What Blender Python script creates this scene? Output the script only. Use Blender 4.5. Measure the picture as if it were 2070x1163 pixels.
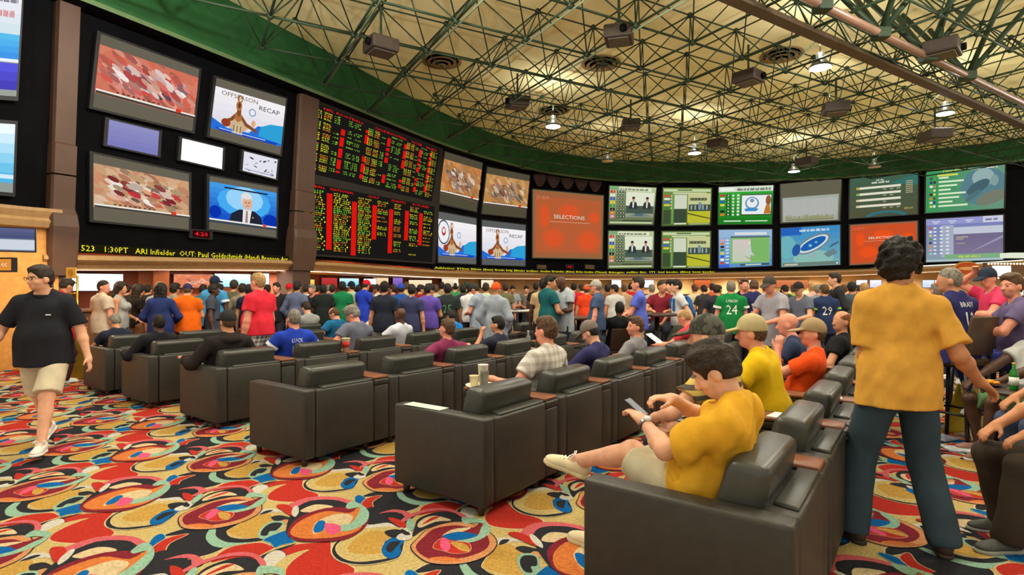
import bpy, bmesh, math, random
import numpy as np
from mathutils import Vector, Matrix
from mathutils.bvhtree import BVHTree
from mathutils.geometry import intersect_ray_tri
import openvdb as vdb

for _o in list(bpy.data.objects):
    bpy.data.objects.remove(_o)
SC = bpy.context.scene
COL = SC.collection
R = math.radians

# ------------------------------------------------------------------ camera, world, lights, exposure
F = 1120.0; CX = 1035.0; Y0 = 578.0; EYE = 1.55      # photo frame 2070 x 1163, eye 1.55 m above the carpet
cam_d = bpy.data.cameras.new('camera'); cam = bpy.data.objects.new('camera', cam_d); COL.objects.link(cam)
cam.location = (0, 0, EYE); cam.rotation_euler = (R(90), 0, 0)
cam_d.sensor_width = 36.0; cam_d.lens = 36.0 * F / 2070.0
cam_d.shift_y = (Y0 - 581.5) / 2070.0
cam_d.clip_start = 0.05; cam_d.clip_end = 200
SC.camera = cam
SC.view_settings.view_transform = 'Standard'
SC.view_settings.look = 'None'
SC.view_settings.gamma = 1.0
SC.view_settings.use_curve_mapping = False
SC.view_settings.exposure = 0.0
SC.cycles.use_denoising = True
SC.cycles.max_bounces = 5
SC.cycles.diffuse_bounces = 3
SC.cycles.glossy_bounces = 2
SC.cycles.caustics_reflective = False
SC.cycles.caustics_refractive = False
SC.cycles.sample_clamp_indirect = 6.0

world = bpy.data.worlds.new('hall_ambient'); SC.world = world
world.use_nodes = True
_bg = world.node_tree.nodes['Background']
_bg.inputs['Color'].default_value = (1.0, 0.96, 0.84, 1)    # even ambient fill in place of the open gaming hall behind the camera
_bg.inputs['Strength'].default_value = 1.0

def area_light(name, loc, size, power, color=(1, .95, .86), rot=(0, 0, 0), spread=math.pi):
    d = bpy.data.lights.new(name, 'AREA'); d.shape = 'DISK'; d.size = size; d.energy = power; d.color = color
    d.spread = spread
    o = bpy.data.objects.new(name, d); o.location = loc; o.rotation_euler = rot; COL.objects.link(o)
    return o
# high-bay pendant lamps of the hall: the ones in view carry their housings further down; (photo px, y, lit)
LAMP_Z = 7.0
LAMPS_VIEW = [(1658, 137, 1), (1910, 230, 1), (1677, 232, 0), (1118, 256, 1), (1404, 310, 1), (1228, 326, 0), (1605, 347, 1), (1768, 338, 0)]
def lamp_pos(px, py):
    d = (LAMP_Z - EYE) * F / (Y0 - py)
    return Vector(((px - CX) / F * d, d, LAMP_Z))
for _i, (_px, _py, _lit) in enumerate(LAMPS_VIEW):
    if _lit:
        _p = lamp_pos(_px, _py)
        area_light('high_bay_light', _p - Vector((0, 0, .06)), .5, 130)
for _x, _y in [(-6.5, 6), (-1.5, 6.5), (3.5, 6), (8.5, 6.5), (-5, 1.5), (0, 1.0), (5, 1.5), (-3, -3), (3, -3)]:
    area_light('high_bay_light', (_x, _y, 8.2), .6, 36)  # more lights added overhead out of view, without housings
# bare point lights added to brighten the ceiling, above the pendants and out of frame
def bulb(loc, power, r=.08):
    d = bpy.data.lights.new('ceiling_fill', 'POINT'); d.energy = power; d.color = (1, .94, .82); d.shadow_soft_size = r
    o = bpy.data.objects.new('ceiling_fill', d); o.location = loc; COL.objects.link(o)
for _x, _y in [(-5, 8.4), (-1, 8.6), (3, 8.6), (7.5, 8.6), (13, 9), (-3, 4), (4, 4), (18, 14), (24, 20)]: bulb((_x, _y, 6.7), 480)
for _i, (_px, _py, _lit) in enumerate(LAMPS_VIEW): bulb(lamp_pos(_px, _py) + Vector((0, 0, .55)), 80 if _lit else 30)

# area lights without fixtures, added to brighten the wall behind the betting windows
for _x, _y in [(-9.2, 13.4), (-8.2, 15.6), (-7.2, 18.5), (-5.6, 21.5), (-4.0, 24.6), (-1.6, 28.2), (2.2, 31.2), (6.4, 32.8), (10, 33.3), (13.8, 33.4), (17.5, 32.6), (21.3, 30.6)]:
    area_light('window_fill', (_x, _y, 1.95), .7, 130, (1, .86, .66))
# ------------------------------------------------------------------ helpers
def lin(c):
    out = []
    for v in c[:3]:
        v = v / 255.0
        out.append(v / 12.92 if v <= .04045 else ((v + .055) / 1.055) ** 2.4)
    return tuple(out)
def at(px, py, d):
    return Vector(((px - CX) / F * d, d, EYE - (py - Y0) / F * d))
def ground(px, py):
    return at(px, py, EYE * F / (py - Y0))

MATS = {}
def mat(name, rgb, rough=.7, spec=.3, metal=0.0, noise=.08, nscale=9.0, bump=0.0, bscale=60.0, linear=False, coat=0.0):
    if name in MATS: return MATS[name]
    m = bpy.data.materials.new(name); m.use_nodes = True
    nt = m.node_tree; b = nt.nodes['Principled BSDF']
    c = tuple(rgb) if linear else lin(rgb)
    b.inputs['Roughness'].default_value = rough
    b.inputs['Specular IOR Level'].default_value = spec
    b.inputs['Metallic'].default_value = metal
    if coat: b.inputs['Coat Weight'].default_value = coat
    if noise > 0:
        tc = nt.nodes.new('ShaderNodeTexCoord'); n = nt.nodes.new('ShaderNodeTexNoise')
        n.inputs['Scale'].default_value = nscale; n.inputs['Detail'].default_value = 2
        nt.links.new(tc.outputs['Object'], n.inputs['Vector'])
        rp = nt.nodes.new('ShaderNodeMapRange')
        rp.inputs['From Min'].default_value = .3; rp.inputs['From Max'].default_value = .7
        rp.inputs['To Min'].default_value = 1 - noise * 2; rp.inputs['To Max'].default_value = 1 + noise * 1.2
        nt.links.new(n.outputs['Fac'], rp.inputs['Value'])
        mx = nt.nodes.new('ShaderNodeVectorMath'); mx.operation = 'SCALE'
        mx.inputs[0].default_value = c
        nt.links.new(rp.outputs['Result'], mx.inputs['Scale'])
        nt.links.new(mx.outputs[0], b.inputs['Base Color'])
    else:
        b.inputs['Base Color'].default_value = (*c, 1)
    if bump > 0:
        tc2 = nt.nodes.new('ShaderNodeTexCoord'); n2 = nt.nodes.new('ShaderNodeTexNoise')
        n2.inputs['Scale'].default_value = bscale; n2.inputs['Detail'].default_value = 3
        nt.links.new(tc2.outputs['Object'], n2.inputs['Vector'])
        bp = nt.nodes.new('ShaderNodeBump'); bp.inputs['Strength'].default_value = bump; bp.inputs['Distance'].default_value = .01
        nt.links.new(n2.outputs['Fac'], bp.inputs['Height'])
        nt.links.new(bp.outputs['Normal'], b.inputs['Normal'])
    MATS[name] = m
    return m
def glow(name, rgb, strength):
    if name in MATS: return MATS[name]
    m = bpy.data.materials.new(name); m.use_nodes = True
    nt = m.node_tree; nt.nodes.clear()
    e = nt.nodes.new('ShaderNodeEmission'); o = nt.nodes.new('ShaderNodeOutputMaterial')
    e.inputs['Color'].default_value = (*lin(rgb), 1); e.inputs['Strength'].default_value = strength
    nt.links.new(e.outputs[0], o.inputs['Surface'])
    MATS[name] = m
    return m
def attr_glow(name, strength):
    """lit picture of a screen: colour comes from the shapes drawn on it"""
    if name in MATS: return MATS[name]
    m = bpy.data.materials.new(name); m.use_nodes = True
    nt = m.node_tree; nt.nodes.clear()
    a = nt.nodes.new('ShaderNodeAttribute'); a.attribute_name = 'Col'
    e = nt.nodes.new('ShaderNodeEmission'); o = nt.nodes.new('ShaderNodeOutputMaterial')
    e.inputs['Strength'].default_value = strength
    nt.links.new(a.outputs['Color'], e.inputs['Color']); nt.links.new(e.outputs[0], o.inputs['Surface'])
    MATS[name] = m
    return m
def attr_mat(name, rough=.9, spec=.1, noise=.1, nscale=40, bump=.15, bscale=250):
    if name in MATS: return MATS[name]
    m = mat(name, (255, 255, 255), rough, spec, 0, noise, nscale, bump, bscale)
    nt = m.node_tree; b = nt.nodes['Principled BSDF']
    a = nt.nodes.new('ShaderNodeAttribute'); a.attribute_name = 'Col'
    mul = nt.nodes.new('ShaderNodeVectorMath'); mul.operation = 'MULTIPLY'
    src = b.inputs['Base Color'].links[0].from_socket
    nt.links.new(src, mul.inputs[0]); nt.links.new(a.outputs['Color'], mul.inputs[1])
    nt.links.new(mul.outputs[0], b.inputs['Base Color'])
    return m

def link(name, me, parent=None, m=None, smooth=False):
    o = bpy.data.objects.new(name, me); COL.objects.link(o)
    if parent is not None: o.parent = parent
    if m is not None and len(me.materials) == 0: me.materials.append(m)
    if smooth and len(me.polygons):
        me.polygons.foreach_set('use_smooth', np.ones(len(me.polygons), bool))
    return o
def mesh_from(name, verts, faces):
    me = bpy.data.meshes.new(name); me.from_pydata([tuple(v) for v in verts], [], [tuple(f) for f in faces]); me.update()
    return me
def mesh_np(name, V, Q):
    """fast mesh from numpy vertices and quads"""
    me = bpy.data.meshes.new(name)
    n = len(Q); k = Q.shape[1]
    me.vertices.add(len(V)); me.vertices.foreach_set('co', V.astype(np.float32).ravel())
    me.loops.add(n * k); me.loops.foreach_set('vertex_index', Q.astype(np.int32).ravel())
    me.polygons.add(n); me.polygons.foreach_set('loop_start', np.arange(0, n * k, k, dtype=np.int32))
    me.polygons.foreach_set('use_smooth', np.ones(n, bool))
    me.update(calc_edges=True); me.validate()
    return me
def empty(name, loc=(0, 0, 0), rz=0.0):
    o = bpy.data.objects.new(name, None); COL.objects.link(o)
    o.location = loc; o.rotation_euler = (0, 0, rz); o.empty_display_size = .1
    return o
def tag(o, label=None, cat=None, group=None, kind=None):
    if label: o['label'] = label
    if cat: o['category'] = cat
    if group: o['group'] = group
    if kind: o['kind'] = kind
    return o
class MB:
    """collects shapes and links them as one mesh object"""
    def __init__(s): s.bm = bmesh.new()
    def box(s, lo, hi, M=None, bev=0.0, seg=2, taper=None):
        x0, y0, z0 = lo; x1, y1, z1 = hi
        vs = [s.bm.verts.new(c) for c in ((x0,y0,z0),(x1,y0,z0),(x1,y1,z0),(x0,y1,z0),(x0,y0,z1),(x1,y0,z1),(x1,y1,z1),(x0,y1,z1))]
        fs = [s.bm.faces.new([vs[i] for i in f]) for f in ((0,3,2,1),(4,5,6,7),(0,1,5,4),(1,2,6,5),(2,3,7,6),(3,0,4,7))]
        if bev > 0:
            es = list({e for f in fs for e in f.edges})
            r = bmesh.ops.bevel(s.bm, geom=es, offset=bev, segments=seg, profile=.5, affect='EDGES')
            vs = list({v for f in r['faces'] for v in f.verts} | {v for v in vs if v.is_valid})
        if M is not None:
            for v in vs: v.co = M @ v.co
        return vs
    def hexa(s, pts, bev=0.0, seg=2):
        vs = [s.bm.verts.new(c) for c in pts]
        fs = [s.bm.faces.new([vs[i] for i in f]) for f in ((0,3,2,1),(4,5,6,7),(0,1,5,4),(1,2,6,5),(2,3,7,6),(3,0,4,7))]
        if bev > 0:
            es = list({e for f in fs for e in f.edges})
            bmesh.ops.bevel(s.bm, geom=es, offset=bev, segments=seg, profile=.5, affect='EDGES')
    def tube(s, a, b, r, n=8, r2=None, caps=True):
        a = Vector(a); b = Vector(b); r2 = r if r2 is None else r2
        d = (b - a).normalized(); u = d.orthogonal().normalized(); w = d.cross(u)
        A = []; B = []
        for i in range(n):
            t = 2 * math.pi * i / n; o = u * math.cos(t) + w * math.sin(t)
            A.append(s.bm.verts.new(a + o * r)); B.append(s.bm.verts.new(b + o * r2))
        for i in range(n):
            j = (i + 1) % n
            s.bm.faces.new((A[i], A[j], B[j], B[i]))
        if caps:
            s.bm.faces.new(A[::-1]); s.bm.faces.new(B)
    def path(s, pts, r, n=6):
        for a, b in zip(pts[:-1], pts[1:]): s.tube(a, b, r, n)
    def lathe(s, prof, c=(0, 0, 0), n=16):
        rings = []
        for r, z in prof:
            rings.append([s.bm.verts.new((c[0] + r * math.cos(2*math.pi*i/n), c[1] + r * math.sin(2*math.pi*i/n), c[2] + z)) for i in range(n)])
        for A, B in zip(rings[:-1], rings[1:]):
            for i in range(n):
                j = (i + 1) % n
                s.bm.faces.new((A[i], A[j], B[j], B[i]))
        s.bm.faces.new(rings[0][::-1]); s.bm.faces.new(rings[-1])
    def ball(s, c, r, M=None, u=12, v=8):
        mm = Matrix.Translation(c) @ Matrix.Diagonal((*r, 1)) if M is None else M
        bmesh.ops.create_uvsphere(s.bm, u_segments=u, v_segments=v, radius=1, matrix=mm)
    def face(s, pts): return s.bm.faces.new([s.bm.verts.new(p) for p in pts])
    def build(s, name, m, parent=None, smooth=False):
        me = bpy.data.meshes.new(name); 
        bmesh.ops.recalc_face_normals(s.bm, faces=s.bm.faces)
        s.bm.to_mesh(me); s.bm.free()
        return link(name, me, parent, m, smooth)
def copy_tree(o, parent=None):
    c = o.copy(); COL.objects.link(c)
    if parent is not None: c.parent = parent
    for ch in list(o.children): copy_tree(ch, c)
    return c

# flat lettering: outlines of a built-in font as 2-D faces, height 1 = capital letter
_TXT = {}
def text_faces(s, res=1):
    if (s, res) in _TXT: return _TXT[(s, res)]
    cu = bpy.data.curves.new('lettering', 'FONT'); cu.body = s; cu.size = 1.0; cu.resolution_u = res
    ob = bpy.data.objects.new('lettering', cu); COL.objects.link(ob)
    dg = bpy.context.evaluated_depsgraph_get()
    me = ob.evaluated_get(dg).to_mesh()
    vs = np.array([v.co[:2] for v in me.vertices]).reshape(-1, 2) / .7; fs = [list(p.vertices) for p in me.polygons]
    ob.evaluated_get(dg).to_mesh_clear()
    bpy.data.objects.remove(ob); bpy.data.curves.remove(cu)
    w = vs[:, 0].max() if len(vs) else 0
    _TXT[(s, res)] = (vs, fs, w)
    return _TXT[(s, res)]

def clip_rect(pts, x0, y0, x1, y1):
    def cl(P, inside, cross):
        out = []
        for i in range(len(P)):
            a, b = P[i - 1], P[i]
            if inside(b):
                if not inside(a): out.append(cross(a, b))
                out.append(b)
            elif inside(a): out.append(cross(a, b))
        return out
    def cx(v): return lambda a, b: (v, a[1] + (b[1] - a[1]) * (v - a[0]) / (b[0] - a[0]))
    def cy(v): return lambda a, b: (a[0] + (b[0] - a[0]) * (v - a[1]) / (b[1] - a[1]), v)
    P = [tuple(p) for p in pts]
    for f, c in ((lambda p: p[0] >= x0, cx(x0)), (lambda p: p[0] <= x1, cx(x1)), (lambda p: p[1] >= y0, cy(y0)), (lambda p: p[1] <= y1, cy(y1))):
        if not P: return P
        P = cl(P, f, c)
    return P
class Art:
    """flat coloured shapes in the unit square (x right, y up), painted one over the other"""
    def __init__(s, aspect=1.6): s.P = []; s.asp = aspect; s.layer = 0
    def poly(s, pts, c, clip=True):
        s.layer += 1
        if clip: pts = clip_rect(pts, 0, 0, 1, 1)
        if len(pts) >= 3: s.P.append((pts, c, s.layer))
    def rect(s, x0, y0, x1, y1, c): s.poly([(x0, y0), (x1, y0), (x1, y1), (x0, y1)], c)
    def ell(s, x, y, rx, ry, c, a=0.0, n=14):
        ca, sa = math.cos(a), math.sin(a); pts = []
        for i in range(n):
            t = 2 * math.pi * i / n; u, v = rx * s.asp * math.cos(t), ry * math.sin(t)
            pts.append((x + (u * ca - v * sa) / s.asp, y + u * sa + v * ca))
        s.poly(pts, c)
    def grad(s, x0, y0, x1, y1, c0, c1, n=12, vert=True):
        for i in range(n):
            t = (i + .5) / n; c = tuple(c0[k] + (c1[k] - c0[k]) * t for k in range(3))
            if vert: s.rect(x0, y0 + (y1 - y0) * i / n, x1, y0 + (y1 - y0) * (i + 1) / n, c)
            else: s.rect(x0 + (x1 - x0) * i / n, y0, x0 + (x1 - x0) * (i + 1) / n, y1, c)
    def text(s, t, x, y, h, c, w=None, align='l', ital=0.0, res=1):
        vs, fs, tw = text_faces(t, res)
        if not len(vs): return
        sx = h / s.asp if w is None else w / tw
        ox = x - (tw * sx / 2 if align == 'c' else 0)
        s.layer += 1
        for f in fs:
            s.P.append(([(ox + vs[i][0] * sx + ital * vs[i][1] * h / s.asp, y + vs[i][1] * h) for i in f], c, s.layer))
    def build(s, name, quad, parent, strength=1.0, step=.00015, material=None):
        """quad: four 3-D corners TL TR BR BL"""
        TL, TR, BR, BL = quad
        nrm = (TR - TL).cross(BL - TL).normalized()
        if nrm.dot(Vector((0, 0, EYE)) - TL) < 0: nrm = -nrm
        V = []; Fc = []; C = []
        for pts, c, ly in s.P:
            i0 = len(V)
            for x, y in pts:
                p = (BL * (1 - x) + BR * x) * (1 - y) + (TL * (1 - x) + TR * x) * y
                V.append(p + nrm * (step * ly))
            Fc.append(list(range(i0, i0 + len(pts)))); C.append(lin(c))
        me = mesh_from(name, V, Fc)
        ca = me.color_attributes.new('Col', 'FLOAT_COLOR', 'CORNER')
        arr = np.ones((len(me.loops), 4), np.float32); k = 0
        for f, c in zip(Fc, C):
            arr[k:k + len(f), :3] = c; k += len(f)
        ca.data.foreach_set('color', arr.ravel())
        return link(name, me, parent, material or attr_glow('lit_screen_%.2f' % strength, strength))
# ------------------------------------------------------------------ floor: patterned carpet
# outlines of the woven motifs, noted in enlarged views of the photo and laid flat on the floor, then repeated on the weave's lattice
VIEWS = {'A': (300, 930, 4.9925), 'B': (680, 930, 4.9925), 'Z': (0, 760, 2.5875)}
BLACK = (46, 46, 52); RED = (186, 52, 42); GOLD = (194, 152, 76); BEIGE = (200, 176, 116); CREAM = (214, 190, 150); MINT = (146, 184, 162)
BLUE = (18, 98, 168); NAVYB = (24, 70, 112); PINK = (206, 98, 106); HOTP = (224, 88, 130); WHITE = (206, 200, 190); ORANGE = (210, 120, 62); MAROON = (128, 40, 52); TAN = (206, 142, 96)
MOTIFS = [
 # broad grounds first
 ('A', RED, [(1310,920),(1500,855),(1720,835),(1830,815),(1840,930),(1890,1010),(2010,1060),(2080,1110),(2020,1190),(1860,1230),(1700,1235),(1520,1220),(1400,1180),(1395,1100),(1470,1010),(1560,940),(1400,965)], CREAM, 14),
 ('A', BLACK, [(140,770),(330,705),(480,690),(620,690),(590,780),(640,850),(760,880),(640,945),(420,998),(270,1003),(170,955),(172,880),(300,800),(410,748),(250,765)], CREAM, 14),
 ('A', BLACK, [(-60,1030),(60,960),(200,985),(350,1010),(470,1010),(560,1050),(470,1100),(300,1150),(160,1190),(-20,1130)], None, 0),
 ('A', RED, [(630,1035),(740,930),(880,870),(1120,838),(1230,868),(1270,888),(1100,980),(1050,1030),(900,1000),(760,1012)], CREAM, 12),
 ('A', BLACK, [(1030,1035),(1180,950),(1350,885),(1500,845),(1340,915),(1220,955),(1130,1070),(1060,1065)], None, 0),
 ('A', WHITE, [(1130,1070),(1200,955),(1310,915),(1385,970),(1240,1105)], BLACK, 6),
 ('A', BEIGE, [(1240,1115),(1395,972),(1630,905),(1460,1005),(1395,1100),(1380,1170),(1290,1180)], None, 0),
 ('A', MINT, [(630,690),(730,655),(690,760),(740,815),(850,838),(1110,822),(920,855),(760,888),(640,865),(578,785)], None, 0),
 ('A', BLACK, [(715,660),(1015,555),(970,630),(835,700),(792,740),(830,782),(960,802),(1110,790),(1150,815),(960,838),(800,832),(690,780),(682,720)], None, 0),
 ('A', GOLD, [(1015,590),(1100,535),(1240,555),(1265,640),(1180,690),(1110,780),(950,785),(835,752),(798,722),(900,660)], CREAM, 8),
 ('A', WHITE, [(1055,545),(1180,498),(1320,503),(1440,545),(1300,528),(1180,545),(1070,560)], None, 0),
 ('A', BLACK, [(1120,555),(1190,515),(1260,512),(1200,540)], None, 0),
 ('A', BLACK, [(1240,580),(1330,562),(1430,588),(1445,612),(1380,602),(1310,628),(1260,612)], None, 0),
 ('A', TAN, [(1310,630),(1370,610),(1440,610),(1440,580),(1470,600),(1440,645),(1350,650)], None, 0),
 ('A', MINT, [(1105,775),(1140,690),(1240,625),(1370,635),(1300,735),(1230,790),(1150,805)], None, 0),
 ('A', BLACK, [(1130,760),(1165,690),(1250,640),(1350,645),(1290,715),(1225,725),(1195,768)], None, 0),
 ('A', BLUE, [(1165,812),(1290,752),(1400,720),(1435,800),(1475,832),(1340,862),(1280,888),(1230,840)], MINT, 8),
 ('A', BLUE, [(-10,900),(50,790),(130,750),(168,790),(100,850)], MINT, 9),
 ('A', RED, [(20,912),(180,800),(400,752),(210,850),(145,960),(40,965)], CREAM, 9),
 # wing at the side of the oval
 ('B', BLACK, [(-40,900),(40,800),(260,680),(560,640),(700,690),(690,790),(650,960),(560,1015),(300,1062),(80,1040),(-20,980)], CREAM, 12),
 ('B', BEIGE, [(0,900),(60,820),(250,705),(350,665),(530,655),(660,690),(600,725),(560,780),(480,830),(460,920),(520,985),(380,1015),(200,1028),(60,985)], CREAM, 10),
 ('B', GOLD, [(110,890),(260,760),(400,722),(520,742),(545,790),(470,850),(455,940),(300,960),(180,948)], None, 0),
 ('B', WHITE, [(180,700),(330,650),(520,636),(640,660),(760,710),(720,730),(640,690),(500,680),(360,690)], None, 0),
 ('B', BLUE, [(455,920),(490,840),(560,790),(640,788),(690,820),(645,880),(655,930),(620,982),(560,1002),(490,982)], None, 0),
 ('B', BLACK, [(500,905),(540,840),(645,828),(600,890),(545,942)], None, 0),
 ('B', BLACK, [(485,730),(600,706),(730,735),(740,762),(640,762),(600,792),(535,782)], None, 0),
 ('B', WHITE, [(605,785),(655,748),(700,768),(745,760),(722,718),(776,748),(752,802),(695,818),(630,812)], None, 0),
 # fields above the oval
 ('B', BLACK, [(300,500),(450,475),(560,505),(670,580),(720,640),(640,690),(520,640),(330,660),(300,600)], None, 0),
 ('B', PINK, [(425,548),(560,508),(680,518),(770,560),(700,585),(640,540),(520,535)], None, 0),
 ('B', RED, [(520,592),(600,598),(695,640),(695,695),(600,662)], None, 0),
 ('B', BLACK, [(770,780),(790,690),(830,600),(1000,535),(1150,535),(1295,610),(1310,660),(1100,660),(900,700)], None, 0),
 ('B', PINK, [(655,612),(760,548),(950,498),(1120,498),(1270,548),(1330,602),(1280,592),(1150,528),(960,524),(800,566),(690,630)], None, 0),
 ('B', CREAM, [(820,652),(900,590),(1010,572),(1160,617),(1000,632),(850,692)], None, 0),
 ('B', RED, [(860,662),(960,590),(1045,578),(960,622)], None, 0),
 ('B', MINT, [(705,650),(725,605),(760,605),(785,650),(780,700),(745,725),(715,700)], None, 0),
 # maroon oval
 ('B', TAN, [(755,890),(830,795),(930,706),(1120,645),(1280,635),(1385,665),(1535,735),(1615,830),(1575,925),(1450,1005),(1250,1055),(1000,1055),(860,1005)], BLACK, 10),
 ('B', MAROON, [(800,890),(900,770),(1000,700),(1200,668),(1380,690),(1455,640),(1510,740),(1545,850),(1485,925),(1330,985),(1150,1012),(920,1002)], None, 0),
 ('B', ORANGE, [(940,1005),(1060,985),(1200,1000),(1260,1030),(1100,1035)], None, 0),
 ('B', CREAM, [(1070,770),(1180,708),(1360,692),(1250,742),(1120,765)], None, 0),
 ('B', MINT, [(1268,590),(1400,596),(1490,618),(1550,690),(1535,760),(1430,822),(1300,848),(1190,832),(1330,805),(1430,765),(1462,690),(1490,652),(1380,642),(1290,652)], None, 0),
 ('B', BLUE, [(1070,780),(1200,738),(1330,742),(1425,772),(1300,812),(1180,818)], None, 0),
 ('B', RED, [(975,892),(1060,800),(1160,828),(1330,848),(1345,932),(1200,955),(1100,932)], CREAM, 5),
 ('B', HOTP, [(1058,800),(1120,808),(1152,880),(1120,932),(1050,892)], None, 0),
 ('B', GOLD, [(1148,840),(1300,858),(1345,932),(1250,922)], None, 0),
 # orange oval, half a repeat along
 ('Z', BLACK, [(1500,830),(1515,740),(1560,675),(1650,655),(1760,650),(1840,685),(1800,712),(1700,705),(1590,750)], None, 0),
 ('Z', PINK, [(1480,695),(1600,643),(1760,638),(1890,680),(1830,676),(1750,654),(1620,659),(1510,712)], None, 0),
 ('Z', CREAM, [(1570,712),(1650,678),(1745,690),(1650,718)], None, 0),
 ('Z', RED, [(1445,685),(1500,678),(1545,712),(1520,735)], None, 0),
 ('Z', WHITE, [(1525,715),(1540,688),(1560,690),(1562,720),(1545,742),(1530,735)], None, 0),
 ('Z', MAROON, [(1503,822),(1560,748),(1700,698),(1850,698),(1925,742),(1905,802),(1800,864),(1620,874),(1535,862)], None, 0),
 ('Z', ORANGE, [(1518,820),(1575,762),(1700,714),(1830,722),(1885,688),(1895,792),(1800,842),(1640,858),(1550,850)], None, 0),
 ('Z', CREAM, [(1640,835),(1655,770),(1760,728),(1845,738),(1810,790),(1720,800)], None, 0),
 ('Z', MINT, [(1808,692),(1832,663),(1890,678),(1930,722),(1905,782),(1800,820),(1700,792),(1820,782),(1872,732),(1880,692),(1830,702)], None, 0),
 ('Z', BLUE, [(1640,802),(1668,765),(1702,770),(1692,812),(1650,827)], None, 0),
 ('Z', HOTP, [(1700,780),(1770,785),(1782,815),(1740,837),(1708,822)], None, 0),
]
U = np.array([-1.63, .44]); W = np.array([-.572, 1.076])
def smooth_loop(P, k):
    P = np.array(P, float); n = len(P); out = []
    for i in range(n):
        a, b, c, d = P[i - 1], P[i], P[(i + 1) % n], P[(i + 2) % n]
        for j in range(k):
            t = j / k
            out.append(.5 * (2 * b + (c - a) * t + (2*a - 5*b + 4*c - d) * t*t + (3*b - a - 3*c + d) * t**3))
    return np.array(out)
def grow(P, w):
    """push an outline outwards"""
    n = np.roll(P, -1, 0) - np.roll(P, 1, 0); n = np.stack([n[:, 1], -n[:, 0]], 1); n /= np.linalg.norm(n, axis=1)[:, None] + 1e-9
    area = np.sum(P[:, 0] * np.roll(P[:, 1], -1) - np.roll(P[:, 0], -1) * P[:, 1])
    return P + n * w * (1 if area > 0 else -1)
flat = []
_dim = lambda c: tuple(v * .92 for v in c) if c else None
LAT = np.linalg.inv(np.stack([U, W], 1))
REF = np.array([-.354, 3.39])
for view, c, pts, oc, ow in MOTIFS:
    ox, oy, sc = VIEWS[view]
    G = np.array([tuple(ground(ox + x / sc, oy + y / sc))[:2] for x, y in pts])
    st = np.floor(LAT @ (G.mean(0) - REF) + .5); G = G - U * st[0] - W * st[1]      # all brought into one repeat
    flat.append((G, _dim(c), _dim(oc), ow / sc / 300.0))
FV = []; FF = []; FC = []
def carpet_quad(x0, y0, x1, y1, z, c):
    i = len(FV); FV.extend([(x0, y0, z), (x1, y0, z), (x1, y1, z), (x0, y1, z)]); FF.append([i, i+1, i+2, i+3]); FC.append(c)
carpet_quad(-16, -6, 40, 40, 0, _dim(BEIGE))
for i in range(-14, 34):
    for j in range(-8, 26):
        o = U * i + W * j + REF
        x, y = o
        if not (-12 < x < 24 and 1.2 < y < 26) or abs(x) > y * 1.02 + 2.5: continue
        if x < -.85 * (y - 1) * 0 - 11: continue
        dist = math.hypot(x, y)
        k = 4 if dist < 7 else (2 if dist < 11 else 1)
        if dist > 17: continue
        for ly, (G, c, oc, ow) in enumerate(flat):
            if dist > 11 and ly in (2, 13, 14, 23, 25, 39): continue
            S = smooth_loop(G, k)
            z = .0004 + ly * .00012
            if oc is not None and dist < 13:
                O = grow(S, ow); b = len(FV)
                FV.extend([(p[0] + x - REF[0], p[1] + y - REF[1], z) for p in O]); FF.append(list(range(b, b + len(O)))); FC.append(oc)
            b = len(FV)
            FV.extend([(p[0] + x - REF[0], p[1] + y - REF[1], z + .00006) for p in S]); FF.append(list(range(b, b + len(S)))); FC.append(c)
me = mesh_from('floor', FV, FF)
ca = me.color_attributes.new('Col', 'FLOAT_COLOR', 'CORNER')
arr = np.ones((len(me.loops), 4), np.float32); k = 0
_lc = {c: lin(c) for c in set(FC)}
for f, c in zip(FF, FC):
    arr[k:k + len(f), :3] = _lc[c]; k += len(f)
ca.data.foreach_set('color', arr.ravel())
_fm = attr_mat('carpet', rough=.95, spec=.05, noise=.12, nscale=60, bump=.3, bscale=500)
floor = link('floor', me, None, _fm); tag(floor, 'carpet with red black gold and mint swirling oval motifs', kind='structure')
# make every face look up
bm = bmesh.new(); bm.from_mesh(me)
for f in bm.faces:
    if f.normal.z < 0: f.normal_flip()
bm.to_mesh(me); bm.free()

# ------------------------------------------------------------------ the curved screen wall
PLAN = [(-10.9,7.0,2.24,7.0),(-9.45,10.2,2.24,7.0),(-8.8,11.3,2.24,7.0),(-6.2,16.7,2.36,7.08),(-2.86,23.7,2.26,7.2),(1.5,29.4,2.28,7.35),(6.4,31.7,2.29,7.34),(13.4,32.2,2.4,7.45),(18.9,30.9,2.5,7.45),(23.4,28.1,2.72,7.5),(25.2,26.9,2.85,7.5)]
def cat(P, k):
    P = [np.array(p, float) for p in P]; out = []
    for i in range(len(P) - 1):
        a = P[i - 1] if i else 2 * P[0] - P[1]; b = P[i]; c = P[i + 1]; d = P[i + 2] if i + 2 < len(P) else 2 * P[-1] - P[-2]
        for j in range(k):
            t = j / k; out.append(.5 * (2*b + (c - a)*t + (2*a - 5*b + 4*c - d)*t*t + (3*b - a - 3*c + d)*t**3))
    out.append(P[-1]); return np.array(out)
WC = cat(PLAN, 6)
_t = np.gradient(WC[:, :2], axis=0); _t /= np.linalg.norm(_t, axis=1)[:, None]
WN = np.stack([_t[:, 1], -_t[:, 0]], 1)          # towards the hall
LEAN = .08
def wpt(i, z, inset=0.0):
    L = max(0.0, (z - WC[i, 2])) * LEAN + inset
    return Vector((WC[i, 0] + WN[i, 0] * L, WC[i, 1] + WN[i, 1] * L, z))
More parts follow.
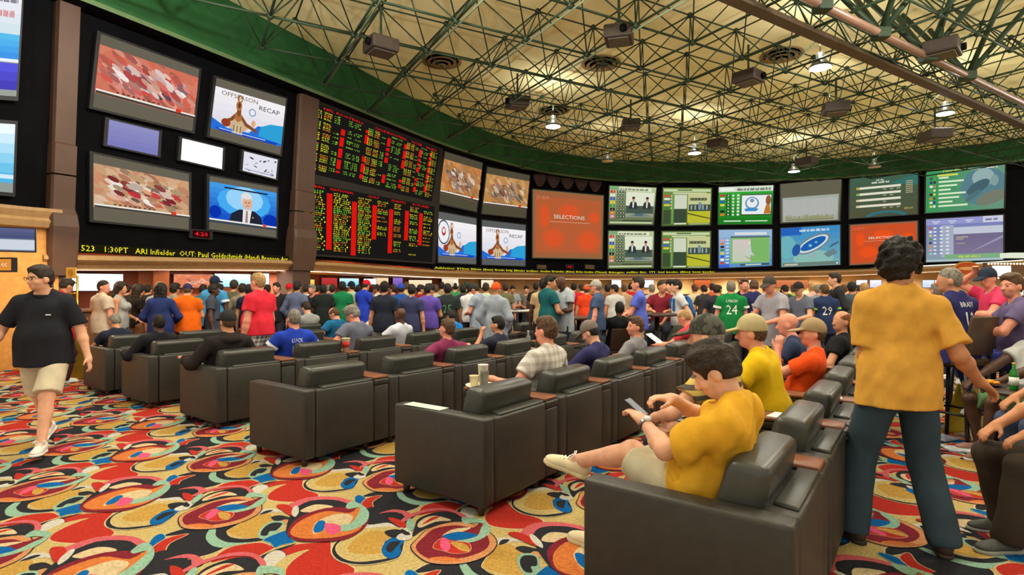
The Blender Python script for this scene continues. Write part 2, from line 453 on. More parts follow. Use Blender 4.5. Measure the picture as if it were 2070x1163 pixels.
def wall_hit(px, py, inset=0.0):
    """point of the (leaning) wall face seen at a photo pixel"""
    dr = Vector(((px - CX) / F, 1, -(py - Y0) / F)); o = Vector((0, 0, EYE))
    for i in range(len(WC) - 1):
        a, b, c, d = wpt(i, -1, 0), wpt(i + 1, -1, 0), None, None
        a0 = Vector((WC[i,0]+WN[i,0]*inset, WC[i,1]+WN[i,1]*inset, WC[i,2])); b0 = Vector((WC[i+1,0]+WN[i+1,0]*inset, WC[i+1,1]+WN[i+1,1]*inset, WC[i+1,2]))
        h = 12.0
        def up(p, j, dz): return Vector((p.x + WN[j,0]*LEAN*dz, p.y + WN[j,1]*LEAN*dz, p.z + dz))
        q = (up(a0, i, -2.5), up(b0, i + 1, -2.5), up(b0, i + 1, h), up(a0, i, h))
        for tri in ((q[0], q[1], q[2]), (q[0], q[2], q[3])):
            r = intersect_ray_tri(*tri, dr, o, True)
            if r is not None and r.y > 0: return r
    raise ValueError((px, py))
def strip(name, f0, f1, m, i0=0, i1=None, kind='structure', parent=None, label=None, back=0.0):
    """band along the wall between two point functions of the plan index"""
    i1 = len(WC) - 1 if i1 is None else i1
    V = []; Q = []
    for i in range(i0, i1 + 1): V += [f0(i), f1(i)]
    for k in range(i1 - i0): Q.append((2*k, 2*k + 2, 2*k + 3, 2*k + 1))
    me = mesh_from(name, V, Q)
    o = link(name, me, parent, m)
    if kind and parent is None: tag(o, label, kind=kind)
    return o
m_black = mat('matt_black_cladding', (9, 9, 13), .8, .08, noise=.2, nscale=2)
m_green = mat('green_paint', (38, 88, 50), .75, .2, noise=.12, nscale=1.3)
m_rim = mat('green_rim', (96, 120, 86), .5, .3, noise=.05)
m_tan = mat('tan_stone_moulding', (176, 140, 96), .55, .35, noise=.06)
m_brown = mat('brown_column', (86, 62, 50), .5, .35, noise=.06, nscale=3)
m_ceil = mat('cream_ceiling', (255, 248, 196), .9, .1, noise=.08, nscale=.35)
strip('wall_screens', lambda i: wpt(i, WC[i,2]), lambda i: wpt(i, WC[i,3] + .5), m_black, label='curved matt black wall that leans towards the hall')
strip('trim_1', lambda i: wpt(i, WC[i,3] - .02, .52), lambda i: wpt(i, WC[i,3] + .10, .46), m_rim, label='pale rim along the foot of the green fascia')
strip('trim_2', lambda i: wpt(i, WC[i,3] - .02, .52), lambda i: wpt(i, WC[i,3] - .02, -.1), m_black)
strip('trim_3', lambda i: wpt(i, WC[i,3] + .10, .46), lambda i: wpt(i, 8.62, .1), m_green, label='green fascia band above the screens')
# tan ledge under the screens
def ledge(z0, in0, z1, in1):
    return (lambda i: Vector((WC[i,0] + WN[i,0]*in0, WC[i,1] + WN[i,1]*in0, WC[i,2] + z0))), (lambda i: Vector((WC[i,0] + WN[i,0]*in1, WC[i,1] + WN[i,1]*in1, WC[i,2] + z1)))
_prof = [(-0.06, 0.0), (-0.08, .22), (-.12, .27), (-.17, .27), (-.21, .22), (-.27, .13), (-.33, .08), (-.36, .08), (-.36, -2.6)]
for _k, ((z0, a0), (z1, a1)) in enumerate(zip(_prof[:-1], _prof[1:])):
    pass
_V = []; _Q = []
I0 = 10
for i in range(I0, len(WC)):
    for z, a in _prof: _V.append((WC[i,0] + WN[i,0]*a, WC[i,1] + WN[i,1]*a, WC[i,2] + z))
_n = len(_prof)
for i in range(len(WC) - I0 - 1):
    for k in range(_n - 1): _Q.append((i*_n + k, (i+1)*_n + k, (i+1)*_n + k + 1, i*_n + k + 1))
tag(link('trim_4', mesh_from('trim_4', _V, _Q), None, m_tan), 'tan moulded ledge under the curved screen wall', kind='structure')
m_cove = glow('warm_cove_light', (255, 220, 196), 9.0)
# lit strip tucked under the ledge
_f = ledge(-.37, -.10, -.37, -.28)
cv = strip('cove_light', _f[0], _f[1], m_cove, I0, kind=None); tag(cv, 'warm cove light strip under the tan ledge', 'light')
# back wall of the betting windows, 2.6 m behind the ledge
m_red = mat('red_brown_panel', (150, 74, 50), .55, .3, noise=.12, nscale=1.2)
m_creamw = mat('lit_cream_wall', (226, 190, 140), .7, .2, noise=.1, nscale=.8)
OUT = -2.6
def bw(i, z): return Vector((WC[i,0] + WN[i,0]*OUT, WC[i,1] + WN[i,1]*OUT, z))
strip('wall_back', lambda i: bw(i, 0), lambda i: bw(i, 2.6), m_red, I0, 27, label='red brown panelled wall behind the betting windows')
strip('wall_back', lambda i: bw(i, 0), lambda i: bw(i, 2.6), m_creamw, 27, label='lit cream wall behind the far betting windows')
m_counter = mat('counter_brown', (112, 74, 50), .5, .3, noise=.08)
# betting counter along the wall
def ctr(a, z): return lambda i: Vector((WC[i,0] + WN[i,0]*a, WC[i,1] + WN[i,1]*a, z))
_V = []; _Q = []; _cp = [(.45, 0), (.45, 1.02), (.52, 1.04), (.52, 1.08), (-.2, 1.08)]
for i in range(I0, len(WC)):
    for a, z in _cp: _V.append((WC[i,0] + WN[i,0]*a, WC[i,1] + WN[i,1]*a, z))
for i in range(len(WC) - I0 - 1):
    for k in range(4): _Q.append((i*5 + k, (i+1)*5 + k, (i+1)*5 + k + 1, i*5 + k + 1))
o = link('betting_counter', mesh_from('betting_counter', _V, _Q), None, m_counter); tag(o, 'long tan betting counter curving along under the ledge', 'counter')
# pale lit wall end at the right of the screens
bmx = MB(); bmx.box((25.3, 27.0, 0), (34, 27.4, 9)); tag(bmx.build('wall_right', m_black), 'dark wall beyond the last screens', kind='structure')

# ceiling
cm = MB(); cm.box((-14, -6, 8.6), (34, 40, 8.8)); tag(cm.build('ceiling', m_ceil), 'cream yellow ceiling above the space frame', kind='structure')
# ------------------------------------------------------------------ screens
rnd = random.Random(7)
m_bezel = mat('dark_screen_frame', (30, 30, 33), .5, .3, noise=.1)
GREYS = (104, 98, 84)
def screen(name, label, cat_, quad_px, art, strength, inset=.03, thick=.10, group=None, picture_name='picture'):
    q = [wall_hit(x, y, inset) for x, y in quad_px]
    TL, TR, BR, BL = q
    c = (TL + TR + BR + BL) / 4
    n = (TR - TL).cross(BL - TL).normalized()
    if n.dot(Vector((0, 0, EYE)) - c) < 0: n = -n
    root = empty(name, c)
    tag(root, label, cat_, group)
    q2 = flatten([p - c for p in q], n)
    e = [p * (1 + .08 / p.length) for p in q2]
    m = MB()
    m.hexa([e[3], e[2], e[2] + n*thick, e[3] + n*thick, e[0], e[1], e[1] + n*thick, e[0] + n*thick])
    m.build('screen_frame', m_bezel, root)
    Art_build(art, picture_name, [p + n * (thick + .004) for p in q2], root, strength, c)
    return root
def flatten(q, n):
    """four corners brought into the plane through their middle"""
    return [p - n * p.dot(n) for p in q]
def Art_build(art, name, q, root, strength, c):
    # the painter offsets towards the hall: give it world corners, then shift back
    o = art.build(name, [p + c for p in q], None, strength)
    o.data.transform(Matrix.Translation(-c)); o.parent = root
    return o
def vmix(a, b, t): return tuple(a[k] + (b[k] - a[k]) * t for k in range(3))
def blurred_game(seed, base, pals, n=230, asp=1.7, x0=0, y0=.2, x1=1, y1=.86, frame=GREYS, ticker=True):
    """a moving crowd of players as a projector screen shows it: streaks of jersey and turf colour"""
    r = random.Random(seed); a = Art(asp); a.rect(0, 0, 1, 1, frame)
    a.rect(x0, y0, x1, y1, base)
    for i in range(n):
        c = vmix(r.choice(pals), vmix(r.choice(pals), base, .4), r.random() * .6); x = r.gauss(.5, .24); y = r.gauss(.5, .2)
        s = r.uniform(.03, .075) if i > 90 else r.uniform(.06, .13)
        if i < 90: c = vmix(c, base, .5); x = r.random(); y = r.random(); ang = r.choice((-.7, -.6, -.5, -.4, .6)) + r.uniform(-.25, .25)
        if abs(x - .5) > .36 or abs(y - .5) > .28: c = vmix(c, base, .55)
        x = x0 + x * (x1 - x0); y = y0 + y * (y1 - y0)
        pts = []
        for k in range(10):
            t = 2*math.pi*k/10; u, v = s * 1.75 * math.cos(t), s * .62 * math.sin(t)
            pts.append((x + (u*math.cos(ang) - v*math.sin(ang)) / asp, y + u*math.sin(ang) + v*math.cos(ang)))
        a.poly(clip_rect(pts, x0, y0, x1, y1), c)
    if ticker:
        h = (y1 - y0)
        a.rect(x0, y0, x1, y0 + .05*h, (70, 66, 60)); a.rect(x0, y0 + .05*h, x1, y0 + .085*h, (240, 236, 226))
        for k in range(9): a.rect(x0 + .18 + k*.05, y0 + .1*h, x0 + .205 + k*.05, y0 + .13*h, (70, 60, 54))
        a.rect(x0 + .78, y0 + .04*h, x0 + .84, y0 + .12*h, (214, 60, 40))
    return a
def recap(seed, frame, asp=1.5, y0=.14, y1=.86, title=True, logo=False):
    a = Art(asp); a.rect(0, 0, 1, 1, frame)
    a.grad(0, y0, 1, y1, (214, 214, 226), (246, 242, 244), 6)
    h = y1 - y0
    a.poly([(0, y0), (1, y0), (1, y0 + .42*h), (.62, y0 + .34*h), (.5, y0 + .12*h), (.2, y0 + .1*h), (0, y0 + .26*h)], (40, 110, 214))
    a.poly([(.64, y0 + .1*h), (1, y0 + .06*h), (1, y0 + .5*h), (.8, y0 + .46*h), (.66, y0 + .34*h)], (46, 160, 214))
    a.poly([(.1, y0), (.9, y0), (.95, y0 + .06*h), (.05, y0 + .06*h)], (20, 70, 190))
    # bronze player statue holding the plinth
    B = (132, 76, 40); B2 = (176, 112, 62)
    a.poly([(.32, y0+.5*h), (.35, y0+.5*h), (.5, y0+.24*h), (.42, y0+.1*h), (.24, y0+.1*h), (.2, y0+.26*h)], (206, 176, 140))
    a.poly([(.31, y0+.54*h), (.345, y0+.5*h), (.27, y0+.32*h), (.17, y0+.2*h), (.13, y0+.25*h), (.23, y0+.36*h)], B)
    a.poly([(.33, y0+.5*h), (.365, y0+.52*h), (.46, y0+.33*h), (.62, y0+.22*h), (.6, y0+.16*h), (.44, y0+.25*h)], B)
    a.ell(.335, y0 + .42*h, .05, .08, B2); a.ell(.337, y0 + .56*h, .03, .09, B); a.ell(.33, y0 + .69*h, .04, .085, B2); a.ell(.332, y0 + .71*h, .02, .05, (110, 60, 34)); a.ell(.335, y0 + .86*h, .038, .07, B2); a.ell(.34, y0 + .86*h, .02, .04, (236, 226, 214))
    a.ell(.18, y0 + .22*h, .06, .07, (150, 62, 36))
    a.poly([(.27, y0+.02*h), (.41, y0+.02*h), (.39, y0+.24*h), (.29, y0+.24*h)], (214, 196, 150))
    for k in range(3): a.rect(.28 + k*.045, y0+.03*h, .30 + k*.045, y0+.22*h, (150, 120, 90))
    a.ell(.52, y0 + .62*h, .05, .07, (120, 160, 196)); a.ell(.52, y0 + .62*h, .035, .05, (236, 236, 240))
    a.ell(.55, y0 + .36*h, .03, .06, (230, 170, 120))
    if title:
        a.text('OFFSEASON', .08, y1 - .15*h, .10*h, (110, 84, 60), w=.5, res=2)
        a.text('RECAP', .60, y1 - .27*h, .11*h, (60, 48, 44), w=.32, res=2)
    if logo:
        a.ell(.13, y0 + .66*h, .15, .25, (70, 74, 96)); a.ell(.13, y0 + .66*h, .13, .22, (240, 238, 240)); a.ell(.13, y0 + .68*h, .05, .09, (190, 40, 44)); a.ell(.13, y0 + .70*h, .03, .05, (244, 240, 240))
    a.rect(.1, y0 + .04*h, .75, y0 + .055*h, (220, 226, 240))
    return a
def bars(a, x, y, h, w, c, seed=1):
    """a line of lettering too blurred to read: short upright strokes in word groups"""
    r = random.Random(seed); x1 = x + w
    while x < x1:
        for k in range(r.randint(3, 7)):
            ww = r.uniform(.006, .014); hh = h * r.uniform(.6, 1)
            if x + ww > x1: return
            a.rect(x, y, x + ww, y + hh, c); x += ww + .004
        x += .016
def news(asp=1.4):
    a = Art(asp); a.rect(0, 0, 1, 1, GREYS); y0, y1 = .14, .9
    a.grad(0, y0, 1, y1, (16, 70, 190), (70, 160, 232), 8)
    a.ell(.5, .6, .4, .3, (70, 170, 240)); a.ell(.5, .66, .28, .24, (150, 210, 250)); a.ell(.08, .35, .08, .12, (10, 50, 170)); a.ell(.9, .3, .12, .14, (10, 50, 170)); a.rect(.2, .82, .85, .85, (30, 40, 60))
    a.ell(.52, .66, .085, .15, (224, 214, 208)); a.ell(.535, .60, .075, .13, (226, 176, 146)); a.ell(.52, .73, .08, .06, (226, 222, 220))
    a.ell(.51, .61, .012, .012, (90, 60, 50)); a.ell(.56, .61, .012, .012, (90, 60, 50)); a.rect(.515, .54, .56, .55, (150, 80, 70)); a.poly([(.535,.61),(.55,.57),(.53,.57)], (200, 150, 124))
    a.poly([(.26, y0), (.3, .36), (.42, .46), (.64, .46), (.74, .37), (.79, y0)], (34, 38, 52))
    a.poly([(.46, y0), (.47, .47), (.6, .47), (.56, y0)], (234, 226, 222)); a.poly([(.5, y0), (.515, .45), (.54, .45), (.54, y0)], (150, 120, 130)); a.ell(.62, .33, .012, .014, (210, 190, 120))
    a.rect(0, y0, 1, y0 + .045, (60, 70, 80)); a.rect(0, y0 + .045, 1, y0 + .075, (232, 232, 230)); a.rect(.78, y0 + .03, .83, y0 + .09, (214, 70, 50))
    return a
def selections(frame, asp, y=.5, margin=.04):
    a = Art(asp); a.rect(0, 0, 1, 1, frame)
    lo, hi = (196, 100, 58), (232, 92, 46)
    if margin < .03: lo, hi = (206, 82, 40), (240, 84, 30)
    a.rect(margin*.4, margin*.4, 1 - margin*.4, 1 - margin*.4, vmix(lo, frame, .4))
    a.rect(margin, margin*2.2, 1 - margin, 1 - margin*2.4, lo)
    for x, yy, rx, ry in ((.5, .72, .17, .12), (.28, .3, .17, .17), (.78, .28, .2, .18), (.16, .62, .08, .2), (.86, .64, .1, .1)):
        for k in range(4): a.ell(x, yy, rx * (1 - k*.12), ry * (1 - k*.12), vmix(lo, hi, (k + 1) / 4), n=18)
    a.text('SELECTIONS', .5, y, .055, (246, 236, 216), w=.44, align='c', res=2)
    a.rect(.22, y - .055, .8, y - .045, (226, 160, 120))
    a.text('DRF', .05, .87, .05, vmix(lo, (255, 255, 255), .25), w=.17)
    return a
def odds_tv(variant):
    a = Art(1.26); a.grad(0, 0, 1, 1, (92, 104, 70), (190, 204, 150), 8)
    ch = [(208,60,50),(236,236,230),(40,80,180),(232,210,60),(60,150,60),(30,30,34),(226,130,40),(230,150,160)]
    a.rect(0, .9, .22, 1, (130, 170, 120)); a.rect(.2, .88, .9, .98, (226, 232, 200))
    bars(a, .22, .9, .06, .62, (30, 34, 30), 4)
    for k in range(8):
        y = .82 - k*.092
        a.rect(.02, y, .12, y + .07, ch[k]); a.text(str(k + 1), .055, y + .012, .045, (240,240,240) if k not in (1, 3) else (20,20,20), w=.028)
        for j in range(3):
            a.rect(.16 + j*.065, y, .215 + j*.065, y + .07, (40, 58, 42)); a.rect(.178 + j*.065, y + .02, .198 + j*.065, y + .052, (226, 232, 206))
    a.rect(.36, .2, .97, .86, (226, 232, 206)); a.rect(.36, .2, .97, .5, (72, 90, 78)); a.rect(.36, .2, .97, .3, (150, 158, 140))
    for x, c in ((.52, (52, 58, 60)), (.82, (62, 56, 54))):
        a.ell(x, .68, .032, .055, (196, 150, 120)); a.ell(x, .71, .033, .03, (40, 34, 30)); a.poly([(x - .1, .42), (x - .07, .58), (x - .02, .62), (x + .02, .62), (x + .07, .58), (x + .1, .42)], c); a.poly([(x - .015, .45), (x - .02, .61), (x + .02, .61), (x + .012, .45)], (226, 226, 220))
    a.poly([(.4, .22), (.62, .3), (.74, .3), (.95, .22)], (120, 130, 120)); a.rect(.56, .22, .74, .3, (90, 110, 120))
    a.rect(.3, .1, .95, .12, (40, 52, 36)); a.rect(.02, .03, .96, .075, (196, 208, 160))
    return a
def track_tv():
    a = Art(1.3); a.grad(0, 0, 1, 1, (84, 110, 50), (120, 150, 70), 6)
    a.rect(.02, .9, .98, .97, (206, 220, 170)); a.rect(.3, .93, .6, .955, (40, 60, 30)); a.rect(.2, .84, .9, .88, (220, 226, 180))
    for k in range(5):
        a.rect(.03, .76 - k*.08, .15, .81 - k*.08, [(214,90,70),(240,240,230),(80,110,190),(226,210,80),(60,130,60)][k]); a.rect(.17, .76 - k*.08, .19, .81 - k*.08, (220, 226, 180))
        a.rect(.24, .765 - k*.08, .49, .805 - k*.08, (228, 234, 214))
    a.rect(.02, .05, .17, .42, (66, 84, 56)); a.rect(.19, .04, .22, .86, (120, 170, 90)); a.rect(.24, .05, .5, .44, (62, 78, 58)); a.rect(.24, .45, .5, .82, (214, 220, 196))
    a.rect(.52, .06, .99, .86, (206, 210, 150)); a.rect(.52, .06, .99, .42, (196, 194, 50)); a.poly([(.52, .3), (.99, .16), (.99, .19), (.52, .34)], (96, 100, 40))
    a.rect(.54, .38, .99, .56, (66, 84, 76)); a.rect(.56, .66, .9, .74, (120, 126, 90))
    for k in range(5): a.rect(.58 + k*.08, .42, .61 + k*.08, .54, (166, 176, 166)); a.rect(.60 + k*.07, .68, .63 + k*.07, .72, (60, 70, 56))
    a.rect(.74, .42, .8, .62, (126, 150, 160)); a.rect(.24, .03, .5, .07, (226, 230, 200)); a.rect(.55, .02, .97, .05, (180, 190, 150))
    return a
def green_tv():
    a = Art(1.42); a.grad(0, 0, 1, 1, (30, 120, 34), (60, 176, 60), 6); a.rect(0, .86, 1, 1, (214, 226, 206)); bars(a, .34, .885, .075, .62, (24, 40, 24), 5); a.rect(.03, .89, .28, .97, (240, 240, 236))
    ch = [(210,60,50),(240,240,236),(50,90,190),(230,210,70),(60,140,60),(40,40,40),(226,130,40)]
    for k in range(7):
        y = .74 - k*.085; a.rect(.03, y, .11, y+.06, ch[k]); a.rect(.14, y, .22, y+.06, (30, 70, 34)); a.rect(.165, y+.015, .195, y+.045, (230, 236, 220)); a.rect(.25, y, .29, y+.05, (214, 230, 200)); a.rect(.34, y, .385, y+.055, (226, 236, 220))
    a.rect(.42, .24, .98, .78, (60, 40, 30)); a.rect(.43, .26, .97, .76, (236, 240, 240)); a.ell(.62, .55, .13, .17, (110, 150, 190)); a.ell(.62, .56, .10, .13, (236, 238, 240)); a.poly([(.48,.4),(.6,.44),(.75,.4),(.7,.34),(.5,.34)], (70, 140, 200)); a.ell(.62,.62,.04,.05,(120,150,170))
    a.ell(.92, .62, .05, .13, (150, 90, 60)); a.poly([(.84,.27),(.88,.5),(.95,.5),(.97,.27)], (196, 120, 50)); a.rect(.1, .07, .42, .1, (226, 236, 220)); a.rect(.5, .07, .92, .1, (200, 226, 190))
    return a
def unlit_half():
    a = Art(1.47); a.rect(0, 0, 1, 1, (110, 106, 86)); a.rect(.03, .02, .97, .64, (176, 186, 172)); r = random.Random(3)
    for k in range(40): x = .05 + k*.0225; a.rect(x, .16, x + .012, .60 - r.random()*.04, vmix((196,206,196),(214,200,210), r.random()))
    for k in range(36): x = .09 + k*.0225; a.rect(x, .04, x + .011, .10 + r.random()*.09, (150, 140, 40)); a.rect(x + .011, .04, x + .016, .07, (90, 50, 40))
    return a
def ballpark():
    a = Art(1.4); a.grad(0, 0, 1, 1, (90, 140, 200), (160, 190, 220), 5); a.rect(.22, .1, .96, .78, (130, 190, 110)); a.grad(.26, .14, .6, .74, (196, 206, 180), (214, 200, 196), 4); a.rect(.6, .14, .94, .74, (126, 184, 104)); a.rect(.22, .78, .96, .83, (90, 110, 110)); a.rect(.3, .86, .9, .93, (220, 226, 226))
    a.poly([(.4,.3),(.5,.36),(.56,.6),(.6,.6),(.62,.4),(.68,.28),(.6,.32),(.54,.3)], (200, 206, 200)); a.ell(.575, .64, .025, .035, (220, 224, 220)); a.poly([(.42,.34),(.48,.3),(.66,.2),(.62,.18)], (150, 160, 140))
    for k in range(8): a.rect(.03, .1 + k*.085, .10, .155 + k*.085, [(210,60,50),(240,240,236),(50,90,190),(230,210,70),(60,140,60),(40,40,40),(226,130,40),(230,160,170)][k]); a.rect(.13, .115 + k*.085, .19, .145 + k*.085, (226, 232, 240))
    a.rect(.4, .03, .95, .08, (60, 90, 80)); a.rect(.5, .04, .8, .07, (210, 226, 210)); a.rect(0, 0, .2, .09, (60, 100, 210))
    return a
def track_map():
    a = Art(1.46); a.grad(0, 0, 1, 1, (120, 176, 180), (60, 140, 200), 6); a.rect(0, .8, .35, 1, (40, 100, 190)); a.ell(.1, .5, .16, .3, (110, 180, 190)); a.ell(.55, .2, .35, .2, (140, 190, 180)); bars(a, .32, .88, .07, .5, (226, 236, 244), 6)
    a.ell(.55, .56, .31, .19, (120, 130, 140), .45, 24); a.ell(.55, .56, .28, .155, (206, 222, 222), .45, 24); a.ell(.55, .565, .235, .115, (30, 96, 176), .45, 24); a.ell(.5, .52, .03, .04, (120, 180, 210)); a.ell(.6, .6, .03, .03, (100, 170, 200))
    a.ell(.26, .42, .07, .16, (40, 90, 160), -.3); a.poly([(.5,.2),(.62,.28),(.6,.34),(.46,.25)], (150,176,186)); a.poly([(.72,.3),(.9,.42),(.96,.3),(.8,.2)], (110,130,140)); a.poly([(.8,.42),(.97,.56),(.98,.6),(.86,.52)], (70,90,110)); a.rect(.02, .01, .98, .1, (110, 130, 120)); a.rect(.05, .03, .28, .07, (206, 200, 170)); a.ell(.95,.05,.015,.025,(226,236,236))
    return a
def entries(y=0):
    a = Art(1.5); a.grad(0, 0, 1, 1, (90, 88, 62), (70, 104, 84), 6); a.poly([(.6,.8),(1,.98),(1,.7),(.9,.72)], (60, 120, 110)); a.ell(.55, .02, .3, .12, (60, 116, 126)); a.ell(.55, -.02, .24, .1, (76, 90, 76)); bars(a, .4, .88, .045, .12, (226, 232, 210), 8); bars(a, .33, .82, .05, .28, (240, 240, 226), 9)
    for k in range(4):
        yy = .70 - k*.15; a.rect(.1, yy, .76, yy + .055, (240, 238, 214)); a.rect(.1, yy, .15, yy + .055, [(214,180,80),(140,190,90),(226,206,150),(220,210,180)][k])
        for j in range(3 - k % 3): a.rect(.5 + j*.1, yy - .045, .55 + j*.1, yy - .025, (190, 190, 150))
    for k in range(7): a.rect(.83, .8 - k*.045, .93, .82 - k*.045, (200, 176, 140))
    a.text('REPLAY', .81, .14, .045, (226, 206, 120), w=.13)
    return a
def results():
    a = Art(1.7); a.grad(0, 0, 1, 1, (60, 150, 90), (110, 150, 130), 5, vert=False); a.ell(.75, .5, .3, .42, (90, 130, 140)); a.ell(.74, .7, .14, .2, (150, 176, 176)); a.ell(.68, .5, .16, .12, (70, 100, 110), .5); a.ell(.85, .25, .2, .14, (120, 126, 110), .3); a.ell(.88, .62, .05, .12, (130,160,160)); a.ell(.62, .32, .12, .06, (80,116,120), .6)
    a.text('Peter Brook', .22, .88, .07, (240, 230, 70), w=.3, ital=.2); bars(a, .78, .89, .05, .14, (230, 230, 210), 11); a.rect(.56, .89, .7, .92, (216, 226, 206)); a.rect(.15, .8, .42, .84, (216, 220, 90))
    ch = [(60,90,60),(40,60,130),(240,240,240),(90,160,70),(70,40,40),(210,140,60),(220,226,190),(206,216,90)]
    for k in range(8): y = .74 - k*.09; a.rect(.05, y, .09, y+.05, ch[k]); a.rect(.10, y, .13, y+.05, ch[(k+3) % 8]); a.rect(.17, y+.005, .3 + .28*((k*37) % 10)/10, y+.045, (216, 236, 196))
    return a
def table_tv():
    a = Art(1.7); a.grad(0, 0, 1, 1, (140, 160, 170), (126, 130, 190), 5); a.rect(0, .86, .75, 1, (150, 154, 206)); a.rect(.75, .86, 1, 1, (206, 210, 226)); bars(a, .78, .9, .06, .16, (90, 90, 150), 12)
    for x in (.08, .3, .52): a.rect(x, .92, x + .11, .94, (220, 222, 236)); a.rect(x + .02, .88, x + .08, .9, (210, 212, 230))
    a.rect(.2, .1, .37, .84, (166, 176, 196)); a.rect(.37, .62, 1, .78, (196, 202, 216)); a.grad(.37, .16, 1, .62, (130, 120, 150), (116, 108, 140), 4); a.poly([(.6,.2),(1,.5),(1,.56),(.7,.3)], (160, 150, 176))
    for k in range(8):
        y = .76 - k*.085; a.rect(.04, y, .08, y+.05, [(206,90,80),(230,230,236),(210,200,120),(90,150,100),(70,70,80),(220,150,90),(220,170,180),(150,200,190)][k])
        for j in range(3): a.rect(.1 + j*.085, y+.01, .14 + j*.085, y+.04, (236, 236, 240))
    a.rect(.4, .54, .56, .56, (200, 190, 150)); a.rect(.4, .5, .5, .515, (200, 190, 150)); a.rect(.4, .4, .52, .415, (190, 170, 140)); a.rect(.25, .06, 1, .16, (130, 176, 130)); bars(a, .44, .08, .055, .28, (206, 216, 80), 7); a.rect(0, 0, 1, .05, (170, 196, 200))
    return a

GAME1 = [(232,226,222),(244,240,236),(206,60,60),(96,72,90),(70,62,74),(190,150,130),(226,190,170),(150,110,110),(180,70,66),(214,206,206)]
GAME2 = [(236,230,222),(244,240,232),(196,50,56),(150,130,96),(180,150,110),(226,206,180),(90,80,70),(214,120,60),(120,40,44)]
GAME3 = [(216,200,176),(120,84,60),(150,130,110),(230,222,206),(196,120,60),(90,90,84),(176,90,50),(130,110,120)]
screen('projection_screen', 'large screen with red and white football players, uppermost beside the brown column', 'screen', [(198,70),(397,141),(383,266),(182,217)], blurred_game(1, (214,110,84), GAME1), 1.0)
screen('projection_screen', 'screen with OFFSEASON RECAP lettering beside the odds board column', 'screen', [(432,158),(573,200),(561,313),(418,275)], recap(1, GREYS), 1.0)
_a = Art(2); _a.grad(0, 0, 1, 1, (128,128,196), (152,152,206), 5); screen('television', 'small lilac blank television under the red football screen', 'television', [(216,242),(317,266),(314,315),(212,293)], _a, .9, thick=.08)
_a = Art(2); _a.grad(0, 0, 1, 1, (250,246,252), (255,255,255), 3); screen('television', 'small glaring white television between the four large screens', 'television', [(364,280),(446,300),(444,342),(361,323)], _a, 1.5, thick=.08)
_a = Art(1.8); _a.rect(0, 0, 1, 1, (226,226,238)); _r = random.Random(5)
for _k in range(16): _a.ell(_r.uniform(.05,.95), _r.uniform(.1,.95), _r.uniform(.02,.07), _r.uniform(.01,.04), (40,40,60), _r.uniform(-1,1))
_a.rect(.05,.1,.9,.14,(150,150,170)); screen('television', 'small black and white television above the news presenter screen', 'television', [(489,306),(557,323),(553,362),(486,345)], _a, 1.0, thick=.08)
screen('projection_screen', 'large screen with sandy streaked football players above the yellow ticker', 'screen', [(183,311),(376,352),(376,464),(183,445)], blurred_game(2, (206,160,120), GAME2), 1.0)
screen('projection_screen', 'screen with a white-haired news presenter in a dark suit on blue', 'screen', [(418,356),(554,380),(553,480),(417,463)], news(), 1.0)
_a = Art(1); _a.rect(0,0,1,1,(150,158,150)); _a.grad(0,.06,1,.32,(70,60,170),(90,90,226),3); _a.grad(0,.36,1,.6,(60,140,226),(90,190,230),4); _a.rect(0,.33,1,.36,(230,236,244)); _a.grad(0,.6,1,1,(200,220,226),(240,232,240),4); bars(_a, .55, .9, .06, .4, (60,60,80), 2); bars(_a, .6, .76, .07, .3, (206,110,110), 3)
screen('projection_screen', 'blue and white screen cut by the frame beside the brown column, upper one', 'screen', [(-80,-30),(39,-10),(27,196),(-92,188)], _a, 1.1)
_a = Art(1); _a.rect(0,0,1,1,(140,150,146)); _a.grad(0,.14,1,1,(60,170,220),(246,250,252),6); _a.rect(0,.2,1,.26,(206,226,240))
screen('projection_screen', 'blue and white screen cut by the frame, lower one above the tan cornice', 'screen', [(-80,245),(25,252),(20,390),(-85,380)], _a, 1.1)
screen('projection_screen', 'orange streaked football screen next to the odds board, upper row', 'screen', [(896,307),(972,330),(959,428),(882,411)], blurred_game(3, (206,136,70), GAME3, frame=(84,78,60)), .9)
screen('projection_screen', 'orange streaked football screen next to the tall orange SELECTIONS screen', 'screen', [(982,338),(1068,355),(1059,441),(971,432)], blurred_game(4, (206,150,80), GAME3, frame=(84,78,60)), .9)
screen('projection_screen', 'screen with round emblem and bronze statue, lower row next to the odds board', 'screen', [(882,428),(959,442),(959,534),(882,530)], recap(2, (96,98,96), .95, title=False, logo=True), 1.0)
screen('projection_screen', 'white and blue statue screen, lower row next to the tall orange screen', 'screen', [(971,445),(1059,455),(1059,538),(971,535)], recap(3, (90,92,92), 1.05), 1.0)
screen('projection_screen', 'tall dull orange SELECTIONS screen under the draped valance', 'screen', [(1074,383),(1217,396),(1217,524),(1074,521)], selections((128,110,74), 1.08, .6), .85)
screen('projection_screen', 'race odds screen with two seated presenters, upper row, first after the orange screen', 'screen', [(1231,376),(1325,380),(1319,455),(1229,454)], odds_tv(0), .95)
screen('projection_screen', 'green and yellow race track screen, upper row', 'screen', [(1339,380),(1437,381),(1434,455),(1337,457)], track_tv(), .9)
screen('projection_screen', 'bright green race screen with a white picture inset', 'screen', [(1452,379),(1562,375),(1558,453),(1451,454)], green_tv(), .95)
screen('projection_screen', 'half lit grey screen with a pale lower part', 'screen', [(1577,373),(1700,361),(1696,446),(1578,451)], unlit_half(), .8)
screen('projection_screen', 'race odds screen with two seated presenters, lower row over the ticker', 'screen', [(1229,467),(1320,468),(1319,542),(1228,543)], odds_tv(1), .95)
screen('projection_screen', 'green and yellow race track screen, lower row', 'screen', [(1337,468),(1435,468),(1434,542),(1336,543)], track_tv(), .9)
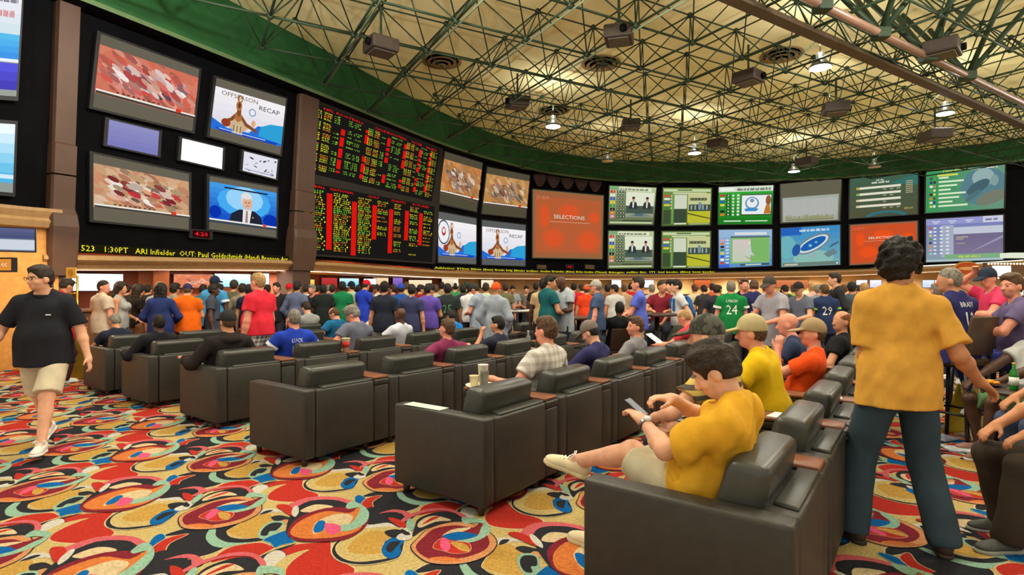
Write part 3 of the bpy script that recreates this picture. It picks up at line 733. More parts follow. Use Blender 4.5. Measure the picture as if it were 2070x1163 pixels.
screen('projection_screen', 'pale blue screen with a ballplayer on green grass', 'screen', [(1452,465),(1559,464),(1559,537),(1452,542)], ballpark(), .95)
screen('projection_screen', 'blue aerial map of an oval race track on a screen', 'screen', [(1578,462),(1697,455),(1697,535),(1579,540)], track_map(), .95)
screen('projection_screen', 'dark olive list screen with four white bars', 'screen', [(1718,362),(1855,348),(1854,433),(1717,442)], entries(), .85)
screen('projection_screen', 'bright orange SELECTIONS screen behind the head of the standing man', 'screen', [(1718,455),(1854,447),(1854,529),(1718,536)], selections((120,110,90), 1.6, .62, .02), .95)
screen('projection_screen', 'green results screen with a yellow slanted title', 'screen', [(1872,342),(2031,327),(2028,421),(1871,431)], results(), .95)
screen('projection_screen', 'lilac table screen, lowest next to the oval sign', 'screen', [(1872,444),(2027,435),(2027,525),(1872,530)], table_tv(), .95)

# odds board: black panel with lit red, yellow and green characters
TEAMS = ['ARI','ATL','BAL','BUF','CAR','CHI','CIN','CLE','DAL','DEN','DET','GB','HOU','IND','JAX','KC','MIA','MIN','NE','NO','NYG','NYJ','OAK','PHI','PIT','SD','SEA','SF','STL','TB','TEN','WAS']
YEL = (226, 222, 40); GRN = (150, 226, 60); REDL = (236, 24, 16); ORL = (240, 150, 30)
def board_art(lower):
    r = random.Random(11 + lower); a = Art(1.9 if not lower else 1.75); a.rect(0, 0, 1, 1, (24, 22, 20))
    if not lower:
        cols = [(.03,.20,0),(.24,.35,1),(.375,.52,0),(.555,.655,1),(.685,.80,0),(.815,.90,1),(.91,.985,0)]
        for x0, x1, t in ((.08,.34,'NFL FOOTBALL'),(.42,.68,'COLLEGE FOOTBALL'),(.72,.82,'SOCCER'),(.86,.96,'RACING')): a.text(t, x0, .945, .035, REDL, w=x1 - x0)
        for bx in (.20,.36,.525,.665,.80,.90):
            y = .88
            while y > .12:
                h = r.choice((.05,.09,.14)); 
                if r.random() < .8: a.rect(bx, max(.1, y - h), bx + .026, y, (206, 20, 14))
                y -= h + .03
        y = .90
        row = 0
        while y > .06:
            gap = row % 5 == 4
            if not gap:
                for x0, x1, k in cols:
                    c = r.choice((YEL, YEL, GRN, GRN, ORL)); w = x1 - x0 - .01
                    if k == 0:
                        a.text('%d' % r.randint(100, 999), x0, y, .022, c, w=w*.28); a.text(r.choice(TEAMS), x0 + w*.36, y, .022, r.choice((YEL, ORL)), w=w*.3)
                        if r.random() < .7: a.text('%+d' % r.choice((-3,-7,3,6,10,-14)), x0 + w*.74, y, .022, GRN, w=w*.24)
                    elif r.random() < .8:
                        a.text(r.choice(('-110  O  44','+3  -110','EVEN  U 51','-7  -115')), x0, y, .022, GRN, w=w*r.uniform(.7, 1))
            y -= .031; row += 1
    else:
        for x0, x1, t in ((.01,.14,'BASEBALL'),(.17,.32,'NATIONAL'),(.42,.5,'GOLF'),(.6,.72,'FIGHTS'),(.78,.94,'FUTURES')): a.text(t, x0, .95, .035, REDL, w=x1 - x0)
        for bx, b0, b1 in ((.15,.08,.9),(.31,.02,.84),(.455,.3,.84),(.585,.1,.82),(.72,.34,.84),(.85,.28,.84)): a.rect(bx, b0, bx + .034, b1, (206, 20, 14))
        y = .9; row = 0
        while y > .04:
            for x0, x1, dens in ((.015,.145,1),(.19,.305,1),(.35,.45,.95),(.49,.575,.8 if y > .3 else 0),(.625,.69,.9),(.76,.845,.85 if y > .25 else .2),(.888,.985,.85 if y > .25 else .2)):
                if r.random() < dens and not (row % 4 == 3 and x0 > .48):
                    c = r.choice((YEL, YEL, GRN, ORL)); w = x1 - x0
                    a.text(r.choice(('%d %s' % (r.randint(900, 990), r.choice(TEAMS)), '%s %+d' % (r.choice(TEAMS), r.randint(100, 300)), '%d-1' % r.randint(2, 50))), x0, y, .022, c, w=w*r.uniform(.7, 1))
            y -= .031; row += 1
    return a
q_up = [(626,203),(889,304),(871,408),(608,346)]; q_lo = [(607,366),(878,418),(872,530),(606,512)]
c0 = wall_hit(745, 380, .05); odds = empty('odds_board', c0); tag(odds, 'tall black odds board full of red and yellow lit characters', 'board')
Q = [wall_hit(x, y, .02) for x, y in ((624,199),(891,301),(875,534),(605,516))]; nn = (Q[1]-Q[0]).cross(Q[3]-Q[0]).normalized()
if nn.dot(Vector((0,0,EYE)) - c0) < 0: nn = -nn
c0 = sum(Q, Vector()) / 4; odds.location = c0; Q = flatten([p - c0 for p in Q], nn); m_ = MB(); m_.hexa([Q[3],Q[2],Q[2]+nn*.12,Q[3]+nn*.12,Q[0],Q[1],Q[1]+nn*.12,Q[0]+nn*.12]); m_.build('board_case', mat('board_black', (38, 34, 30), .6, .3), odds)
for nm, q, lo in (('upper_panel', q_up, 0), ('lower_panel', q_lo, 1)):
    Art_build(board_art(lo), nm, [p + nn * .124 for p in flatten([wall_hit(x, y, .14) - c0 for x, y in q], nn)], odds, 1.15, c0)

def led_strip(label, segs, text, rows_y, aspect):
    root = empty('led_ticker', wall_hit(*segs[0][0])); tag(root, label, 'sign')
    c = root.location.copy()
    for k, (q, t) in enumerate(zip(segs, text)):
        a = Art(aspect[k]); a.rect(0, 0, 1, 1, (26, 24, 10)); 
        vs, fs, tw = text_faces(t)
        a.text(t, .01, .22, .62, (236, 222, 40), w=.98)
        P = [wall_hit(x, y, .14) - c for x, y in q]; pc = sum(P, Vector()) / 4; pn = (P[1]-P[0]).cross(P[3]-P[0]).normalized()
        if pn.dot(Vector((0,0,EYE)) - c) < 0: pn = -pn
        P = [p + pc for p in flatten([p - pc for p in P], pn)]; B = [p - pn * .12 for p in P]
        m = MB(); m.hexa([B[3], B[2], P[2], P[3], B[0], B[1], P[1], P[0]]); m.build('ticker_case', m_black, root)
        Art_build(a, 'lit_text', [p + pn * .004 for p in P], root, 1.25, c)
led_strip('yellow lettered ticker under the screens with the news presenter', [[(157,492),(585,518),(585,532),(157,511)]], ['523   1:30PT   ARI Infielder  OUT: Paul Goldschmidt (Hand) Bronson Arr'], None, [26])
led_strip('long thin yellow lettered ticker under the orange screen', [[(876,538),(1062,545),(1062,551),(876,545)], [(1062,545),(1228,548),(1228,554),(1062,551)], [(1228,548),(1446,547),(1446,553),(1228,554)]],
          ['Athletics: lI1lnm lltlnm (llnm) Ilrmln Imlg (Illmilr)', 'Imllmr: Imtlm Ilrtmlm (Rlm) Ilrlm Imtlm (Tlmml)', 'Rlmgm: mlIlm Ilm  ITI  lmI lmtlm (Elm) lmtt lmrlm'], None, [34, 34, 34])
_a = Art(2.4); _a.rect(0,0,1,1,(40,6,8)); _a.text('4:20', .12, .25, .55, (255, 40, 50), w=.75)
screen('wall_clock', 'red lit digital clock reading 4:20 below the news presenter screen', 'clock', [(385,465),(420,468),(420,482),(385,479)], _a, 1.3, thick=.08, picture_name='digits')
_a = Art(2.4); _a.rect(0,0,1,1,(40,6,8)); _a.text('4:20', .12, .25, .55, (255, 40, 50), w=.75)
screen('wall_clock', 'tiny red lit digital clock below the tall orange screen', 'clock', [(1144,536),(1156,536.4),(1156,543),(1144,542.6)], _a, 1.3, thick=.08, picture_name='digits')
for px, lb in ((1092, 'small brown speaker grille below the orange screen, nearer the odds board'), (1190, 'small brown speaker grille below the orange screen, nearer the green screens')):
    q = [wall_hit(x, y, .02) for x, y in ((px-10,535),(px+10,536),(px+10,544.5),(px-10,543.5))]
    c = sum(q, Vector()) / 4; nn = -(q[1]-q[0]).cross(q[3]-q[0]).normalized()
    if nn.dot(Vector((0,0,EYE)) - c) < 0: nn = -nn
    r_ = empty('wall_speaker', c); tag(r_, lb, 'speaker'); q = [p - c for p in q]
    m_ = MB(); m_.hexa([q[3],q[2],q[2]+nn*.1,q[3]+nn*.1,q[0],q[1],q[1]+nn*.1,q[0]+nn*.1]); m_.build('case', m_bezel, r_)
    m_ = MB(); 
    for k in range(5):
        t0, t1 = k/5 + .03, (k+1)/5 - .03
        L = lambda t, s: (q[3]*(1-t) + q[0]*t)*(1-s) + (q[2]*(1-t) + q[1]*t)*s
        m_.hexa([L(t0,.05)+nn*.1, L(t0,.95)+nn*.1, L(t0,.95)+nn*.13, L(t0,.05)+nn*.13, L(t1,.05)+nn*.1, L(t1,.95)+nn*.1, L(t1,.95)+nn*.13, L(t1,.05)+nn*.13])
    m_.build('grille', mat('speaker_brown', (116, 96, 64), .7), r_)
# draped valance above the orange screen
val = empty('valance', wall_hit(1149, 368, .1)); tag(val, 'dark plum draped valance with five swags above the orange screen', 'valance')
c = val.location.copy(); m_dr = mat('plum_drape', (70, 52, 54), .8, .2, noise=.15, nscale=6)
for k in range(5):
    x0, x1 = 1078 + k*28, 1078 + k*28 + 27; yt = 348 + k*2.7
    V = []; Q_ = []; nu, nv = 8, 6
    for i in range(nv + 1):
        for j in range(nu + 1):
            s = j / nu; t = i / nv; sag = 4 * s * (1 - s)
            x = x0 + (x1 - x0) * s; y = yt + 4 + t * (8 + 18 * sag)
            p = wall_hit(x, y, .12 + .16 * sag * (.4 + .6 * t) + .03 * math.sin(t * 12)); V.append(p - c)
    for i in range(nv):
        for j in range(nu): b = i*(nu+1) + j; Q_.append((b, b+1, b+nu+2, b+nu+1))
    link('swag', mesh_from('swag', V, Q_), val, m_dr, True)
# ------------------------------------------------------------------ columns
def column(name, px0, px1, z_top, kind_label, depth=.5, flare_z=3.05, low=1.95, grow=.35):
    a = wall_hit(px0, 400); b = wall_hit(px1, 400)
    a = Vector((a.x, a.y, 0)); b = Vector((b.x, b.y, 0)); t = (b - a).normalized(); n = Vector((t.y, -t.x, 0)); w = (b - a).length
    root = empty(name, (a + b) / 2); tag(root, kind_label, 'column', kind='structure')
    M = Matrix(((t.x, n.x, 0, 0), (t.y, n.y, 0, 0), (0, 0, 1, 0), (0, 0, 0, 1)))
    def seg(nm, prof):   # prof: list of (half width, depth, z)
        m = MB()
        rings = []
        for hw, dp, z in prof:
            dp = dp + max(0, z - 2.3) * LEAN
            rings.append([m.bm.verts.new(M @ Vector(p)) for p in ((-hw, -.6, z), (hw, -.6, z), (hw, dp*.8, z), (hw*.86, dp, z), (-hw*.86, dp, z), (-hw, dp*.8, z))])
        for A, B in zip(rings[:-1], rings[1:]):
            for i in range(6): j = (i + 1) % 6; m.bm.faces.new((A[i], A[j], B[j], B[i]))
        m.bm.faces.new(rings[-1]); m.bm.faces.new(rings[0][::-1])
        m.build(nm, m_brown, root)
    h = w / 2
    seg('upper_shaft', [(h, depth, 4.32), (h, depth, (4.32+z_top)/2), (h, depth, z_top)])
    seg('middle_shaft', [(h*1.06, depth + .05, 3.72), (h*1.06, depth + .05, 4.28), (h, depth, 4.32)])
    seg('lower_shaft', [(h*1.06, depth + .05, flare_z), (h*1.06, depth + .05, 3.69)])
    seg('capital', [(h*1.08, depth + .1, low - .2), (h*1.25, depth + .16, low + .3), (h*1.25, depth + .18, low + .75), (h*1.18, depth + .12, flare_z - .12), (h*1.06, depth + .05, flare_z)])
    seg('pedestal', [(h*1.1, depth + .12, 0), (h*1.1, depth + .12, .3), (h*.95, depth, .34), (h*.95, depth, low - .2)])
    return root
column('column', 94, 142, 7.3, 'brown moulded column between the cut screens and the screen bank', .12)
column('column', 588, 626, 7.3, 'brown moulded column beside the odds board', .06, 3.3, 2.2)

# near section left of the column: tan wall with cornice under the cut screens
sA = empty('betting_booth', (-9.0, 9.8, 0)); tag(sA, 'warm tan booth wall with a deep cornice below the cut screens', 'booth')
_c = sA.location
def booth_pt(i, a, z): return Vector((WC[i,0] + WN[i,0]*a, WC[i,1] + WN[i,1]*a, z)) - _c
_pf = [(.5, 2.62), (.62, 2.66), (.66, 2.78), (.60, 2.84), (.66, 2.96), (.66, 3.02), (0, 3.06)]
_V = []; _Q = []
for i in range(0, 12):
    for a, z in _pf: _V.append(booth_pt(i, a - .3, z))
for i in range(11):
    for k in range(6): _Q.append((i*7 + k, (i+1)*7 + k, (i+1)*7 + k + 1, i*7 + k + 1))
link('cornice', mesh_from('cornice', _V, _Q), sA, m_tan)
_V = []; _Q = []
for i in range(0, 12): _V += [booth_pt(i, .2, 0), booth_pt(i, .2, 2.62)]
for i in range(11): _Q.append((2*i, 2*i+2, 2*i+3, 2*i+1))
link('booth_wall', mesh_from('booth_wall', _V, _Q), sA, mat('warm_tan_wall', (214, 150, 78), .6, .3, noise=.08))
area_light('booth_downlight', (-7.9, 9.9, 2.55), .5, 40, (1, .75, .45))

def flat_sign(name, label, cat_, d, box, art, strength, thick=.06, m=None, part='face', turn=0.0):
    """upright board facing the hall at one distance; box = photo pixels x0 y0 x1 y1"""
    x0, y0, x1, y1 = box
    c = at((x0 + x1) / 2, (y0 + y1) / 2, d); w = (x1 - x0) / F * d / 2; h = (y1 - y0) / F * d / 2
    root = empty(name, c); tag(root, label, cat_)
    t = Vector((math.cos(turn), math.sin(turn), 0)); n = Vector((t.y, -t.x, 0)); u = Vector((0, 0, 1))
    w = w / max(.3, abs(math.cos(turn)))
    P = [-t*w + u*h, t*w + u*h, t*w - u*h, -t*w - u*h]; e = .02
    E = [-t*(w+e) + u*(h+e), t*(w+e) + u*(h+e), t*(w+e) - u*(h+e), -t*(w+e) - u*(h+e)]
    mb = MB(); mb.hexa([E[3]-n*thick, E[2]-n*thick, E[2], E[3], E[0]-n*thick, E[1]-n*thick, E[1], E[0]]); mb.build('case', m or m_bezel, root)
    o = art.build(part, [p + n*.003 + c for p in P], None, strength); o.data.transform(Matrix.Translation(-c)); o.parent = root
    return root
_a = Art(1.5); _a.rect(0, 0, 1, 1, (110, 120, 140)); _a.grad(0, .55, 1, 1, (70, 80, 120), (96, 100, 140), 3); _a.rect(0, .05, 1, .5, (206, 214, 226))
flat_sign('television', 'small television with a dark upper half on the tan booth wall', 'television', 9.2, (-20, 461, 49, 507), _a, 1.0, turn=R(64)*.55)
_a = Art(1.6); _a.rect(0, 0, 1, 1, (240, 150, 50)); _a.rect(.02, .05, .98, .95, (236, 150, 60)); _a.text('<<', .3, .25, .5, (250, 244, 236), w=.4, res=2)
flat_sign('arrow_sign', 'orange lit sign with white double arrows at the picture edge', 'sign', 6.6, (-6, 524, 23, 547), _a, .9)
# below the ledge: televisions and pictures on the back wall
def back_tv(px, py, w, h, label, art, strength=1.2, d=None):
    # on the wall behind the windows
    dr = Vector(((px - CX) / F, 1, 0)); best = None
    for i in range(I0, len(WC) - 1):
        a, b = bw(i, 0), bw(i + 1, 0); M2 = np.array([[dr.x, a.x - b.x], [1, a.y - b.y]])
        try: s = np.linalg.solve(M2, [a.x, a.y])
        except Exception: continue
        if 0 <= s[1] <= 1 and s[0] > 0: best = (s[0], i); break
    if best is None: return
    dd, i = best; dd -= .35
    t = (bw(i + 1, 0) - bw(i, 0)).normalized()
    return flat_sign('television', label, 'television', dd, (px - w/2, py - h/2, px + w/2, py + h/2), art, strength, turn=math.atan2(t.y, t.x) * .8)
ORD_ = ('first', 'second', 'third')
def plain(c0, c1, asp=1.6):
    a = Art(asp); a.grad(0, 0, 1, 1, c0, c1, 4); return a
_W0, _W1 = (226, 226, 244), (252, 252, 255)
back_tv(206, 571, 66, 34, 'bright white purple framed television behind the man in the beige shirt', plain(_W0, _W1), 1.4)
back_tv(392, 568, 46, 26, 'television with a red and orange football picture under the ledge', blurred_game(9, (214,120,80), GAME1, frame=(214,120,80), n=60, y0=0, y1=1, ticker=False), 1.2)
back_tv(471, 567, 44, 26, 'bright television under the ledge, second from the brown odds board column', plain((150, 214, 244), _W1), 1.4)
back_tv(528, 566, 20, 26, 'bright narrow television under the ledge behind the red shirted man', plain(_W0, _W1), 1.4)
back_tv(706, 572, 28, 18, 'cyan television behind the crowd under the odds board', plain((90, 190, 226), (206, 236, 244)), 1.2)
back_tv(748, 572, 19, 16, 'small white television behind the crowd under the odds board', plain(_W0, _W1), 1.3)
for px, w, c0, c1, lb in ((1246, 20, (236,236,240), (250,250,255), 'small white television behind the blue polo shirt'), (1312, 20, (226,236,250), (250,250,255), 'small white television with a blue edge behind the windows near the race screens'),
        (985, 24, (226,200,160), (244,226,196), 'small cream picture panel behind the clerks'), (1360, 30, (206,96,40), (226,120,60), 'orange brown picture panel behind the backpack wearer'), (1420, 34, (196,84,40), (222,116,66), 'rust picture panel behind the betting windows'),
        (1600, 60, (190,96,60), (214,130,80), 'wide rust picture panel under the half lit screen'), (1508, 26, (244,214,170), (250,236,206), 'cream lit panel beyond the green jersey'), (1742, 18, (226,226,250), (250,250,255), 'small white television near the standing man, first'),
        (1770, 18, (206,206,244), (244,244,255), 'small lilac white television near the standing man, second'), (1880, 22, (190,206,236), (226,236,250), 'small pale blue television beside the oval sign, upper'), (1905, 22, (226,236,250), (250,250,255), 'bright television beside the oval sign'), (850, 40, (236,196,150), (250,226,190), 'cream lit wall panel behind the crowd')):
    back_tv(px, 574, w, 15, lb, plain(c0, c1), 1.15)  # wall and picture panels glow like the televisions, their brightness is emission
for px, w, h, c0, c1, lb in ((626, 13, 13, (236,190,60), (250,226,120), 'small yellow lit notice behind the crowd next to the brown column'), (770, 24, 20, (236,190,140), (250,220,180), 'cream orange lit panel behind the black polo'), (804, 16, 20, (110,80,170), (150,120,206), 'narrow purple lit panel behind the blue knit cap'), (666, 22, 20, (170,40,44), (196,60,56), 'deep red lit panel behind the black tee'), (910, 30, 18, (244,206,160), (252,232,206), 'pale cream lit panel behind the green capped guest')):
    back_tv(px, 572, w, h, lb, plain(c0, c1), 1.0)  # glowing panels added to brighten the wall behind the crowd
# upright wooden panels beside the first television
m_wp = mat('wooden_wall_panel', (150, 84, 46), .5, .3, noise=.12, nscale=3)
for k, px in enumerate((266, 296, 326)):
    p = at(px, 590, 13.2); m = MB(); m.box((-.165, 0, -.75), (.165, .05, .75), None, .012); o = m.build('wall_panel', m_wp); o.location = p; o.rotation_euler = (0, 0, R(40))
    tag(o, 'upright brown wooden panel behind the far queue, %s from the bright television' % ORD_[k], 'panel', 'wooden wall panels')

# ------------------------------------------------------------------ space frame under the ceiling
m_rod = mat('dark_green_steel', (34, 54, 36), .55, .35, noise=.1, nscale=3)
m_pipe = mat('pale_conduit', (120, 136, 112), .45, .4, noise=.05)
g1 = Vector((-.493, .870, 0)); g2 = Vector((.870, .493, 0)); MOD = 1.72; ZB, ZT = 7.15, 8.35
wallpoly = [(WC[i,0] + WN[i,0]*1.0, WC[i,1] + WN[i,1]*1.0) for i in range(len(WC))] + [(30, 24), (30, -4), (-8, -4)]
def inside(x, y, P=wallpoly):
    c = False; n = len(P)
    for i in range(n):
        (x0, y0), (x1, y1) = P[i - 1], P[i]
        if (y0 > y) != (y1 > y) and x < (x1 - x0) * (y - y0) / (y1 - y0) + x0: c = not c
    return c
o1 = Vector((-2.03, 13.2, 0))
rods = []
def node(i, j, top):
    s = .5 if top else 0
    p = o1 + g1 * (MOD * (i + s)) + g2 * (MOD * (j + s)); p.z = ZT if top else ZB
    return p
ok = {}
for top in (0, 1):
    for i in range(-14, 22):
        for j in range(-14, 30):
            p = node(i, j, top)
            if inside(p.x, p.y) and p.y > -1 and abs(p.x) < p.y * 1.05 + 4: ok[(i, j, top)] = p
for (i, j, top), p in ok.items():
    for di, dj in ((1, 0), (0, 1)):
        q = ok.get((i + di, j + dj, top))
        if q: rods.append((p, q, .028 if not top else .02))
    if not top:
        for di, dj in ((0, 0), (-1, 0), (0, -1), (-1, -1)):
            q = ok.get((i + di, j + dj, 1))
            if q: rods.append((p, q, .0165))
frame = empty('space_frame', (0, 0, 0)); tag(frame, 'dark green steel space frame under the cream ceiling', 'truss')
def in_view(p): 
    if p.y < 1: return False
    x = CX + F * p.x / p.y; y = Y0 - F * (p.z - EYE) / p.y
    return -60 < x < 2130 and -60 < y < 400
def score(r): 
    m = (r[0] + r[1]) / 2
    return r[2] / max(m.y, 1) if in_view(m) else 0
rods.sort(key=score, reverse=True)
for a, b, r in rods[:290]:
    m = MB(); m.tube(a, b, r, 6); m.build('rod', m_rod, frame, True)
m = MB()
for a, b, r in rods[290:]: m.tube(a, b, r, 5, caps=False)
tag(m.build('far_rods', m_rod, frame, True), kind='stuff')
m = MB()
for (i, j, top), p in ok.items():
    if in_view(p) and p.y < 26: m.ball(p, (.075,)*3, u=8, v=5)
tag(m.build('node_balls', m_rod, frame, True), kind='stuff')
# heavy pipe girder near the camera's right
g3 = Vector((.847, .529, 0))
gird = empty('pipe_girder', (0, 0, 0)); tag(gird, 'heavy pipe girder with thick diagonals crossing the ceiling', 'girder')
def line_at(px, py, z):
    d = (z - EYE) * F / (Y0 - py); return Vector(((px - CX) / F * d, d, z))
A = line_at(1641, 0, 6.7); B = line_at(2070, 209, 6.7); dv = (B - A).normalized(); Bx = B + dv * 4; Ax = A - dv * 3
m = MB(); m.tube(Ax, Bx, .075, 12); m.build('lower_pipe', mat('red_lit_pipe', (122, 92, 76), .4, .45, noise=.1, nscale=2), gird, True)  # reddish light on the pipe put into its colour
nrm = Vector((-dv.y, dv.x, 0))
m = MB(); m.tube(Ax + nrm*.11 + Vector((0,0,.03)), Bx + nrm*.11 + Vector((0,0,.03)), .035, 8); m.build('conduit', m_pipe, gird, True)
for s in (0, 1, 2, 3, 4):
    p = Ax + dv * (1.2 + s * 2.15)
    for q in (p + Vector((0,0,1.75)) + nrm*1.1 + dv*.8, p + Vector((0,0,1.75)) - nrm*1.1 + dv*.8, p + Vector((0,0,1.75)) - nrm*1.1 - dv*.8, p + Vector((0,0,1.75)) + nrm*1.1 - dv*.8):
        m = MB(); m.tube(p, q, .06, 10); m.build('diagonal', m_rod, gird, True)
    m = MB(); m.box((-.14,-.14,-.12), (.14,.14,.1), Matrix.Translation(p), .03); m.build('joint_plate', m_rod, gird)
g_b = empty('pipe_girder', (0, 0, 0)); tag(g_b, 'flat dark girder running beside the heavy pipe girder', 'girder')
A = line_at(1483, 0, 7.0); B = line_at(2070, 255, 7.0); dv = (B - A).normalized(); Ax = A - dv*2; Bx = B + dv*4
M = Matrix.Translation((Ax + Bx) / 2) @ Matrix.Rotation(math.atan2(dv.y, dv.x), 4, 'Z'); L = (Bx - Ax).length / 2
m = MB(); m.box((-L, -.13, -.04), (L, .13, .02), M); m.box((-L, -.02, 0), (L, .02, .16), M); m.build('flange', mat('brown_steel', (70, 54, 40), .5, .4, noise=.1), g_b)
for z_, nm in ((.14, 'upper_rail'),):
    m = MB(); m.tube(Ax + Vector((0,0,.6)), Bx + Vector((0,0,.6)), .03, 8); m.build(nm, m_rod, g_b, True)
s = 0.0
while s < 2*L:
    p = Ax + dv*s; m = MB(); m.tube(p, p + dv*.8 + Vector((0,0,.6)), .02, 6); m.tube(p + dv*.8 + Vector((0,0,.6)), p + dv*1.6, .02, 6); m.build('lacing', m_rod, g_b, True); s += 1.6
# long conduits clipped under some chords
for k, j in enumerate((-1, 0, 1, 2)):
    m = MB(); 
    a = node(-6, j, 0) + Vector((.07, 0, -.06)); b = node(9, j, 0) + Vector((.07, 0, -.06)); 
    while not inside(b.x, b.y): b = b - g1 * .5
    m.tube(a, b, .022, 6); tag(m.build('conduit', m_pipe, None, True), ('pale conduit under the space frame chord nearest the odds board', 'pale conduit under the second space frame chord', 'pale conduit under the third space frame chord', 'pale conduit under the fourth space frame chord, over the lamps')[k], 'pipe')

# pendant lamps
m_lamp = mat('lamp_housing', (70, 74, 66), .4, .5); m_lit = glow('lamp_lens', (255, 248, 236), 14.0); m_unlit = mat('unlit_lens', (206, 186, 150), .4, .4)
LAMP_LAB = ['large lit white pendant lamp near the heavy pipe girder', 'lit white pendant lamp high near the picture edge', 'unlit tan pendant lamp beside a projector', 'lit pendant lamp above the tall orange screen', 'lit pendant lamp over the race screens', 'dim pendant lamp against the green fascia', 'lit pendant lamp in front of the green fascia', 'dim pendant lamp above the olive list screen']
for (px, py, lit), lb in zip(LAMPS_VIEW, LAMP_LAB):
    p = lamp_pos(px, py); root = empty('pendant_lamp', p); tag(root, lb, 'lamp', 'pendant lamps')
    m = MB(); m.lathe([(.26,.0),(.27,.02),(.22,.08),(.13,.2),(.10,.22),(.10,.36),(.04,.38)], n=20); m.build('shade', m_lamp, root, True)
    m = MB(); m.lathe([(.25,-.012),(.25,.0)], n=20); m.build('lens', m_lit if lit else m_unlit, root, True)
    m = MB(); m.tube((0,0,.38), (0,0,1.5), .012, 6); m.build('rod', m_rod, root, True)
# projectors hung from the frame
m_proj = mat('projector_case', (58, 48, 42), .5, .3); m_proj2 = mat('projector_grille', (88, 84, 76), .6, .3)
PROJ = [(770, 95, 12.6, .62, 'brown projector nearest the fascia over the odds board'), (1251, 72, 12.4, .62, 'grey projector at the upper middle of the ceiling'), (1513, 158, 15, .62, 'dark projector in front of the large lit lamp'), (1046, 208, 17, .62, 'dark projector above the valance'), (1275, 253, 19.5, .62, 'dark projector left of the far lamps over the first race screen'), (1450, 291, 22, .62, 'small dark projector near the lamp over the race screens'), (1905, 100, 12.3, .72, 'large dark projector beyond the heavy pipe girder'), (1890, 275, 17, .75, 'dark projector just above the fascia near the results screen'), (1690, 220, 16, .6, 'dark projector behind the unlit tan lamp'), (1630, 327, 24, .75, 'small dark projector beside the fascia lamp')]
for px, py, d, w, lb in PROJ:
    p = at(px, py, d); root = empty('projector', p, math.atan2(p.y - 18, p.x - 4) + R(90)); tag(root, lb, 'projector', 'ceiling projectors')
    m = MB(); m.box((-w/2, -.32, -.14), (w/2, .32, .16), None, .04); m.build('case', m_proj, root)
    m = MB(); m.box((-w*.36, -.25, -.165), (w*.36, .25, -.14), None, .01); m.build('underside_grille', m_proj2, root)
    m = MB(); m.tube((w*.2, -.32, 0), (w*.2, -.40, 0), .08, 12); m.build('lens', m_black, root, True)
    m = MB(); m.tube((0,0,.16), (0,0,.9), .03, 8); m.box((-.12,-.12,.15), (.12,.12,.2)); m.build('hanger', m_rod, root)
# round ceiling air outlets
for px, py, lb in ((893, 122, 'round tan ceiling air outlet above the conduits'), (1215, 127, 'round tan ceiling air outlet in the middle of the ceiling'), (1580, 110, 'round tan ceiling air outlet near the big lamp'), (1120, 222, 'small round ceiling air outlet above the lit far lamp')):
    d = (8.6 - EYE) * F / (Y0 - py); root = empty('air_outlet', ((px - CX) / F * d, d, 8.6)); tag(root, lb, 'vent', 'round air outlets')
    for k, r in enumerate((.62, .46, .3, .14)):
        m = MB(); m.lathe([(r, -.02 - .045*k), (r, -.05 - .045*k), (r - .1, -.02 - .045*k)], n=24); m.build('ring', mat('outlet_tan', (150, 126, 86), .6, .2), root, True)
# ------------------------------------------------------------------ rows of leather armchairs
AX = Vector((-.803, .596, 0)); BX = Vector((.596, .803, 0)); ROWZ = math.atan2(BX.y, BX.x)
ROWS = [(.379, 2.24), (2.325, 2.82), (4.18, 2.69), (6.05, 2.86), (7.78, 2.85), (9.18, 2.82)]
PITCH = .94; NCOLS = [7, 7, 6, 7, 6, 5]
def rowpt(r, b, a, z=0.0):
    A, B = ROWS[r]; p = AX * (A + a) + BX * (B + b); p.z = z; return p
m_leather = mat('dark_brown_leather', (47, 44, 39), .45, .45, noise=.08, nscale=14, bump=.12, bscale=180)
m_leather2 = mat('leather_top_sheen', (54, 55, 50), .36, .5, noise=.06, nscale=14, bump=.08, bscale=180)  # green sheen reflected on the chair tops, put into the leather colour
m_wood = mat('red_brown_wood', (132, 80, 54), .35, .4, noise=.15, nscale=6)
m_legw = mat('dark_wood_leg', (60, 40, 28), .5, .3)
def make_chair():
    root = empty('armchair')
    m = MB(); m.box((0, 0, .07), (.125, .88, .665), None, .022, 3); m.build('arm', m_leather, root, True)
    m = MB(); m.box((.128, 0, .07), (.75, .165, .655), None, .018, 2); m.build('back_panel', m_leather, root, True)
    m = MB(); m.hexa([(.19,.012,.655),(.745,.012,.655),(.745,.115,.655),(.21,.115,.655),(.20,.018,.672),(.74,.018,.672),(.74,.11,.672),(.215,.11,.672)], .006); m.build('back_ledge', m_leather2, root, True)
    m = MB()
    m.hexa([(.125,.15,.54),(.75,.15,.54),(.75,.37,.50),(.125,.37,.50),(.125,.10,.822),(.75,.10,.822),(.75,.275,.838),(.125,.275,.838)], .045, 4); m.build('headrest', m_leather2, root, True)
    m = MB(); m.box((.13, .26, .22), (.748, .86, .385), None, .04, 3); m.build('seat_cushion', m_leather, root, True)
    m = MB(); m.box((.13, .165, .07), (.748, .84, .22), None, .012, 2); m.build('base', m_leather, root, True)
    for x, y in ((.06, .07), (.70, .07), (.06, .80), (.70, .80)):
        m = MB(); m.tube((x, y, 0), (x, y, .075), .022, 8, .03); m.build('leg', m_legw, root, True)
    return root
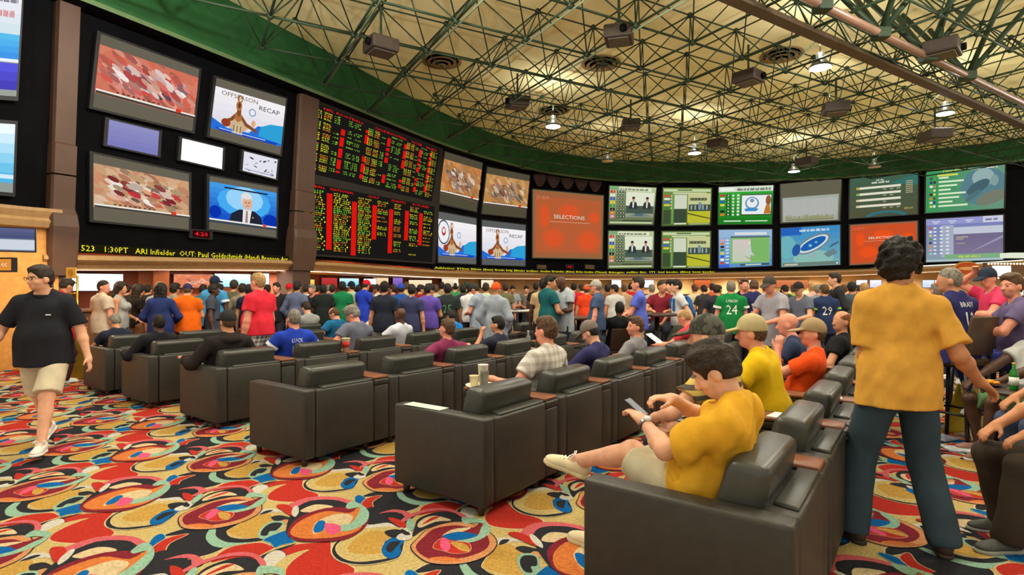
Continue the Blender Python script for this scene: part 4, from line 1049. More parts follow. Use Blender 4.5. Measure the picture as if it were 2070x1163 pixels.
def make_console():
    root = empty('console_table')
    m = MB(); m.box((.757, .005, .07), (.935, .86, .60), None, .015, 2); m.build('body', m_leather, root, True)
    m = MB(); m.box((.755, .0, .60), (.937, .86, .655), None, .012, 2); m.build('apron', m_leather, root, True)
    m = MB(); m.box((.752, .015, .657), (.938, .85, .682), None, .008, 2); m.build('table_top', m_wood, root, True)
    return root
ORD = ['first', 'second', 'third', 'fourth', 'fifth', 'sixth', 'seventh']
ROWN = ['nearest row', 'second row', 'third row', 'fourth row', 'fifth row', 'sixth row']
SIT = {(0,0):'in the seat of the man in gold tee',}
proto_c = make_chair(); proto_t = make_console(); first = True
for r in range(6):
    NCOL = NCOLS[r]
    for c in range(NCOL):
        o = proto_c if first else copy_tree(proto_c)
        o.location = rowpt(r, PITCH * c, 0); o.rotation_euler = (0, 0, ROWZ)
        tag(o, 'dark leather armchair, %s from the aisle end in the %s of seats' % (ORD[c], ROWN[r]), 'armchair', 'leather armchairs')
        if c == 0: o['label'] = 'dark leather armchair with its broad side panel at the aisle end of the %s' % ROWN[r]
        if c < NCOL - 1:
            t = proto_t if first else copy_tree(proto_t)
            t.location = o.location; t.rotation_euler = (0, 0, ROWZ)
            tag(t, 'narrow console with wooden top after the %s armchair of the %s' % (ORD[c], ROWN[r]), 'console table', 'consoles between the armchairs')
        first = False
# cups, cans, papers on the consoles
m_paper = mat('white_paper', (236, 238, 232), .8, .2, noise=.03)
m_cup = mat('cream_paper_cup', (232, 214, 170), .6, .3, noise=.05); m_cupw = mat('white_cup', (236, 230, 216), .5, .3, noise=.03)
m_red_p = mat('red_print', (196, 50, 40), .6, .3); m_blue_p = mat('blue_white_can', (120, 150, 180), .3, .5, metal=.5)
m_clear = mat('clear_plastic', (206, 214, 210), .15, .5, noise=0)
m_clear.node_tree.nodes['Principled BSDF'].inputs['Transmission Weight'].default_value = .75
def cup(loc, label, h=.13, r0=.032, r1=.045, m=None, band=None, name='paper_cup', cat_='cup', group='drinking cups'):
    root = empty(name, loc); tag(root, label, cat_, group)
    b = MB(); b.lathe([(r0, 0), (r1, h), (r1 + .003, h + .003), (r1 - .003, h + .003), (r1 - .006, h - .015)], n=16); b.build('cup_body', m or m_cup, root, True)
    if band:
        b = MB(); t0, t1 = .3, .75; b.lathe([(r0 + (r1 - r0)*t0 + .0012, h*t0), (r0 + (r1 - r0)*t1 + .0012, h*t1)], n=16); b.build('printed_band', band, root, True)
    return root
ZT_ = .683
cup(rowpt(3, .94 + .79, .10, ZT_), 'cream paper cup with red print on the console of the fourth row', .17, .036, .055, None, m_red_p)
tr = empty('tray', rowpt(1, .845, .72, ZT_)); tag(tr, 'small round tray holding three cups on the second row console', 'tray')
m = MB(); m.lathe([(.10, 0), (.135, .008), (.14, .02), (.135, .018), (.10, .008)], n=24); m.build('dish', m_cupw, tr, True)
cup(rowpt(1, .80, .765, ZT_ + .01), 'short cream paper cup on the tray behind the headrest', .085, .034, .042, m_cup)
cup(rowpt(1, .86, .70, ZT_ + .01), 'clear plastic tumbler in the middle of the tray', .12, .03, .038, m_clear, None, 'tumbler')
cup(rowpt(1, .895, .745, ZT_ + .01), 'tall white paper cup at the end of the tray', .17, .034, .046, m_cupw)
b = empty('drink_can', rowpt(2, .94 + .80, .3, ZT_)); tag(b, 'blue and white drink can behind the second headrest of the third row', 'can')
m = MB(); m.lathe([(.026,0),(.033,.008),(.033,.11),(.027,.12),(.025,.118)], n=18); m.build('can_body', m_blue_p, b, True); m = MB(); m.tube((0,0,.117), (.01,0,.121), .008, 8); m.build('ring_pull', mat('aluminium', (190,190,190), .3, .5, metal=.9), b, True)
def bottle(loc, label, m_body, h=.22, r=.032, cap=None):
    root = empty('bottle', loc); tag(root, label, 'bottle')
    b = MB(); b.lathe([(r*.9, 0), (r, .01), (r, h*.55), (r*.85, h*.66), (r*.4, h*.8), (r*.36, h*.95)], n=16); b.build('bottle_body', m_body, root, True)
    b = MB(); b.lathe([(r*.42, h*.94), (r*.42, h)], n=12); b.build('cap', cap or m_cupw, root, True)
    b = MB(); b.lathe([(r + .001, h*.18), (r + .001, h*.48)], n=16); b.build('bottle_label', m_paper, root, True)
bottle(rowpt(2, PITCH*3 + .84, .25, ZT_), 'clear water bottle on the third row console behind the cap wearer', m_clear, .24, .034)
bottle(rowpt(4, PITCH*3 + .84, .25, ZT_), 'small water bottle on the fifth row console', m_clear, .2, .03)
def paper(r, b0, a0, w, l, label, z=.683, rz=0.0, m=None):
    o = MB(); o.box((-w/2, -l/2, 0), (w/2, l/2, .003)); p = o.build('paper_sheet', m or m_paper); p.location = rowpt(r, b0, a0, z); p.rotation_euler = (0, 0, ROWZ + rz)
    tag(p, label, 'paper', 'loose papers'); return p
paper(1, .062, .60, .10, .36, 'folded pale betting sheet lying on the second row end arm', .667, .03, mat('mint_sheet', (196, 214, 200), .7, .2))
paper(0, .845, .30, .17, .24, 'pale sheet on the nearest row console beside the gold tee', ZT_, .1)
paper(0, PITCH + .845, .32, .17, .26, 'white sheet on the nearest row console behind the yellow tee', ZT_, -.15)
paper(0, PITCH*2 + .845, .25, .17, .24, 'white sheet on the nearest row console behind the orange jersey', ZT_, .2)
paper(3, .06, .55, .11, .15, 'small white sheet on the fourth row end arm', .667, .3)
# ------------------------------------------------------------------ people: one continuous body per figure, clothes and hair as its children
class Field:
    """signed distances on a grid, joined smoothly, then meshed as one surface"""
    def __init__(s, lo, hi, vox):
        s.lo = np.array(lo, float); s.v = vox
        s.n = np.ceil((np.array(hi) - s.lo) / vox).astype(int) + 1
        s.D = np.full(s.n, .2, np.float32)
        s.ax = [s.lo[i] + vox * np.arange(s.n[i]) for i in range(3)]
    def block(s, lo, hi, pad):
        i0 = np.maximum(0, np.floor((np.array(lo) - pad - s.lo) / s.v).astype(int)); i1 = np.minimum(s.n, np.ceil((np.array(hi) + pad - s.lo) / s.v).astype(int) + 1)
        if np.any(i1 <= i0): return None
        sl = tuple(slice(a, b) for a, b in zip(i0, i1))
        P = np.meshgrid(s.ax[0][sl[0]], s.ax[1][sl[1]], s.ax[2][sl[2]], indexing='ij', sparse=True)
        return sl, P
    def join(s, sl, d, k):
        a = s.D[sl]
        if k > 0:
            h = np.maximum(k - np.abs(a - d), 0) / k; s.D[sl] = np.minimum(a, d) - h * h * k * .25
        else: s.D[sl] = np.minimum(a, d)
    def cut(s, sl, d, k):
        a = s.D[sl]; d = -d
        if k > 0:
            h = np.maximum(k - np.abs(a - d), 0) / k; s.D[sl] = np.maximum(a, d) + h * h * k * .25
        else: s.D[sl] = np.maximum(a, d)
    def cone(s, a, b, ra, rb, k=.02, sub=False, clip=None, flat=1.0, fdir=None):
        a = np.array(a, float); b = np.array(b, float); R_ = max(ra, rb)
        r = s.block(np.minimum(a, b) - R_, np.maximum(a, b) + R_, k + 3 * s.v)
        if r is None: return
        sl, (X, Y, Z) = r; ab = b - a; L = ab @ ab + 1e-12
        t = np.clip(((X - a[0]) * ab[0] + (Y - a[1]) * ab[1] + (Z - a[2]) * ab[2]) / L, 0, 1)
        dx, dy, dz = X - a[0] - t * ab[0], Y - a[1] - t * ab[1], Z - a[2] - t * ab[2]
        if fdir is not None:
            q = dx * fdir[0] + dy * fdir[1] + dz * fdir[2]; e = (1 / flat - 1)
            dx, dy, dz = dx + q * e * fdir[0], dy + q * e * fdir[1], dz + q * e * fdir[2]
        d = np.sqrt(dx * dx + dy * dy + dz * dz) - (ra + (rb - ra) * t)
        if clip is not None:
            for p, n in clip: d = np.maximum(d, (X - p[0]) * n[0] + (Y - p[1]) * n[1] + (Z - p[2]) * n[2])
        (s.cut if sub else s.join)(sl, d, k)
    def ell(s, c, r, M=None, k=.02, sub=False, clip=None):
        c = np.array(c, float); r = np.array(r, float); R_ = r.max() if M is not None else r
        b = s.block(c - R_, c + R_, k + 3 * s.v)
        if b is None: return
        sl, (X, Y, Z) = b; x, y, z = X - c[0], Y - c[1], Z - c[2]
        if M is not None: x, y, z = (M[0][i] * x + M[1][i] * y + M[2][i] * z for i in range(3))
        k0 = np.sqrt((x / r[0])**2 + (y / r[1])**2 + (z / r[2])**2) + 1e-9; k1 = np.sqrt((x / r[0]**2)**2 + (y / r[1]**2)**2 + (z / r[2]**2)**2) + 1e-9
        d = k0 * (k0 - 1) / k1
        if clip is not None:
            for p, n in clip: d = np.maximum(d, (X - p[0]) * n[0] + (Y - p[1]) * n[1] + (Z - p[2]) * n[2])
        (s.cut if sub else s.join)(sl, d, k)
    def plane(s, p, n):
        X, Y, Z = np.meshgrid(*s.ax, indexing='ij', sparse=True)
        s.D = np.maximum(s.D, ((X - p[0]) * n[0] + (Y - p[1]) * n[1] + (Z - p[2]) * n[2]).astype(np.float32))
    def wrinkle(s, amp, seed, freq=(22, 55), stretch=(1, 1, .45)):
        r = np.random.RandomState(seed); X, Y, Z = np.meshgrid(*s.ax, indexing='ij', sparse=True); w = 0
        for i in range(6):
            d = r.normal(size=3) * stretch; d = d / np.linalg.norm(d) * r.uniform(*freq)
            w = w + np.sin(X * d[0] + Y * d[1] + Z * d[2] + r.uniform(0, 6))
        s.D += (amp * w / 2.4).astype(np.float32)
    def mesh(s):
        g = vdb.FloatGrid(.2); g.copyFromArray(np.ascontiguousarray(s.D, np.float32))
        P, Q = g.convertToQuads(0.0)
        return P * s.v + s.lo, Q[:, ::-1]

def rotm(yaw=0, pitch=0, roll=0):
    """yaw to the person's left, pitch bends forward, roll to the person's right"""
    return np.array(Matrix.Rotation(R(yaw), 3, 'Z') @ Matrix.Rotation(-R(pitch), 3, 'X') @ Matrix.Rotation(R(roll), 3, 'Y'))
def ik(a, b, l1, l2, hint):
    a, b, hint = (np.array(v, float) for v in (a, b, hint)); d = b - a; L = np.linalg.norm(d); mx = (l1 + l2) * .995
    if L > mx: b = a + d / L * mx; d = b - a; L = mx
    if L < abs(l1 - l2) + .02: L = abs(l1 - l2) + .02
    u = d / np.linalg.norm(d); x = (l1*l1 - l2*l2 + L*L) / (2*L); h = math.sqrt(max(l1*l1 - x*x, 0))
    w = (hint - a) - u * ((hint - a) @ u); w = w / (np.linalg.norm(w) + 1e-9)
    return a + u * x + w * h, b
def unit(v): v = np.array(v, float); return v / (np.linalg.norm(v) + 1e-9)

class Pose:
    """joints of a figure 1.78 m tall that faces +Y, in metres"""
    def __init__(s, hip=(0, 0, .94), lean=(0, 0), twist=0, head=(0, 0, 0), LA=None, RA=None, LL=None, RL=None, girth=1.0, belly=0.0, toes=(8, -8), curl=(.5, .5), handdir=(None, None), woman=False, footpitch=(0, 0)):
        s.girth, s.belly, s.curl, s.woman, s.toes, s.footpitch = girth, belly, curl, woman, toes, footpitch
        s.hip = np.array(hip, float); s.T = rotm(twist, lean[0], lean[1])          # torso frame
        f = lambda x, y, z: s.hip + s.T @ np.array((x, y, z), float)
        s.f = f
        sw = .178 if not woman else .155; sw *= (1 + (girth - 1) * .5)
        s.sh = [f(-sw, -.01, .475), f(sw, -.01, .475)]                              # left, right
        s.neck0 = f(0, -.015, .50); s.H = rotm(twist + head[0], head[1] + lean[0] * .35, head[2]); s.neck1 = f(0, .015, .575)
        s.hp = s.neck1 + s.H @ np.array((0, .012, .035))                             # head origin
        s.el, s.wr, s.hd = [], [], []
        for i, A in enumerate((LA, RA)):
            sg = -1 if i == 0 else 1
            if A is None: A = ((sg * .27, .05, .80), (sg * .6, -.5, 1.1))
            e, w = ik(s.sh[i], A[0], .30, .265, A[1]); s.el.append(e); s.wr.append(w)
            s.hd.append(unit(handdir[i]) if handdir[i] is not None else unit(w - e))
        s.kn, s.an = [], []; s.hj = []
        for i, Lg in enumerate((LL, RL)):
            sg = -1 if i == 0 else 1; h = s.hip + rotm(twist * .4) @ np.array((sg * .092, 0, -.02))
            if Lg is None: Lg = ((sg * .11, -.02, .085), (sg * .12, 1.0, .5))
            k, a = ik(h, Lg[0], .435, .425, Lg[1]); s.hj.append(h); s.kn.append(k); s.an.append(a)
    def bounds(s, pad=.17):
        P = np.array(s.sh + s.el + s.wr + s.kn + s.an + s.hj + [s.hp + (0, 0, .2), s.hip] + [w + h * .1 for w, h in zip(s.wr, s.hd)])
        lo, hi = P.min(0) - pad, P.max(0) + pad; lo[2] = min(lo[2], -.01); return lo, hi
    def foot(s, i):
        sg = math.radians(s.toes[i]); d = np.array((math.sin(-sg), math.cos(sg), 0)); 
        p = math.radians(s.footpitch[i]); fw = np.array((d[0]*math.cos(p), d[1]*math.cos(p), math.sin(p))); up = np.array((-d[0]*math.sin(p), -d[1]*math.sin(p), math.cos(p)))
        sd = np.cross(fw, up); return fw, up, sd

def torso(F_, p, e=0.0, k=.06):
    g = p.girth; b = p.belly
    hipw = .150 if not p.woman else .165
    F_.ell(p.f(0, -.005, .02), (hipw * g + e, .118 * g + e, .13 + e), p.T, k)
    F_.ell(p.f(0, .01 + b * .45, .17), ((.138 if not p.woman else .118) * g + b * .5 + e, .105 * g + b * .6 + e, .17 + e), p.T, k)
    F_.ell(p.f(0, .0, .35), (.160 * (1 + (g - 1) * .8) * (.9 if p.woman else 1) + e, .112 * (1 + (g - 1) * .8) + e, .175 + e), p.T, k)
    if p.woman:
        for sg in (-1, 1): F_.ell(p.f(sg * .075, .10, .36), (.065 + e, .06 + e, .065 + e), p.T, .03)
    w = abs(p.T.T @ (p.sh[1] - p.hip))[0] * .86
    F_.cone(p.f(-w, -.015, .462), p.f(w, -.015, .462), .068 + e, .068 + e, k)
    for sg in (-1, 1): F_.cone(p.f(sg * w * .9, -.02, .475), p.f(sg * .045, -.02, .545), .045 + e, .045 + e, .04)
def head(F_, p, detail):
    h = lambda x, y, z: p.hp + p.H @ np.array((x, y, z)); M = p.H
    F_.cone(p.neck0, h(0, -.012, .03), .058 + .01 * (p.girth - 1), .054, .03)
    F_.ell(h(0, -.012, .128), (.075, .094, .092), M, .03); F_.ell(h(0, .022, .078), (.062, .068, .088), M, .03)
    F_.ell(h(0, .052, .018), (.038, .034, .026), M, .03)
    if p.girth > 1.12: F_.ell(h(0, .025, .015), (.06, .05, .04), M, .03)
    F_.cone(h(0, .082, .105), h(0, .107, .066), .009, .0145, .012); F_.ell(h(0, .1, .06), (.019, .013, .011), M, .008)
    for sg in (-1, 1):
        F_.ell(h(sg * .075, -.008, .082), (.012, .024, .034), M, .006)
        if detail:
            F_.ell(h(sg * .031, .092, .100), (.018, .014, .011), M, .012, sub=True); F_.ell(h(sg * .031, .077, .099), (.0135, .0135, .0125), M, .002)
            F_.cone(h(sg * .013, .085, .117), h(sg * .048, .074, .119), .008, .006, .012); F_.ell(h(sg * .04, .062, .065), (.022, .02, .02), M, .02)
    if detail: F_.ell(h(0, .086, .037), (.024, .010, .006), M, .006); F_.ell(h(0, .085, .029), (.020, .010, .0065), M, .004)
def hand(F_, p, i, fine):
    w, d = p.wr[i], p.hd[i]; sg = -1 if i == 0 else 1
    fore = unit(w - p.el[i]); up = np.array((0, 0, 1.0)); side = unit(np.cross(d, up)) if abs(d[2]) < .9 else unit(p.T @ np.array((0, 1.0, 0)))
    # side = direction across the palm; for a hanging hand it runs front to back
    nrm = unit(np.cross(side, d)); 
    if abs(d[2]) >= .75: nrm = unit(p.T @ np.array((-sg, 0, 0))); side = unit(np.cross(nrm, d)); side = side if (p.T.T @ side)[1] > 0 else -side
    else:
        if nrm[2] > 0: nrm = -nrm
        if (p.T.T @ side)[0] * sg > 0: side = -side
    M = np.stack([side, d, nrm], 1); c = w + d * .052
    F_.ell(c, (.040, .055, .017), M, .012)
    F_.cone(w - fore * .01, w + d * .02, .026, .03, .02)
    cu = p.curl[i]
    for j, (o, L) in enumerate(((.030, .072), (.010, .080), (-.010, .075), (-.029, .060))):
        a = w + d * (.092 - abs(o) * .15) + side * o; ang = 0; r = .0095 if fine else .011
        for s_ in range(3):
            ang += cu * (.5 + .3 * s_); dr = d * math.cos(ang) + nrm * math.sin(ang); b = a + dr * L * (.42, .32, .26)[s_]
            F_.cone(a, b, r, r * .9, .004); a = b; r *= .92
    a = w + d * .025 + side * .032 + nrm * .006; b = a + (d * .62 + side * .6 + nrm * .35) * .042; F_.cone(a, b, .0135, .0115, .012); F_.cone(b, b + (d * .85 + side * .15 + nrm * .45 * (cu + .3)) * .036, .0112, .0095, .006)
def limbs(F_, p, e=0.0, arms=True, legs=True, k=.025):
    g = 1 + (p.girth - 1) * .7; wm = .86 if p.woman else 1.0
    if arms:
        for i in (0, 1):
            F_.cone(p.sh[i], p.el[i], .052 * g * wm + e, .041 * g * wm + e, k); m = p.el[i] + (p.wr[i] - p.el[i]) * .3
            F_.cone(p.el[i], m, .040 * g * wm + e, .042 * g * wm + e, k); F_.cone(m, p.wr[i], .041 * g * wm + e, .027 * wm + e, k)
    if legs:
        for i in (0, 1):
            F_.cone(p.hj[i], p.kn[i], .088 * g + e, .058 * g + e, .03); F_.cone(p.kn[i], p.an[i], .054 * g + e, .038 + e, .03)
            sh = unit(p.an[i] - p.kn[i]); bk = unit(np.cross(np.cross(sh, np.array((0, 1.0, 0)) if abs(sh[1]) < .9 else np.array((0, 0, -1.0))), sh)); 
            F_.ell(p.kn[i] + (p.an[i] - p.kn[i]) * .32 - bk * .02, (.05 * g + e, .052 * g + e, .11 + e), None if abs(sh[2]) > .8 else np.stack([unit(np.cross(bk, sh)), bk, sh], 1), .03)
def body_mesh(p, vox, detail):
    F_ = Field(*p.bounds(), vox); torso(F_, p); limbs(F_, p); head(F_, p, detail)
    for i in (0, 1):
        hand(F_, p, i, vox < .011)
        fw, up, sd = p.foot(i); a = p.an[i]; F_.cone(a - fw * .03 - up * .03, a + fw * .12 - up * .045, .036, .03, .03)
    return F_.mesh()
def shirt_mesh(p, vox, kind, hem=-.06, loose=1.0, seed=1, sleeve=.55):
    e = .014 * loose; F_ = Field(*p.bounds(), vox); torso(F_, p, e, .07)
    g = p.girth; rx = (.172 if not p.woman else .172) * g + e * 1.8 + p.belly * .3; ry = .132 * g + e * 1.7 + p.belly * .35; y_ = .005 + p.belly * .3
    F_.cone(p.f(0, y_, .12), p.f(0, y_ * .6, hem - .2), rx * .96, rx * 1.03, .05, flat=ry / rx, fdir=p.T[:, 1])
    gg = 1 + (g - 1) * .7
    for i in (0, 1):
        if kind == 'tank': continue
        up = unit(p.el[i] - p.sh[i])
        if kind == 'tee':
            en = p.sh[i] + (p.el[i] - p.sh[i]) * sleeve * 1.25; cl = p.sh[i] + (p.el[i] - p.sh[i]) * sleeve
            F_.cone(p.sh[i] - up * .01, en, .056 * gg + e * .8, .058 * gg + e * 1.15, .03, clip=[(cl, up)])
        else:
            F_.cone(p.sh[i], p.el[i], .057 * gg + e, .048 * gg + e, .035); wv = unit(p.wr[i] - p.el[i]); F_.cone(p.el[i], p.wr[i], .048 * gg + e, .034 + e, .03, clip=[(p.wr[i] - wv * .012, wv)])
    F_.wrinkle(.0045 * loose * (1.5 if vox < .01 else 1), seed)
    if vox < .01: F_.wrinkle(.0035, seed + 7, (50, 95), (1, 1, .5))
    F_.plane(p.f(0, 0, hem), -p.T[:, 2])
    h = p.hp
    if kind == 'hood': F_.ell(p.f(0, -.07, .53), (.12, .075, .06), p.T, .03)
    F_.cone(p.neck0 + p.T @ np.array((0, .02, -.005)), p.hp + p.H @ np.array((0, 0, .1)), .064, .075, .008, sub=True)
    if kind == 'tank':
        for i in (0, 1): F_.ell(p.sh[i] + p.T @ np.array(((-1, 1)[i] * .035, 0, 0)), (.055, .09, .11), p.T, .01, sub=True)
    return F_.mesh()
def collar_mesh(p, vox):
    F_ = Field(p.neck0 - .2, p.neck0 + .22, vox); n = p.neck0 + p.T @ np.array((0, .012, .02))
    F_.cone(n - p.T[:, 2] * .02, n + p.T @ np.array((0, .012, .045)), .078, .07, .01, clip=None)
    F_.cone(n - p.T[:, 2] * .1, n + p.T @ np.array((0, .012, .12)), .062, .062, .004, sub=True)
    F_.plane(n + p.T[:, 2] * .035, p.T[:, 2]); F_.plane(n - p.T[:, 2] * .035, -p.T[:, 2])
    return F_.mesh()
def bottom_mesh(p, vox, kind, seed=2, loose=1.0):
    e = .012 * loose; F_ = Field(*p.bounds(), vox); g = p.girth; gg = 1 + (g - 1) * .7
    F_.ell(p.f(0, -.005, .0), ((.150 if not p.woman else .160) * g + e, .12 * g + e, .13 + e), p.T, .05)
    F_.ell(p.f(0, .0, .06), ((.140) * g + e + p.belly * .3, .112 * g + e + p.belly * .3, .11), p.T, .05)
    for i in (0, 1):
        if kind == 'shorts':
            sh = unit(p.kn[i] - p.hj[i]); F_.cone(p.hj[i], p.kn[i] + sh * .06, .094 * gg + e, .088 * gg + e, .03, clip=[(p.kn[i] - sh * .035, sh)])
        elif kind == 'skirt': F_.cone(p.hj[i], p.hj[i] + (p.kn[i] - p.hj[i]) * .9, .1 * gg + e, .115 + e, .05)
        else:
            sh = unit(p.an[i] - p.kn[i])
            F_.cone(p.hj[i], p.kn[i], .094 * gg + e, .07 * gg + e, .03); F_.cone(p.kn[i], p.an[i], .07 * gg + e, .072 + e, .03, clip=[(p.an[i] + sh * .035, sh)])
            F_.ell(p.an[i] - sh * .02, (.065, .07, .05), None, .03, clip=[(p.an[i] + sh * .04, sh)])
    F_.wrinkle(.004 * loose, seed, (18, 48)); F_.plane(p.f(0, 0, .14), p.T[:, 2])
    return F_.mesh()
def shoe_mesh(p, i, vox):
    fw, up, sd = p.foot(i); a = p.an[i]; M = np.stack([sd, fw, up], 1); lo = a - .34; hi = a + .34
    F_ = Field(lo, hi, vox); q = lambda x, y, z: a + sd * x + fw * y + up * z
    F_.ell(q(0, -.03, -.03), (.040, .05, .055), M, .02); F_.ell(q(0, .055, -.045), (.043, .10, .038), M, .02); F_.ell(q(0, .135, -.055), (.046, .065, .030), M, .02)
    F_.cone(q(0, -.005, -.02), q(0, -.012, .012), .045, .045, .02)
    F_.plane(q(0, 0, .008), up); F_.plane(q(0, 0, -.083), -up)
    return F_.mesh()
def sole_mesh(p, i, vox):
    fw, up, sd = p.foot(i); a = p.an[i]; M = np.stack([sd, fw, up], 1); F_ = Field(a - .34, a + .34, vox); q = lambda x, y, z: a + sd * x + fw * y + up * z
    F_.ell(q(0, -.03, -.075), (.044, .055, .05), M, .02); F_.ell(q(0, .055, -.075), (.044, .11, .05), M, .02); F_.ell(q(0, .135, -.075), (.050, .072, .05), M, .02)
    F_.plane(q(0, 0, -.06), up); F_.plane(q(0, 0, -.087), -up)
    return F_.mesh()
def hair_mesh(p, vox, kind, seed=3):
    h = lambda x, y, z: p.hp + p.H @ np.array((x, y, z), float); M = p.H; c = p.hp
    F_ = Field(c - (.28 if kind in ('long', 'bob') else .2), c + .32, vox)
    t = {'buzz': .004, 'short': .011, 'thick': .020, 'curly': .044, 'bob': .022, 'long': .022, 'fringe': .006}[kind]; lg = kind in ('long', 'bob')
    F_.ell(h(0, -.014, .132 + t * .3), (.0755 + t * (.55 if not lg else 1), .0945 + t * .8, .0925 + t * .9), M, .0)
    F_.ell(h(0, -.036, .085), (.068 + t * .45, .066 + t * .5, .075), M, .03)
    if kind in ('thick', 'curly'): F_.ell(h(0, .035, .19 + t * .3), (.058 + t * .5, .058, .026 + t * .5), M, .03)
    if kind == 'short': F_.ell(h(0, .045, .194), (.052, .046, .022), M, .03)
    if kind == 'long':
        for sg in (-1, 0, 1): F_.cone(h(sg * .055, -.05, .10), p.f(sg * .075, -.11, .42), .055, .04, .03)
    if kind == 'bob':
        for sg in (-1, 0, 1): F_.cone(h(sg * .06, -.045, .10), h(sg * .065, -.06, -.02), .052, .045, .03)
    if kind in ('curly', 'thick', 'long', 'bob', 'short'): F_.wrinkle({'curly': .011, 'thick': .0055, 'long': .004, 'bob': .004, 'short': .003}[kind], seed, (80, 150) if kind == 'curly' else (50, 120), (1, 1, 1))
    # face, ears and nape left free
    F_.ell(h(0, .112, .066), (.070, .078, .104 if kind != 'fringe' else .125), M, .010, sub=True)
    if kind == 'fringe': F_.ell(h(0, .02, .20), (.062, .10, .08), M, .01, sub=True)
    if not lg:
        for sg in (-1, 1): F_.ell(h(sg * .083, .006, .068), (.03, .036, .042), M, .008, sub=True)
        F_.plane(h(0, 0, .058 if kind != 'curly' else .03), -(M @ unit((0, -.38, 1))))
    else: F_.ell(h(0, .085, -.02), (.075, .075, .11), M, .012, sub=True)
    return F_.mesh()
def cap_mesh(p, vox, back=False):
    h = lambda x, y, z: p.hp + p.H @ np.array((x, y, z), float); M = p.H; F_ = Field(p.hp - .12, p.hp + .33, vox); y = -1 if back else 1
    F_.ell(h(0, -.008, .132), (.088, .108, .108), M, 0); F_.plane(h(0, 0, .112), -(M @ unit((0, -.10 * y, 1))))
    F_.ell(h(0, .125 * y, .122), (.070, .092, .013), np.stack([M[:, 0], M @ unit((0, 1, -.20 * y)), M @ unit((0, .20 * y, 1))], 1), .012)
    F_.ell(h(0, -.01, .238), (.010, .010, .007), M, .004)
    return F_.mesh()
def pack_mesh(p, vox):
    F_ = Field(p.f(0, -.3, -.1) - .35, p.f(0, 0, .5) + .35, vox); F_.ell(p.f(0, -.17, .28), (.155, .10, .24), p.T, .03); F_.ell(p.f(0, -.24, .18), (.12, .06, .12), p.T, .02)
    for sg in (-1, 1): F_.cone(p.f(sg * .1, -.12, .5), p.f(sg * .12, .10, .46), .026, .026, .02); F_.cone(p.f(sg * .12, .11, .46), p.f(sg * .13, .13, .26), .024, .022, .02)
    F_.wrinkle(.004, 4); return F_.mesh()

_PM = {}
def cached(key, fn, *a):
    if key not in _PM: _PM[key] = fn(*a)
    return _PM[key]
_ME = {}
def shared(name, key, fn, *a):
    if key not in _ME:
        V, Q = fn(*a); _ME[key] = mesh_np(name, V, Q)
        _ME[key].materials.append(None)
    return _ME[key]
def cloth(name, rgb, rough=.85): return mat('cloth_' + name, rgb, rough, .15, noise=.06, nscale=12, bump=.10, bscale=320)
def _pattern(name, c1, c2, build):
    if name in MATS: return MATS[name]
    m = mat(name, (255, 255, 255), .85, .15, noise=.05, nscale=12, bump=.1, bscale=320); nt = m.node_tree; b = nt.nodes['Principled BSDF']; src = b.inputs['Base Color'].links[0].from_socket
    tc = nt.nodes.new('ShaderNodeTexCoord'); fac = build(nt, tc.outputs['Object'])
    mx = nt.nodes.new('ShaderNodeMix'); mx.data_type = 'RGBA'; mx.inputs[6].default_value = (*lin(c1), 1); mx.inputs[7].default_value = (*lin(c2), 1); nt.links.new(fac, mx.inputs[0])
    mul = nt.nodes.new('ShaderNodeVectorMath'); mul.operation = 'MULTIPLY'; nt.links.new(src, mul.inputs[0]); nt.links.new(mx.outputs[2], mul.inputs[1]); nt.links.new(mul.outputs[0], b.inputs['Base Color'])
    return m
def _wave(nt, vec, axis, scale, thr, prof='BANDS'):
    w = nt.nodes.new('ShaderNodeTexWave'); w.wave_type = 'BANDS'; w.bands_direction = axis; w.inputs['Scale'].default_value = scale; nt.links.new(vec, w.inputs['Vector'])
    g_ = nt.nodes.new('ShaderNodeMath'); g_.operation = 'GREATER_THAN'; g_.inputs[1].default_value = thr; nt.links.new(w.outputs['Fac'], g_.inputs[0]); return g_.outputs[0]
def stripes(name, c1, c2, scale): return _pattern(name, c1, c2, lambda nt, v: _wave(nt, v, 'Z', scale, .5))
def checks(name, c1, c2, scale):
    def b(nt, v):
        a, c = _wave(nt, v, 'Z', scale * .32, .6), _wave(nt, v, 'X', scale * .32, .6); m = nt.nodes.new('ShaderNodeMath'); m.operation = 'MULTIPLY_ADD'; m.inputs[1].default_value = .5
        h = nt.nodes.new('ShaderNodeMath'); h.operation = 'MULTIPLY'; h.inputs[1].default_value = .5; nt.links.new(c, h.inputs[0]); nt.links.new(a, m.inputs[0]); nt.links.new(h.outputs[0], m.inputs[2]); return m.outputs[0]
    return _pattern(name, c1, c2, b)
def patches(name, c1, c2):
    def b(nt, v):
        n = nt.nodes.new('ShaderNodeTexNoise'); n.inputs['Scale'].default_value = 22; nt.links.new(v, n.inputs['Vector']); g_ = nt.nodes.new('ShaderNodeMath'); g_.operation = 'GREATER_THAN'; g_.inputs[1].default_value = .52; nt.links.new(n.outputs['Fac'], g_.inputs[0]); return g_.outputs[0]
    return _pattern(name, c1, c2, b)
SKIN = {'light': (226, 168, 136), 'tan': (204, 142, 106), 'ruddy': (226, 150, 124), 'brown': (140, 92, 66), 'dark': (84, 56, 44), 'olive': (190, 128, 88)}
def skin(k): return mat('skin_' + k, SKIN[k], .5, .35, noise=.05, nscale=18, bump=.04, bscale=200)
HAIRC = {'black': (30, 26, 24), 'dark': (48, 36, 28), 'brown': (88, 62, 42), 'grey': (128, 122, 112), 'blond': (176, 140, 92), 'red': (140, 84, 50), 'white': (196, 190, 180)}
def hairm(k): return mat('hair_' + k, HAIRC[k], .6, .3, noise=.3, nscale=55, bump=.75, bscale=75)

